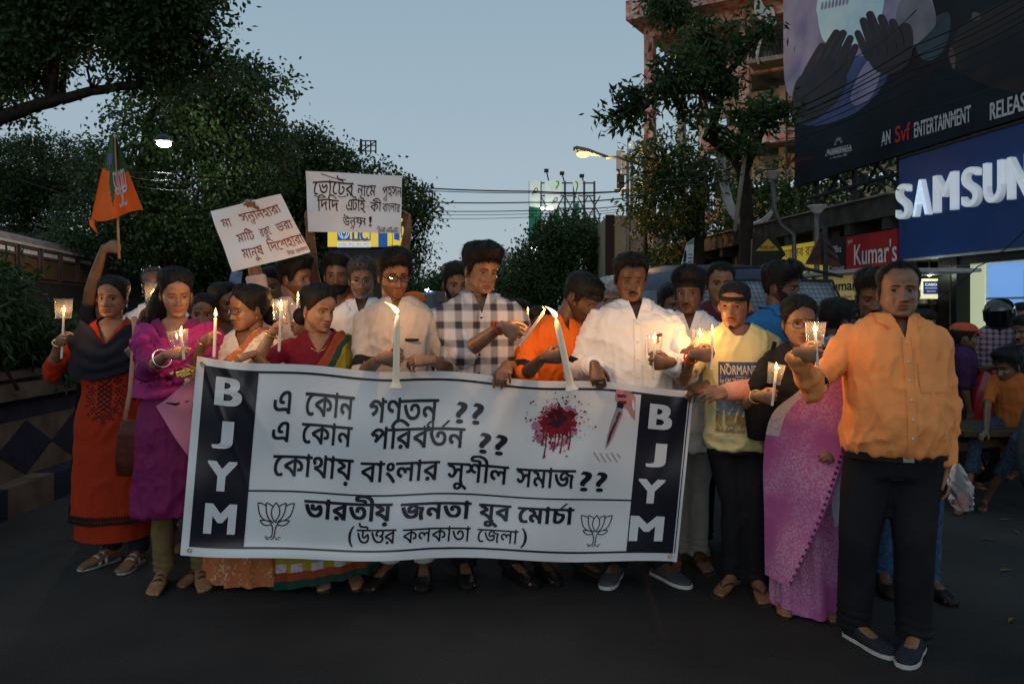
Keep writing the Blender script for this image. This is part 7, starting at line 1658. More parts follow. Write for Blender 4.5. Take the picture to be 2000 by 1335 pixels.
def simple(label, px, top, Y, m, yaw=0, hyaw=None, pitch=5, skin='skin_mid', sex='m', hair='short', hm=None, neck='collar', sleeve='half', tr=None, arms=None, fine=False, girth=1.0, hk=None, must=None, collar=True, stub=0, bx=None, fw=1.0, jaw=1.0, group='people in the crowd behind the banner', gaze=(0, 0), up=13., belly=0.0, gl=None, beard=None, floor=0.0, H=None, hem=.46, seed=1, loose=.014, stance=None, seat=None, head_only=False, roll=0, lean=(0, 0), fold=.006, hs=1.0, brow=True, mm=None, kajal=False, shod='sandal', back=0.0, trk=None):
    p = Person(label, px, top, Y, yaw, sex, girth, belly, lean, bx, skin, fine, H, group, floor=floor, hs=hs)
    p.head(hyaw if hyaw is not None else yaw, pitch, roll, stubble=stub, fw=fw, jaw=jaw, gaze=gaze, up=up, kajal=kajal, back=back)
    p.stance(**(stance or {}))
    if seat: p.seat = seat
    for sd in 'RL':
        a = (arms or {}).get(sd)
        if a: p.arm(sd, **a)
        else:
            sg = -1 if sd == 'R' else 1; w = p.M @ Vector((sg * .215 * p.k * girth, -.03, .475 * p.H)); p.arm(sd, wrist=w, d=p.M.to_3x3() @ Vector((sg * .02, -.12, -1)), n=p.M.to_3x3() @ Vector((-sg, .2, 0)), curl='relax')
    p.finish_body(); p.top(m, sleeve=sleeve, neck=neck, seed=seed, hem=hem, loose=loose, fold=fold, name={'collar': 'shirt', 'band': 'kurta', 'round': 't_shirt', 'polo': 'polo_shirt'}.get(neck, 'top'))
    if neck in ('collar', 'polo') and collar: p.collar(m, open_=.8 if neck == 'polo' else 1.0)
    if neck == 'band': p.collar(m, 'band')
    if hair:
        d = dict(fine=fine, tufts=600 if fine else 220, seed=seed, fw=fw); d.update(hk or {}); make_hair(hair, p.T, hm or HB_, p.root, **d)
    if brow: brows(p.T, hm if hm in (HW_,) else HB_, p.root, fw, thick=.0075 if sex == 'm' else .0055)
    if must: face_patch(p.T, mm or hm or HB_, p.root, 'moustache', -.0575, .030, must, droop=.009, fw=fw, seed=seed)
    if beard: beard_on(p, mm or hm or HB_, beard, fw)
    if gl: glasses(p.T, *gl[:1], p.root, fw=fw, **(gl[1] if len(gl) > 1 else {}))
    p.trousers(tr or SARGE, **(trk or {}))
    p.shoes(shod, LEATHER if shod == 'shoe' else SANDAL)
    return p


def beard_on(p, m, th=.006, fw=1.0, lo=-.112, name='beard'):
    mb = MB(); g = []; rs = random.Random(4); n = 34
    for i in range(9):
        row = []
        for j in range(n + 1):
            a = R(-88 + 176 * j / n); edge = -.086 + .064 * sst(.45, 1.25, np.array(abs(a))); edge = float(edge); z = edge + (lo - edge) * i / 8
            q = head_pt(a, z, fw); nn = Vector((q[0], q[1] + .0, -.02)).normalized(); row.append(p.T @ (Vector(q) + nn * (th * math.sin(math.pi * min((i + .25) / 8.5, 1)) * (.7 + .6 * rs.random()))))
        g.append(row)
    mb.loft(g, 0, cap=False, closed=False); mb.build(name, m, p.root, smooth=True)


CG = 'people holding the banner in the front row'
UP = (0, 0, 1)
# --- woman in red kurti, far left
p = Person('woman in an embroidered red kurti and black dupatta raising a cup candle', 222, 538, 4.60, 6, 'f', 1.06, 0, (0, 0), 222, 'skin_mid', group=CG)
p.head(4, 3, 2, gaze=(.42, 0), up=15, kajal=True, jaw=1.06)
p.stance(l=P(268, HY, 4.58), r=P(216, HY, 4.62), toe=(-34, -6))
p.arm('R', grip=P(126, 664, 4.38), t=(.06, 0, 1), n=(.9, .5, 0), curl='grip'); p.arm('L', wrist=P(268, 702, 4.40), d=(-.45, -.2, .9), n=(-.4, .9, .2), curl='fist')
p.finish_body(shod='bare'); p.top(REDK, 'kurti', hem=.155, sleeve='3q', neck='deep', loose=.012, flare=.10, fold=.005, seed=3, vneck=(.765, .085))
make_hair('woman', p.T, HB_, p.root, top=.014, side=.010, back=.016, quiff=.0, tufts=500, seed=11, part=.004); brows(p.T, HB_, p.root, thick=.0058)
mb = MB(); mb.ell(p.T @ Vector((0, .115, -.055)), .040, 16, 12); mb.build('hair_bun', HB_, p.root, smooth=True)
p.trousers(BLKDUP, 'leggings', .86, .06, top=.50); p.shoes('sandal', SANDALS, SANDALS)
sk = p.skirt(REDK, .16, .40, .215, .18, .03, 9, seed=4, name='under_skirt')
# dupatta: V over the chest
H_ = p.H
p.drape([((-.20, .13, .80 * H_), (-.23, .12, .70 * H_)), ((-.175, -.03, .845 * H_), (-.225, -.06, .69 * H_)), ((-.095, -.10, .825 * H_), (-.17, -.13, .655 * H_)), ((-.01, -.13, .768 * H_), (-.05, -.13, .645 * H_)), ((.02, -.13, .767 * H_), (.12, -.12, .672 * H_)), ((.095, -.10, .825 * H_), (.19, -.09, .715 * H_)), ((.17, -.02, .835 * H_), (.24, -.03, .76 * H_)), ((.17, .12, .80 * H_), (.24, .12, .70 * H_))], BLKDUP, 'dupatta', 72, 16, .012, .010, 3.2)
p.drape([((-.185, .10, .62 * H_), (-.225, .05, .62 * H_)), ((-.19, .08, .40 * H_), (-.235, .02, .40 * H_)), ((-.205, .08, .22 * H_), (-.255, .03, .22 * H_)), ((-.21, .08, .14 * H_), (-.265, .03, .14 * H_))], BLKDUP, 'dupatta_end', 24, 6, .012, .004, 2)
# embroidered yoke: lattice in the middle, flowers round it
mb = MB(); fr = lambda x, z: p.front(x, z, .003)
def motif(cx, cz, r, n=6):
    for k in range(n):
        a = 2 * math.pi * k / n + .26; b_ = []
        for q in (-.28, 0, .28): b_.append(fr(cx + r * math.cos(a + q) * (.92 if q else .45), cz + r * math.sin(a + q) * (.92 if q else .45) / H_))
        b_.insert(2, fr(cx + r * 1.15 * math.cos(a), cz + r * 1.15 * math.sin(a) / H_)); mb.add([b_[1], b_[0], b_[2], b_[3]], [(0, 1, 2, 3)])
    mb.add([fr(cx + r * .3 * math.cos(2 * math.pi * k / 8), cz + r * .3 * math.sin(2 * math.pi * k / 8) / H_) for k in range(8)], [tuple(range(8))])
for i in range(6):
    z = .645 - i * .0165
    for s_ in (-1, 1):
        lay(mb, stroke([(s_ * .038, z), (0, z - .0165), (-s_ * .038, z - .033)], .0045), fr)
for s_ in (-1, 1):
    for i, (x, z, r) in enumerate(((.068, .640, .020), (.072, .605, .022), (.074, .572, .022), (.058, .542, .020), (.098, .622, .010), (.102, .588, .011), (.098, .556, .011), (.034, .520, .013), (.084, .527, .011), (.052, .512, .009))): motif(s_ * x, z, r)
motif(0, .522, .021); motif(0, .500, .011)
mb.build('embroidery', EMB, p.root)
mb = MB()
for k in range(30):
    for zz, rr, hh, sk_ in ((.178, .0, 1, 0), (.166, 0, 1, 1)):
        x = -.20 + .40 * k / 29; c = fr(x, zz) if sk_ == 0 else fr(x, .163); e = c + Vector((0, -.004, 0)); w = .0052
        mb.add([e + Vector((-w, 0, -.012)), e + Vector((w, 0, -.012)), e + Vector((w, 0, .004)), e + Vector((0, 0, .016)), e + Vector((-w, 0, .004))], [(0, 1, 2, 3, 4)])
mb.build('embroidery', EMB, p.root)
p.band_on('R', 'bangle', GOLD, .90, .0045, 1.30, 1, .006)
for s_ in (-1, 1): MB().ell(p.T @ Vector((s_ * .078, .008, -.050)), (.004, .004, .014), 8, 6).build('earring', SILV, p.root, smooth=True)
bag = thing('handbag', 'brown leather handbag hanging at the hip of the red kurti woman', 'handbag', P(262, 872, 4.30)); BRL = mat('brown_leather', (.085, .02, .012), .35, .2, 20, .1, 90); mb = MB()
for z, a, b_ in ((.0, .0, .0),): pass
rg = [ring((0, 0, z), a, b_, 20, 3.4) for z, a, b_ in ((-.155, .070, .030), (-.15, .088, .042), (-.06, .095, .048), (.06, .085, .040), (.135, .066, .026), (.15, .058, .018))]; mb.loft(rg); mb.build('bag_body', BRL, bag, smooth=True)
mb = MB(); mb.box((-.015, -.050, .02), (.10, .012, .10)); mb.build('front_pocket', BRL, bag); mb = MB(); mb.tube([(-.05, 0, .14), (-.02, .0, .30), (-.01, .03, .62), (-.03, .06, .70), (-.05, .12, .67)], [(.014, .004)] * 5, 8); mb.build('strap', mat('peach_strap', (.50, .24, .19), .6), bag, smooth=True)

# --- woman in magenta
p = Person('woman in a magenta kurta and dupatta looking down with loose wavy hair', 345, 527, 4.22, 14, 'f', 1.02, 0, (0, 0), 344, 'skin_fair', group=CG)
p.head(30, 14, -3, gaze=(.3, -.35), up=1.5, lo=-9, kajal=True)
p.stance(l=P(392, HY, 4.26), r=P(318, HY, 4.22), toe=(-6, 14)); p.arm('R', grip=P(366, 692, 3.82), d=(1, -.35, .10), n=(.15, .9, -.4), curl='pinch'); p.arm('L', wrist=P(410, 735, 4.12), d=(-.6, -.5, .2), n=(0, 1, 0), curl='relax')
p.finish_body(shod='bare'); p.top(MAG, 'kurta', hem=.235, sleeve='3q', neck='deep', loose=.014, flare=.10, fold=.007, seed=7, sl_r=1.15, vneck=(.785, .08))
make_hair('woman', p.T, HB_, p.root, top=.022, side=.014, back=.024, quiff=.003, tufts=700, seed=21, part=-.012); brows(p.T, HB_, p.root, thick=.0055)
mb = MB(); rs = random.Random(8); c0 = p.T @ Vector((-.03, .075, -.02))
mb.tube([p.T @ Vector((-.02, .07, .04)), p.T @ Vector((-.055, .085, -.04)), p.T @ Vector((-.085, .10, -.12)), p.T @ Vector((-.095, .10, -.20)), p.T @ Vector((-.08, .10, -.27))], [.05, .058, .060, .050, .02], 14)
for k in range(420):
    t = rs.random(); b_ = p.T @ Vector((-.04 - .075 * t + rs.gauss(0, .022), .075 + rs.gauss(0, .028), .02 - .26 * t)); d_ = Vector((rs.gauss(-.25, .5), rs.gauss(-.1, .5), -.8)).normalized(); L_ = rs.uniform(.03, .08); w_ = Vector((.0022, .001, 0)); m_ = b_ + d_ * L_ * .5 + Vector((rs.gauss(0, .012), -.006, 0))
    mb.add([b_ - w_, b_ + w_, m_ + w_, m_ - w_, b_ + d_ * L_], [(0, 1, 2, 3), (3, 2, 4)])
mb.build('loose_hair', HB_, p.root, smooth=True); p.trousers(KHAKI, 'churidar', .86, .06, top=.50, fold=.008); p.shoes('sandal', SANDAL, SANDAL)
H_ = p.H
p.drape([((-.17, .10, .80 * H_), (-.215, .10, .58 * H_)), ((-.155, -.03, .832 * H_), (-.205, -.06, .60 * H_)), ((-.10, -.10, .825 * H_), (-.17, -.12, .605 * H_)), ((-.045, -.13, .785 * H_), (-.08, -.13, .600 * H_)), ((.03, -.13, .775 * H_), (.04, -.13, .615 * H_)), ((.09, -.10, .815 * H_), (.15, -.10, .66 * H_)), ((.15, -.03, .835 * H_), (.25, -.05, .70 * H_)), ((.16, .10, .80 * H_), (.24, .10, .62 * H_))], MAGD, 'dupatta', 80, 22, .014, .014, 5.5)
mb = MB(); rs = random.Random(3)
for k in range(60):
    a = rs.uniform(-2.6, .1); r_ = rs.uniform(.015, .058); c = P(352, 722, 3.86) - p.base; c = p.Mi.to_3x3() @ c + Vector((r_ * math.cos(a), -.006, r_ * math.sin(a) * .6)); mb.ell(c, (.006, .003, .008), 6, 4)
mb.build('sequin_cuff', GOLD, p.root, smooth=True); p.band_on('R', 'cuff_trim', SILV, .74, .004, 1.75)

# --- woman in cream sari with glasses
p = Person('woman with glasses in a cream printed sari with terracotta border and hair in a bun', 490, 558, 4.32, -6, 'f', 1.14, .02, (0, 0), 478, 'skin_mid', group=CG)
p.head(-48, 6, 0, gaze=(0, -.1), up=11, kajal=True, jaw=1.08); p.stance(l=P(505, HY, 4.36), r=P(395, HY, 4.33), toe=(-10, 10), spread=.08)
p.arm('R', grip=P(417, 664, 4.02), t=(.06, 0, 1), n=(.75, .65, 0), curl='grip'); p.arm('L', grip=P(466, 701, 3.93), d=(-.75, -.55, -.25), n=(-.15, .45, -.9), curl='hook')
p.finish_body(); p.top(CREAM, 'blouse', hem=.50, sleeve='elbow', neck='deep', loose=.012, seed=9, vneck=(.79, .06)); make_hair('woman', p.T, HB_, p.root, top=.020, side=.014, back=.020, quiff=0, tufts=500, seed=5, part=0.0)
brows(p.T, HB_, p.root, thick=.005); mb = MB(); mb.ell(p.T @ Vector((.0, .13, -.05)), (.055, .045, .055), 18, 12); mb.build('hair_bun', HB_, p.root, smooth=True); glasses(p.T, MATS['wire_frame'], p.root, .023, .0145, .0016)
MB().ell(p.T @ Vector((0, -.0985, .024)), (.003, .0015, .003), 8, 5).build('bindi', MAROONB, p.root)
for s_ in (-1, 1): MB().ell(p.T @ Vector((s_ * .077, .004, -.048)), .006, 8, 6).build('earring', GOLD, p.root, smooth=True)
H_ = p.H; p.skirt([CREAM, TERRA], .025, .60, .30, .20, .20, 15, seed=6, name='sari', mats=lambda i, j: 1 if i < 4 else 0, dx=.05)
p.drape([((-.20, .04, .58 * H_), (-.20, .02, .48 * H_)), ((-.17, -.16, .655 * H_), (-.17, -.22, .50 * H_)), ((-.06, -.20, .735 * H_), (.06, -.27, .53 * H_)), ((.03, -.16, .79 * H_), (.17, -.22, .60 * H_)), ((.08, -.06, .835 * H_), (.215, -.06, .69 * H_)), ((.09, .06, .835 * H_), (.23, .06, .74 * H_)), ((.07, .16, .76 * H_), (.20, .18, .68 * H_)), ((.07, .16, .60 * H_), (.18, .18, .55 * H_))], [CREAM, TERRA], 'sari_pallu', 70, 18, .012, .010, 4, mats=lambda u, v: 1 if v < .075 else 0)
p.band_on('R', 'bangle', GOLD, .93, .003, 1.25); p.finger_ring('L', GOLD, 1); p.finger_ring('R', GOLD, 1); p.shoes('sandal', SANDAL)

# --- woman in maroon blouse
p = Person('woman in a maroon blouse and olive sari looking right beside a cup candle', 622, 558, 4.26, 10, 'f', 1.16, .02, (0, 0), 625, 'skin_fair', group=CG)
p.head(52, 10, 4, gaze=(.1, -.15), up=9, jaw=1.1); p.stance(l=P(690, HY, 4.30), r=P(630, HY, 4.28), toe=(6, 10)); p.arm('R', grip=P(545, 642, 3.98), t=(.04, 0, 1), n=(.95, .3, 0), curl='grip', pole=(-.5, .1, -1)); p.arm('L', wrist=P(672, 742, 4.15), d=(-.7, -.5, -.2), n=(0, 1, -.2), curl='relax')
p.finish_body(shod='bare'); p.top(MAROONB, 'blouse', hem=.56, sleeve='elbow', neck='deep', loose=.012, seed=12, vneck=(.775, .075), fold=.005); make_hair('woman', p.T, HB_, p.root, top=.020, side=.014, back=.020, quiff=.0, tufts=500, seed=15, part=0.0)
mb = MB(); mb.ell(p.T @ Vector((0, .125, -.06)), (.05, .04, .05), 18, 12); mb.build('hair_bun', HB_, p.root, smooth=True); brows(p.T, HB_, p.root, thick=.005); H_ = p.H
p.skirt([OLIVE, RUST, DKGREEN, PALES], .03, .60, .285, .20, .16, 14, seed=9, name='sari', mats=lambda i, j: 2 if i < 1 else (1 if i < 2 else (3 if i == 2 and (j // 4) % 2 else 0)), dx=.03, hemf=lambda t: .05 * math.sin(t + .6))
p.drape([((-.20, .04, .58 * H_), (-.20, .02, .48 * H_)), ((-.15, -.18, .63 * H_), (-.15, -.22, .48 * H_)), ((-.06, -.22, .70 * H_), (.08, -.28, .50 * H_)), ((.02, -.18, .765 * H_), (.18, -.22, .58 * H_)), ((.085, -.06, .835 * H_), (.215, -.06, .69 * H_)), ((.12, .06, .83 * H_), (.23, .06, .74 * H_)), ((.10, .16, .76 * H_), (.20, .18, .68 * H_)), ((.10, .16, .60 * H_), (.18, .18, .55 * H_))], [OLIVE, RUST, DKGREEN], 'sari_pallu', 70, 18, .012, .010, 4, mats=lambda u, v: 1 if v < .12 else (2 if v < .24 else 0))
mb = MB(); mb.tube([p.spine(.8) + Vector((.060 * math.sin(t) * 1.15, -.02 - .085 * math.cos(t) - .03 * max(0, math.cos(t)), (.838 - .055 * max(0, math.cos(t)) ** 1.5) * H_)) for t in [R(-110 + 220 * i / 24) for i in range(25)]], .0022, 6); mb.build('necklace', GOLD, p.root, smooth=True)
p.band_on('R', 'bangle', GOLD, .84, .0042, 1.4); MB().ell(p.T @ Vector((0, -.0985, .024)), (.003, .0015, .003), 8, 5).build('bindi', MAROONB, p.root)
for s_ in (-1, 1): MB().ell(p.T @ Vector((s_ * .077, .004, -.048)), .0055, 8, 6).build('earring', GOLD, p.root, smooth=True)
p.shoes('sandal', SANDAL)

# --- man in beige kurta with glasses
p = Person('man with black rectangular glasses in a beige kurta holding a tall candle', 770, 490, 4.22, 0, 'm', .92, 0, (0, 0), 778, 'skin_mid', group=CG)
p.head(24, 10, -2, gaze=(.3, -.3), up=8, stubble=1); p.stance(l=P(828, HY, 4.32), r=P(758, HY, 4.30), toe=(-22, 4))
p.arm('R', grip=P(779, 700, 3.87), t=(.02, -.02, 1), n=(.25, 1, 0), curl='grip', pole=(-.4, .4, -1)); p.arm('L', grip=P(802, 714, 3.92), d=(-1, -.25, .0), n=(.1, .6, -.7), curl='cup')
p.finish_body(); p.top(BEIGE, 'kurta', hem=.34, sleeve='rolled', neck='band', seed=14, flare=.12, fold=.008, sl_r=1.02); p.collar(BEIGE, 'band'); p.placket(BEIGE, z1=.66, buttons=2, bm=MATS['black_frame']); p.pocket(BEIGE, .095, .72)
pn = thing('clip_pen', 'black pen clipped to the pocket of the beige kurta', 'pen', p.M @ p.front(.085, .737, .012)); MB().box((0, 0, 0), (.062, .012, .013)).ell((.03, 0, 0), (.012, .006, .0065), 8, 6).build('pen_body', BK, pn)
make_hair('short', p.T, HB_, p.root, top=.028, side=.012, back=.020, quiff=.012, tufts=1000, seed=31); brows(p.T, HB_, p.root, thick=.009); glasses(p.T, MATS['black_frame'], p.root, .0245, .0155, .0026); p.armband('R', BK, .84, w=.026); p.trousers(PYJ, 'pyjama', .92, .085); p.shoes('shoe', LEATHER)
p.finger_ring('R', SILV, 0); p.finger_ring('R', GOLD, 2); p.finger_ring('L', SILV, 2)

# --- man in plaid shirt
p = Person('heavy set man in a black and white plaid shirt leaning to light a candle', 938, 481, 4.27, 8, 'm', 1.05, .03, (0, -.02), 925, 'skin_mid', group=CG)
p.head(32, 14, 2, gaze=(.15, -.35), up=5, fw=1.08, jaw=1.12); p.stance(l=P(1000, HY, 4.36), r=P(907, HY, 4.36), toe=(0, 28))
p.arm('R', grip=P(1024, 658, 3.88), t=(.45, 0, .9), n=(.35, .9, -.2), curl='pinch', pole=(-.3, -.1, -1)); p.arm('L', grip=P(984, 731, 3.96), d=(-.1, -.9, -.35), n=(0, .35, -.95), curl='hook')
p.finish_body(); p.top(PLAID, 'shirt', hem=.42, sleeve='elbow', neck='collar', seed=17, loose=.017, sl_r=1.12, fold=.008); p.collar(PLAID, open_=1.1); p.placket(PLAID, buttons=6, bm=BK)
make_hair('short', p.T, HB_, p.root, top=.033, side=.011, back=.018, quiff=.018, tufts=1100, seed=41, curl=.4, fw=1.08); brows(p.T, HB_, p.root, 1.08, thick=.008); p.trousers(TR_BLACK, loose=1.0); p.shoes('shoe', LEATHER)
p.band_on('R', 'wrist_thread', mat('red_thread', (.45, .05, .02), .9), .93, .0035, 1.15, 2); p.finger_ring('R', GOLD, 0); p.finger_ring('L', GOLD, 2)

# --- man in saffron kurta bending
p = Person('man in a saffron kurta and black headband bending over a tall lit candle', 1102, 541, 4.43, 26, 'm', 1.0, .0, (.08, -.10), 1050, 'skin_dark', group=CG, H=1.655)
p.head(58, 34, 0, gaze=(0, -.3), up=2, stubble=1, dx=.165, back=-.06); p.stance(l=P(1140, HY, 4.36), r=P(1060, HY, 4.40), toe=(-4, 22))
p.arm('R', grip=P(1094, 694, 3.90), t=(-.13, 0, 1), n=(.3, .95, 0), curl='grip', pole=(-.4, .0, -1)); p.arm('L', wrist=P(1125, 800, 4.26), d=(-.1, -.3, -1), n=(-1, .3, 0), curl='relax')
p.finish_body(); p.top(SAFF, 'kurta', hem=.36, sleeve='rolled', neck='band', seed=19, loose=.018, fold=.008, sl_r=1.12); p.collar(SAFF, 'band'); make_hair('short', p.T, HB_, p.root, top=.014, side=.008, back=.012, quiff=.0, tufts=500, seed=51); brows(p.T, HB_, p.root)
face_patch(p.T, HB_, p.root, 'moustache', -.0575, .028, .010); p.headband(BK, .040, .010, .004, off=.010); p.armband('R', BK, .86, w=.022); p.trousers(TR_BLACK); p.shoes('shoe', LEATHER)

# --- man in white shirt
p = Person('big man with a moustache in a plain white shirt looking down at a cup candle', 1230, 497, 4.30, 0, 'm', 1.08, .03, (0, 0), 1236, 'skin_dark', group=CG)
p.head(2, 13, 1, gaze=(0, -.4), up=0, lo=-9, fw=1.07, jaw=1.1); p.stance(l=P(1290, HY, 4.36), r=P(1203, HY, 4.36), toe=(-22, 30))
p.arm('R', grip=P(1168, 744, 4.00), d=(.12, -.55, -.8), n=(.2, .8, -.6), curl='hook'); p.arm('L', grip=P(1277, 706, 3.92), t=(.02, 0, 1), n=(-.35, .95, 0), curl='grip', pole=(.6, .2, -1))
p.finish_body(); p.top(W_SHIRT, 'shirt', hem=.42, sleeve='long', neck='collar', seed=23, loose=.022, sl_r=1.22, fold=.008); p.collar(W_SHIRT, open_=1.15); p.placket(W_SHIRT, buttons=6); p.pocket(W_SHIRT, .10, .725, .06, .075)
make_hair('high', p.T, HB_, p.root, top=.018, side=.012, back=.014, quiff=.006, tufts=700, seed=61, fw=1.07); brows(p.T, HB_, p.root, 1.07, thick=.009); face_patch(p.T, HB_, p.root, 'moustache', -.0575, .029, .0105, fw=1.07); p.armband('R', BK, .80, w=.016); p.trousers(TR_BLACK); p.shoes('shoe', SNEAK, SOLEW)
p.band_on('L', 'watch_strap', GOLD, .95, .0065, 1.12); p.finger_ring('R', SILV, 1)
bp = thing('flag_brooch', 'small dark pin brooch on the pocket of the white shirt', 'brooch', p.M @ p.front(.105, .745, .008)); MB().box((0, 0, 0), (.016, .006, .045)).ell((.012, -.002, .02), (.012, .005, .010), 8, 6).build('pin', mat('bronze', (.10, .06, .02), .3, metal=1.0), bp)

# --- man in white shirt with headband
p = Person('thin man in an open collared white shirt and wide black headband at the banner corner', 1346, 527, 4.52, -10, 'm', .94, 0, (0, 0), 1345, 'skin_dark', group=CG)
p.head(-24, 3, 0, gaze=(.5, .1), up=15); p.stance(l=P(1362, HY, 4.58), r=P(1318, HY, 4.6), toe=(-4, 16))
p.arm('R', grip=P(1368, 690, 4.12), t=(.02, 0, 1), n=(.5, .9, 0), curl='grip'); p.arm('L', grip=P(1352, 764, 4.06), d=(-.85, -.45, -.15), n=(-.1, .4, -.9), curl='hook')
p.finish_body(); p.top(W_SHIRT, 'shirt', hem=.40, sleeve='rolled', neck='collar', seed=29, loose=.016); p.collar(W_SHIRT, open_=1.2); make_hair('short', p.T, HB_, p.root, top=.034, side=.010, back=.016, quiff=.012, tufts=700, seed=71); brows(p.T, HB_, p.root)
face_patch(p.T, HB_, p.root, 'moustache', -.0575, .028, .009); p.headband(BK, .046, .0165, .004, off=.006); p.trousers(TR_GREY); p.shoes('sandal', SANDAL); p.finger_ring('R', GOLD, 1)

# --- man in lemon t-shirt with bandaged arm
p = Person('young man with shaved head and headband in a lemon printed t-shirt with a bandaged arm', 1434, 545, 4.16, -10, 'm', .92, 0, (0, 0), 1440, 'skin_mid', group=CG)
p.head(-26, 8, 3, gaze=(-.35, -.1), up=8, stubble=0, jaw=.97); p.stance(l=P(1480, HY, 4.10), r=P(1432, HY, 4.18), toe=(-30, 4)); 
p.arm('R', grip=P(1386, 692, 3.84), t=(.02, 0, 1), n=(.4, .9, 0), curl='grip', pole=(-.5, .2, -1)); p.arm('L', wrist=P(1424, 764, 3.86), d=(-1, -.15, -.12), n=(.0, .7, -.5), curl='relax', pole=(.7, .2, -.9))
p.finish_body(shod='bare'); p.top(LEMON, 't_shirt', hem=.455, sleeve='half', neck='round', seed=33, loose=.020, sl_r=1.15, fold=.007); make_hair('short', p.T, HB_, p.root, top=.0028, side=.002, back=.0025, quiff=0, tufts=0, seed=81); brows(p.T, HB_, p.root)
face_patch(p.T, HB_, p.root, 'moustache', -.0575, .025, .006, off=.002); face_patch(p.T, HB_, p.root, 'goatee', -.104, .016, .014, off=.004); p.headband(BK, .040, .0125, -.004, off=.003); p.trousers(TR_BLACK, loose=1.02); p.shoes('flipflop', SANDAL); p.band_on('R', 'wrist_thread', MATS['red_thread'], .88, .004, 1.2, 2)
a = p.wr['L']; mb = MB(); E_, W_ = a['E'], a['W'] + a['d'] * .025; mb.tube([E_.lerp(W_, t) for t in (.05, .2, .4, .6, .8, 1.0)], [.055, .060, .057, .052, .048, .040], 16, up=(0, 0, 1)); bo_ = mb.build('arm_bandage', BANDAGE, p.root, smooth=True)
# print on the shirt
BLUEPR = mat('blue_print', (.055, .075, .17), .85, .2, 50); CREAMPR = mat('cream_print_ink', (.60, .55, .40), .85); TANPR = mat('tan_print', (.30, .22, .10), .85, .3, 40); SKYPR = mat('sky_print', (.16, .22, .30), .85, .3, 30)
fp = lambda off: (lambda x, z: p.front(x, z, off)); LW = .115
def pquad(x0, x1, z0, z1, m_, off, nm='shirt_print', nx=8, nz=6, skew=0.0):
    mb = MB(); mb.loft([[p.front(x0 + (x1 - x0) * j / nx + skew * i / nz, z0 + (z1 - z0) * i / nz, off) for j in range(nx + 1)] for i in range(nz + 1)], 0, cap=False, closed=False); return mb.build(nm, m_, p.root)
pquad(-.105, .125, .640, .738, BLUEPR, .0022); pquad(-.115, .118, .57, .640, SKYPR, .0021); pquad(-.118, .105, .515, .57, TANPR, .0021)
mb = MB()
for t_, bx in (('NORMANDIE', (-.095, .115, .698, .728)), ('1er G&S TRANSATLANTIQUE', (-.096, .112, .668, .687)), ('HAVRE - SOUTHAMPTON', (-.10, .06, .646, .659)), ('Voyage of the', (-.105, .10, .520, .540)), ('atlantic ocean', (-.10, .06, .507, .514))): lay(mb, fit(text2d(t_, .012, 2), bx), fp(.0042))
for z in (.692, .663): lay(mb, stroke([(-.098, z), (0, z), (.115, z)], .0012), fp(.0042))
mb.build('lettering', CREAMPR, p.root)
mb = MB(); mb.add([p.front(x, z, .0034) for x, z in ((-.06, .575), (.045, .655), (.075, .62), (.10, .585), (.02, .565))], [(0, 1, 2, 3, 4)]); mb.add([p.front(x, z, .0038) for x, z in ((-.02, .61), (.05, .68), (.065, .675), (.03, .62))], [(0, 1, 2, 3)]); mb.build('shirt_print', CREAMPR, p.root)

# --- woman in pink sari
p = Person('woman with glasses in a pink printed sari and black blouse carrying a black shoulder bag', 1560, 578, 3.92, -8, 'f', 1.04, .01, (0, 0), 1574, 'skin_mid', group=CG)
p.head(-4, 4, 0, gaze=(.1, 0), up=12, kajal=True, jaw=1.1); p.stance(l=P(1610, HY, 3.86), r=P(1535, HY, 3.92), toe=(-14, 6))
p.arm('R', grip=P(1509, 776, 3.62), t=(.07, 0, 1), n=(.75, .65, 0), curl='grip'); p.arm('L', wrist=P(1640, 884, 3.70), d=(-.9, -.35, -.15), n=(-.3, .6, -.6), curl='cup', pole=(1, .3, -.4))
p.finish_body(shod='bare'); p.top(BK, 'blouse', hem=.55, sleeve='half', neck='deep', loose=.012, seed=37, vneck=(.785, .07)); make_hair('woman', p.T, HB_, p.root, top=.016, side=.012, back=.016, quiff=0, tufts=600, seed=91, part=0.0, curl=.4); mb = MB(); mb.ell(p.T @ Vector((0, .12, -.05)), (.05, .04, .05), 18, 12); mb.build('hair_bun', HB_, p.root, smooth=True)
brows(p.T, HB_, p.root, thick=.005); glasses(p.T, MATS['black_frame'], p.root, .0245, .0145, .0014); MB().ell(p.T @ Vector((0, -.0985, .022)), (.0024, .0015, .0032), 8, 5).build('bindi', BK, p.root); H_ = p.H
p.skirt([PINKS, PALES], .012, .62, .225, .20, .24, 10, seed=19, name='sari', mats=lambda i, j: 1 if (6 < j < 22 and i > 9) else 0, dx=.05)
BRD = mat('plum_border', (.15, .03, .13), .7)
A_ = np.array([(-.200, -.03, .16), (-.205, -.04, .45), (-.215, -.08, .74), (-.190, -.16, .96), (-.07, -.215, 1.09), (.035, -.17, 1.225), (.085, -.02, .835 * H_), (.09, .10, .80 * H_), (.08, .17, .60 * H_)]); B_ = np.array([(-.125, -.25, .17), (.005, -.265, .46), (.10, -.275, .73), (.165, -.25, .95), (.20, -.20, 1.10), (.215, -.13, 1.21), (.235, .0, .735 * H_), (.22, .12, .70 * H_), (.19, .18, .56 * H_)])
p.drape(list(zip(map(tuple, A_), map(tuple, B_))), [PINKS, BRD, PALES], 'sari_pallu', 90, 30, .014, .020, 6, mats=lambda u, v: 2 if v < .16 and u > .3 else (1 if v > .95 else 0))
mb = MB(); xs_ = np.arange(9.)
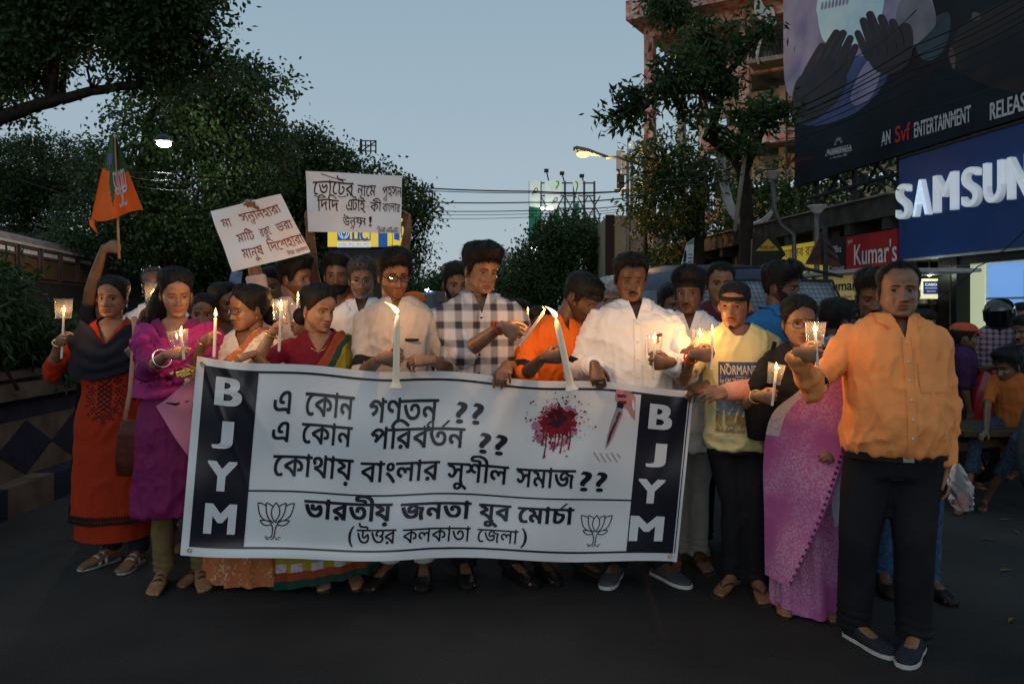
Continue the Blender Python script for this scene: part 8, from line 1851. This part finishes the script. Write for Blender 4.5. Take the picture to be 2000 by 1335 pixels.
for k in range(38):
    t_ = 8 * (.01 + .50 * k / 37); C_ = B_ * .93 + A_ * .07; q = Vector([float(cub(np.array([t_]), xs_, C_[:, c])[0]) for c in range(3)]); mb.ell(p.near(q + Vector((0, -.006, 0)), .030), (.008, .004, .008), 8, 5)
o_ = mb.build('border_dots', BRD, p.root); o_['kind'] = 'stuff'
p.band_on('R', 'bangle', GOLD, .88, .003, 1.3); p.finger_ring('R', SILV, 1); p.shoes('sandal', SANDAL)
bag = thing('shoulder_bag', 'black cloth shoulder bag at the elbow of the woman in the pink sari', 'bag', P(1490, 800, 3.98)); mb = MB(); mb.loft([ring((0, 0, z), a, b_, 20, 3.2) for z, a, b_ in ((-.15, .05, .03), (-.14, .075, .045), (0, .09, .05), (.12, .06, .035), (.14, .04, .02))]); mb.build('bag_body', BK, bag, smooth=True); mb = MB(); mb.tube([(0, 0, .13), (.03, -.02, .25), (.06, .0, .34)], [(.012, .003)] * 3, 6); mb.build('strap', BK, bag)

# --- man in orange shirt, right front
p = Person('balding man in an orange dress shirt and black trousers standing foremost at the right', 1752, 510, 3.50, -6, 'm', 1.10, .045, (0, 0), 1745, 'skin_mid', group=CG)
p.head(-14, -1, 0, gaze=(-.25, 0), up=13, fw=1.06, jaw=1.10); p.stance(l=P(1790, HY, 3.40), r=P(1672, HY, 3.52), toe=(26, -34), spread=.12)
p.arm('R', grip=P(1596, 690, 3.26), t=(.0, 0, 1), n=(.8, .6, 0), curl='grip', pole=(-.1, .3, -1)); p.arm('L', wrist=P(1848, 910, 3.46), d=(-.05, -.15, -1), n=(-1, .2, 0), curl='relax', pole=(1, .5, 0))
p.finish_body(); p.top(ORANGE, 'shirt', hem=.503, sleeve='long', neck='collar', seed=43, loose=.020, sl_r=1.04, fold=.008); p.collar(ORANGE, open_=1.15); p.placket(ORANGE, z1=.50, buttons=6); p.pocket(ORANGE, .105, .715, .065, .085)
make_hair('receding', p.T, HB_, p.root, top=.008, side=.010, back=.014, quiff=0, tufts=450, seed=101, fw=1.06); brows(p.T, HB_, p.root, 1.06, thick=.008, zc=.0165); p.trousers(TR_BLACK, top=.52, loose=1.12, fold=.005); p.shoes('shoe', mat('canvas_navy', (.020, .021, .030), .9, .2, 60), SOLEW); p.armband('R', BK, .86, w=.012)
mb = MB()
for i in range(2): pass
mb.loft([[v + Vector((0, 0, dz)) for v in ring(p.spine(.505) + Vector((0, -p.belly * .1, .500 * p.H)), .186 * p.g * p.k + .012, .142 * p.g * p.k + .012, 40)] for dz in (-.018, .016)], 0, cap=False); mb.build('belt', LEATHER, p.root, smooth=True); MB().box(p.spine(.5) + Vector((0, -.142 * p.g * p.k - .016, .500 * p.H)), (.045, .006, .032)).build('buckle', SILV, p.root)
pb = thing('plastic_bag', 'crumpled clear plastic bag held in the lowered hand of the orange shirt man', 'bag', P(1862, 950, 3.42)); mb = MB(); rs = random.Random(2); mb.loft([[Vector((.012 + .03 * i / 8 + (.012 + .045 * math.sin(math.pi * min(1, i / 8 * .8)) ) * math.cos(2 * math.pi * j / 16) * (1 + .25 * rs.uniform(-1, 1)), (.006 + .014 * (i / 8)) * math.sin(2 * math.pi * j / 16), .10 - .20 * i / 8)) for j in range(16)] for i in range(9)]); mb.build('film', clear_mat('bag_film', (.80, .80, .86), .25, .25), pb); MB().box((.035, 0, -.06), (.05, .004, .07), rot=Matrix.Rotation(.4, 3, 'Y')).build('wrapper', mat('wrapper', (.5, .12, .12), .4), pb)

# ------------------------------------------------------------------ second row and further
G2 = 'people in the crowd behind the banner'
q = simple('man in a pale pink shirt seen in profile with one arm raised to a placard', 575, 502, 4.92, PINKW, 30, 72, 4, stub=1, must=.008, fine=True, hk=dict(top=.030, side=.012, back=.016, quiff=.012), arms={'R': dict(grip=P(487, 398, 4.72), t=(1, 0, .12), n=(0, -.5, -.4), curl='fist', pole=(-1, .3, -.2)), 'L': dict(grip=P(577, 640, 4.50), t=(.05, 0, 1), n=(-.3, .95, 0), curl='grip')}, sleeve='half', seed=3, jaw=1.04); q.finger_ring('R', SILV, 2)
simple('woman with sindoor in her parting behind the woman in magenta', 402, 572, 4.92, MAGD, 0, 10, 6, sex='f', hair='woman', hk=dict(top=.012, part=0), neck='deep', collar=False, skin='skin_mid', gaze=(-.2, 0), seed=5, kajal=True)
simple('woman in a mauve sari turned towards the right behind the cream sari', 437, 552, 5.10, mat('mauve', (.28, .12, .24), .8), 20, 55, 8, sex='f', hair='woman', hk=dict(top=.016, part=0), neck='deep', collar=False, seed=6)
q = simple('balding white shirted man behind the red kurti woman, cup candle before his face', 305, 520, 5.32, W_SHIRT, 0, 8, 4, 'skin_dark', hair='receding', hm=HS_, hk=dict(top=.006), arms={'R': dict(grip=P(297, 610, 5.02), t=(0, 0, 1), n=(.8, .6, 0), curl='grip')}, seed=8)
q = simple('person behind the red kurti woman raising a flag on a stick', 214, 556, 5.25, SARGE, 0, 0, 5, 'skin_mid', seed=9, arms={'R': dict(grip=P(231, 484, 5.08), t=(-.04, 0, 1), n=(-.3, .95, 0), curl='fist', pole=(-.6, -.3, -.8))}); q.finger_ring('R', GOLD, 2)
q = simple('young man in an orange t-shirt with a black cloth tied over his mouth', 660, 498, 5.02, mat('bright_orange_tee', (.75, .11, .02), .85), 0, 6, 3, seed=10, neck='round', collar=False, hk=dict(top=.026, quiff=.010), gaze=(-.1, .0))
mb = MB(); mb.loft([[q.T @ (Vector(head_pt(a, z, 1, 1.04)) + Vector(head_pt(a, z, 1, 1, False)).normalized() * (.012 if abs(z + .075) < .03 else .006)) for a in [R(-95 + 190 * j / 30) for j in range(31)]] for z in (-.050, -.056, -.070, -.085, -.10, -.112)], 0, cap=False, closed=False); mb.build('mouth_cloth', BK, q.root, smooth=True)
simple('grey haired bearded man with wire glasses in a white shirt', 709, 504, 4.80, W_SHIRT, 4, 6, 5, 'skin_mid', hm=HS_, must=.011, mm=HG_, fine=True, stub=1, beard=.0035, hk=dict(top=.020, side=.012), gl=(MATS['wire_frame'], dict(w=.022, h=.014, rad=.0012)), seed=11, gaze=(.1, 0))
simple('bespectacled man half hidden behind the raised arm holding the tilted placard', 535, 522, 5.35, PALEB, 0, -6, 5, 'skin_mid', must=.009, gl=(MATS['wire_frame'], dict(w=.023, h=.015, rad=.0013)), seed=12)
q = simple('man hidden behind others holding a white placard high with both arms', 692, 532, 5.30, PINKW, 0, 0, 5, seed=13, sleeve='half', arms={'R': dict(wrist=P(604, 440, 5.10), d=(.12, -.1, 1), n=(.5, -.6, 0), curl='cup', pole=(-1, 0, -.2)), 'L': dict(wrist=P(797, 446, 5.08), d=(-.12, -.1, 1), n=(-.5, -.6, 0), curl='cup', pole=(1, 0, -.2))})
simple('bearded young man in a purple t-shirt behind the plaid shirt man', 890, 514, 4.95, PURP, 10, 18, 8, 'skin_mid', neck='round', collar=False, stub=1, beard=.004, must=.008, hk=dict(top=.024, side=.008, quiff=.010), seed=14, up=10, bx=862)
q = simple('man wearing a saffron head cloth behind the beige kurta man', 808, 566, 6.1, mat('brown_shirt', (.10, .05, .03), .8), 0, -12, 4, 'skin_dark', hair=None, seed=15)
mb = MB(); mb.loft([[q.T @ (Vector(head_pt(a, z, 1, 1, False)) * 1.0 + Vector((math.sin(a), -math.cos(a), .3)) * .012) for a in [2 * math.pi * j / 30 for j in range(30)]] for z in (.028, .05, .075, .095, .108, .1155)], 0, cap=True); mb.build('head_cloth', SAFF, q.root, smooth=True)
q = simple('young man facing us in the gap right of the plaid shirt man', 1012, 587, 6.5, TR_GREY, 0, -4, 3, 'skin_mid', must=.007, seed=16, hk=dict(top=.026))
simple('small dark haired person beyond the maroon bus queue', 990, 622, 7.6, SARGE, 0, 10, 4, 'skin_mid', seed=44, H=1.40)
q = simple('man in a dim shirt with a raised candle near the bowed saffron man', 1050, 600, 6.2, SARGE, 0, 15, 5, 'skin_dark', seed=17, arms={'R': dict(grip=P(1031, 640, 5.9), t=(0, 0, 1), n=(.5, .8, 0), curl='grip')})
q = simple('grey haired man peering over a pink placard', 1186, 544, 4.98, PINKW, 0, 5, 4, 'skin_fair', hm=HW_, seed=18, fine=True, up=15, hk=dict(top=.020, side=.014, quiff=.008, tufts=700), arms={'R': dict(wrist=P(1130, 735, 4.80), d=(.3, -.5, .4), n=(.3, .8, 0), curl='hook')}, brow=True, gaze=(-.15, .05))
simple('dark haired man just visible between the saffron man and the pink placard', 1143, 582, 5.9, SARGE, 0, 20, 8, 'skin_dark', seed=19)
simple('man with a moustache behind the shoulder of the white shirt man', 1312, 556, 5.05, SARGE, 0, 10, 3, 'skin_mid', must=.009, seed=20, hk=dict(top=.022, quiff=.008), gaze=(.2, 0))
simple('stern man in a maroon t-shirt behind the two headbands', 1405, 511, 4.86, MAROON, -4, -6, 4, 'skin_mid', fine=True, neck='round', collar=False, hair='high', hk=dict(top=.010, side=.010, back=.012, quiff=.0), seed=21, fw=1.04, jaw=1.04, girth=1.08, up=12)
simple('bearded man with thin glasses in a blue polo shirt turned to the right', 1524, 516, 4.58, BLUEP, 20, 52, 8, 'skin_dark', fine=True, neck='polo', stub=1, beard=.004, must=.010, hk=dict(top=.032, side=.012, back=.016, quiff=.014, tufts=800), gl=(MATS['wire_frame'], dict(w=.022, h=.015, rad=.001)), seed=22, up=8, bx=1520)
simple('boy in a pale striped shirt with his back turned behind the pink sari', 1628, 584, 4.55, PALEB, 140, 122, 10, 'skin_dark', seed=23, hk=dict(top=.020, side=.012, back=.016), brow=True, bx=1640)
q = simple('man with a moustache in a dark green shirt and jeans behind the orange shirt man', 1704, 530, 4.12, DKGREEN, -6, -18, 14, 'skin_dark', fine=True, must=.012, hk=dict(top=.030, side=.012, quiff=.012), seed=24, up=3, tr=JEANS, stance=dict(l=P(1816, HY, 4.12), r=P(1724, HY, 4.2)), bx=1765, shod='shoe', trk=dict(loose=.9))
simple('man in a dark scarf seen past the orange shirt man near the shop', 1800, 606, 6.9, DKGREEN, 0, 30, 10, 'skin_dark', seed=25, H=1.46)
simple('shop visitor in shade under the awning beside the yellow shop board', 1672, 590, 8.6, SARGE, 60, 70, 5, 'skin_dark', seed=45)
# right side: bystanders
q = simple('boy in a purple shirt and orange cap reaching out to the right', 1872, 628, 6.6, mat('purple_shirt', (.045, .015, .06), .85), 70, 84, 4, 'skin_dark', seed=26, fine=True, bx=1878, arms={'L': dict(wrist=P(1946, 716, 6.35), d=(.95, -.1, .25), n=(0, .2, -1), curl='relax')}, hk=dict(top=.001, quiff=0, tufts=0), sleeve='elbow')
mb = MB(); CAPM = mat('cap_orange', (.42, .075, .035), .85, .1); T_ = q.T
mb.loft([[T_ @ (Vector(head_pt(a, z, 1, 1, False)) + Vector((math.sin(a), -math.cos(a), .6)) * .014) for a in [2 * math.pi * j / 32 for j in range(32)]] for z in (.045, .06, .08, .098, .110, .1155)], 0, cap=True); mb.build('cap_crown', CAPM, q.root, smooth=True)
mb = MB(); mb.loft([[T_ @ Vector((.062 * math.sin(a), -.085 - r_ * (.25 + .75 * math.cos(a)), .052 - r_ * .25 - .012 * math.sin(a) ** 2 + dz)) for a in [R(-80 + 160 * j / 16) for j in range(17)]] for r_, dz in ((0, 0), (.03, 0), (.075, -.002), (.076, -.006), (.03, -.006), (0, -.006))], 0, cap=False, closed=False); mb.build('cap_peak', CAPM, q.root, smooth=True)
q = simple('motorcyclist in a glossy black helmet and plaid shirt outside the shop', 1952, 590, 7.3, PLAID2, -30, -60, 10, 'skin_dark', hair=None, seed=27, H=1.56, sleeve='long', tr=SARGE, brow=False)
mb = MB(); HELM = mat('helmet_black', (.008, .008, .009), .08, .0, spec=.8); T_ = q.T
mb.loft([[T_ @ Vector((1.0 * w * math.sin(a), .008 - 1.0 * d_ * math.cos(a), z)) for a in [2 * math.pi * j / 36 for j in range(36)]] for z, w, d_ in ((-.125, .085, .095), (-.13, .098, .118), (-.10, .112, .138), (-.05, .122, .142), (.0, .127, .140), (.05, .124, .136), (.09, .108, .118), (.12, .080, .088), (.138, .04, .045), (.143, .004, .004))], 0, cap=True); hm_ = mb.build('helmet', HELM, q.root, smooth=True)
mb = MB(); mb.loft([[T_ @ Vector((.132 * math.sin(a), .006 - .147 * math.cos(a), z)) for a in [R(-75 + 150 * j / 24) for j in range(25)]] for z in (-.055, -.02, .02, .045)], 0, cap=False, closed=False); mb.build('visor', mat('visor', (.004, .004, .005), .04, .0, spec=.9), hm_, smooth=True)
simple('man with black hair at the shop window behind the motorcyclist', 1992, 594, 7.9, TR_GREY, 0, -20, 5, 'skin_mid', seed=28, H=1.53)
q = simple('man in profile facing left at the right edge of the street', 2003, 617, 6.9, SARGE, -40, -72, 2, 'skin_dark', seed=29, must=.010, hk=dict(top=.026), H=1.40)
KN = [(Vector((-.12, -.02, .58)), Vector((-.16, -.44, .56))), (Vector((.12, -.02, .58)), Vector((.10, -.46, .54)))]
q = simple('boy in an orange and black t-shirt sitting sideways on the cart with bent knees', 1968, 668, 6.05, mat('rust_tee', (.36, .095, .02), .85, .1), -42, -70, 14, 'skin_dark', seed=30, fine=True, neck='round', collar=False, H=1.16, hs=1.0, floor=0.0, hem=.40, tr=mat('jeans_dark', (.03, .045, .07), .85, .4, 50), seat={-1: KN[0], 1: KN[1]}, stance=dict(l=P(1920, HY, 5.85), r=P(1882, HY, 5.75)), trk=dict(top=.565, shorts=.55), hk=dict(top=.028, side=.014, back=.018), sleeve='half', bx=1982, arms={'R': dict(wrist=P(1926, 842, 5.72), d=(-.8, -.4, -.5), n=(0, 0, -1), curl='relax')})

# ------------------------------------------------------------------ candles in hands
cup('clear cup on the thin candle raised by the red kurti woman', P(124, 622, 4.38), P(124, 583, 4.38), .040, .047); candle('thin candle in a cup raised by the woman in the red kurti', P(120, 700, 4.40), P(125, 612, 4.38), .0060, .036)
cup('clear cup held tilted by the woman in magenta', P(352, 684, 3.80), P(346, 645, 3.80), .036, .050); candle('thin candle held at the banner corner by the woman in magenta', P(359, 702, 3.78), P(353, 650, 3.78), .0065, .028, (.2, 0))
candle('bare thin candle held upright by the woman in the cream sari', P(418, 697, 3.98), P(421, 620, 3.98), .0075, .040)
cup('clear cup in the raised hand of the maroon blouse woman', P(546, 626, 3.94), P(547, 584, 3.94), .032, .040); candle('thin candle through a cup held by the maroon blouse woman', P(545, 686, 3.96), P(549, 602, 3.94), .0065, .036)
cup('second clear cup behind the one of the maroon blouse woman', P(578, 632, 4.48), P(574, 590, 4.48), .03, .038); candle('thin candle glowing before the face of the pale pink shirt man', P(577, 650, 4.48), P(582, 582, 4.48), .0065, .030)
candle('tall thick candle with flared foot held by the beige kurta man', P(773, 758, 3.84), P(776, 614, 3.84), .0165, .062, (-.85, 0), True, 1.5, name='pillar_candle', group='tall candles standing against the banner')
candle('tall thick candle slanting in the grip of the saffron kurta man', P(1117, 762, 3.87), P(1086, 622, 3.85), .0170, .060, (-.75, 0), True, 1.5, name='pillar_candle', group='tall candles standing against the banner')
candle('thin candle the plaid shirt man tilts towards the saffron man', P(1014, 676, 3.86), P(1063, 608, 3.84), .0060, .022, (-.5, 0))
cup('clear cup round the candle of the white shirt man', P(1278, 690, 3.90), P(1279, 655, 3.90), .034, .042); candle('thin candle in a cup watched by the white shirt man', P(1276, 740, 3.90), P(1279, 666, 3.90), .0062, .034, power=.7)
cup('clear cup in the hand of the white shirted headband man', P(1364, 676, 4.08), P(1368, 643, 4.08), .032, .042); candle('thin candle in a cup held beside the lemon t-shirt', P(1366, 705, 4.08), P(1367, 656, 4.08), .0062, .032)
candle('bare thin candle gripped by the lemon t-shirt man', P(1389, 722, 3.82), P(1391, 648, 3.82), .0075, .028)
cup('clear cup in the lower hand of the pink sari woman', P(1511, 750, 3.60), P(1518, 710, 3.60), .030, .040); candle('thin candle in a cup held by the woman in the pink sari', P(1508, 792, 3.60), P(1516, 724, 3.60), .0062, .032)
cup('clear cup in the raised fist of the orange shirt man', P(1591, 672, 3.24), P(1593, 628, 3.24), .034, .042); candle('thin candle in a cup raised by the orange shirt man', P(1597, 716, 3.24), P(1592, 650, 3.24), .0060, .034)
cup('clear cup in front of the balding white shirted man', P(297, 598, 4.98), P(299, 551, 4.98), .040, .050); candle('thin candle in a cup behind the magenta woman', P(297, 640, 5.0), P(300, 580, 4.98), .0062, .042)
candle('small candle far back beside the bowed saffron man', P(1031, 652, 5.88), P(1031, 610, 5.88), .008, .034, power=.8)
# flag
fl = thing('party_flag', 'orange and green cloth flag with a white lotus mark on a wooden stick', 'flag', P(231, 500, 5.06)); fo_ = Vector(fl.location); FS = lambda px, py, dy=0.0: P(px, py, 5.06 + dy) - fo_
MB().tube([FS(233, 505), FS(230, 430), FS(224, 262)], [.009, .008, .006], 8).build('stick', mat('stick_wood', (.42, .28, .13), .7), fl, smooth=True)
FOR = mat('flag_orange', (.80, .14, .02), .8, .08, 6); FGR = mat('flag_green', (.05, .10, .045), .8, .08, 6)
def flag_pt(u, v):
    l = Vector((188 - 10 * v ** 2 + 30 * (1 - v) * 1.0 - 2, 0)); top = (224 - 4 * 0, 268)
    xl = 215 - 38 * (1 - v) ** .9; xr = 228 + 52 * (1 - v) ** 1.1; y = 268 + 150 * (1 - v) + (8 * math.sin(u * 5) + 14 * (1 - u) ** 3) * (1 - v)
    return FS(xl + (xr - xl) * u, y, .05 * math.sin(u * 9 + 1) * (1 - v * .6))
n_ = 40; mb = MB(); mb.loft([[flag_pt(j / n_, i / n_) for j in range(n_ + 1)] for i in range(n_ + 1)], 0, cap=False, closed=False)
mb.m = [1 if ((k // n_) / n_ > .62 - .12 * (k % n_) / n_ or (.30 < (k % n_) / n_ < .52 and (k // n_) / n_ > .12 + abs((k % n_) / n_ - .42) * 3)) else 0 for k in range(n_ * n_)]; mb.build('flag_cloth', [FOR, FGR], fl, smooth=True)
mb = MB(); mb.tube([flag_pt(.02, .02), FS(180, 440), FS(192, 458, .02)], [(.02, .003), (.014, .003), (.002, .001)], 6); mb.build('flag_tail', FOR, fl, smooth=True)
mb = MB(); V_, F_ = lotus(.07); lay(mb, fit((V_, F_), (.46, .88, .10, .56), (0, 1)), lambda u, v: flag_pt(u, v) + Vector((0, -.006, 0))); mb.build('lotus_emblem', mat('lotus_white', (.55, .55, .66), .8), fl)
mb = MB(); lay(mb, fit(text2d('BJP', .05), (.2, .5, .62, .80)), lambda u, v: flag_pt(u, v) + Vector((0, -.006, 0))); mb.build('lettering', mat('flag_blue', (.14, .14, .30), .8), fl)
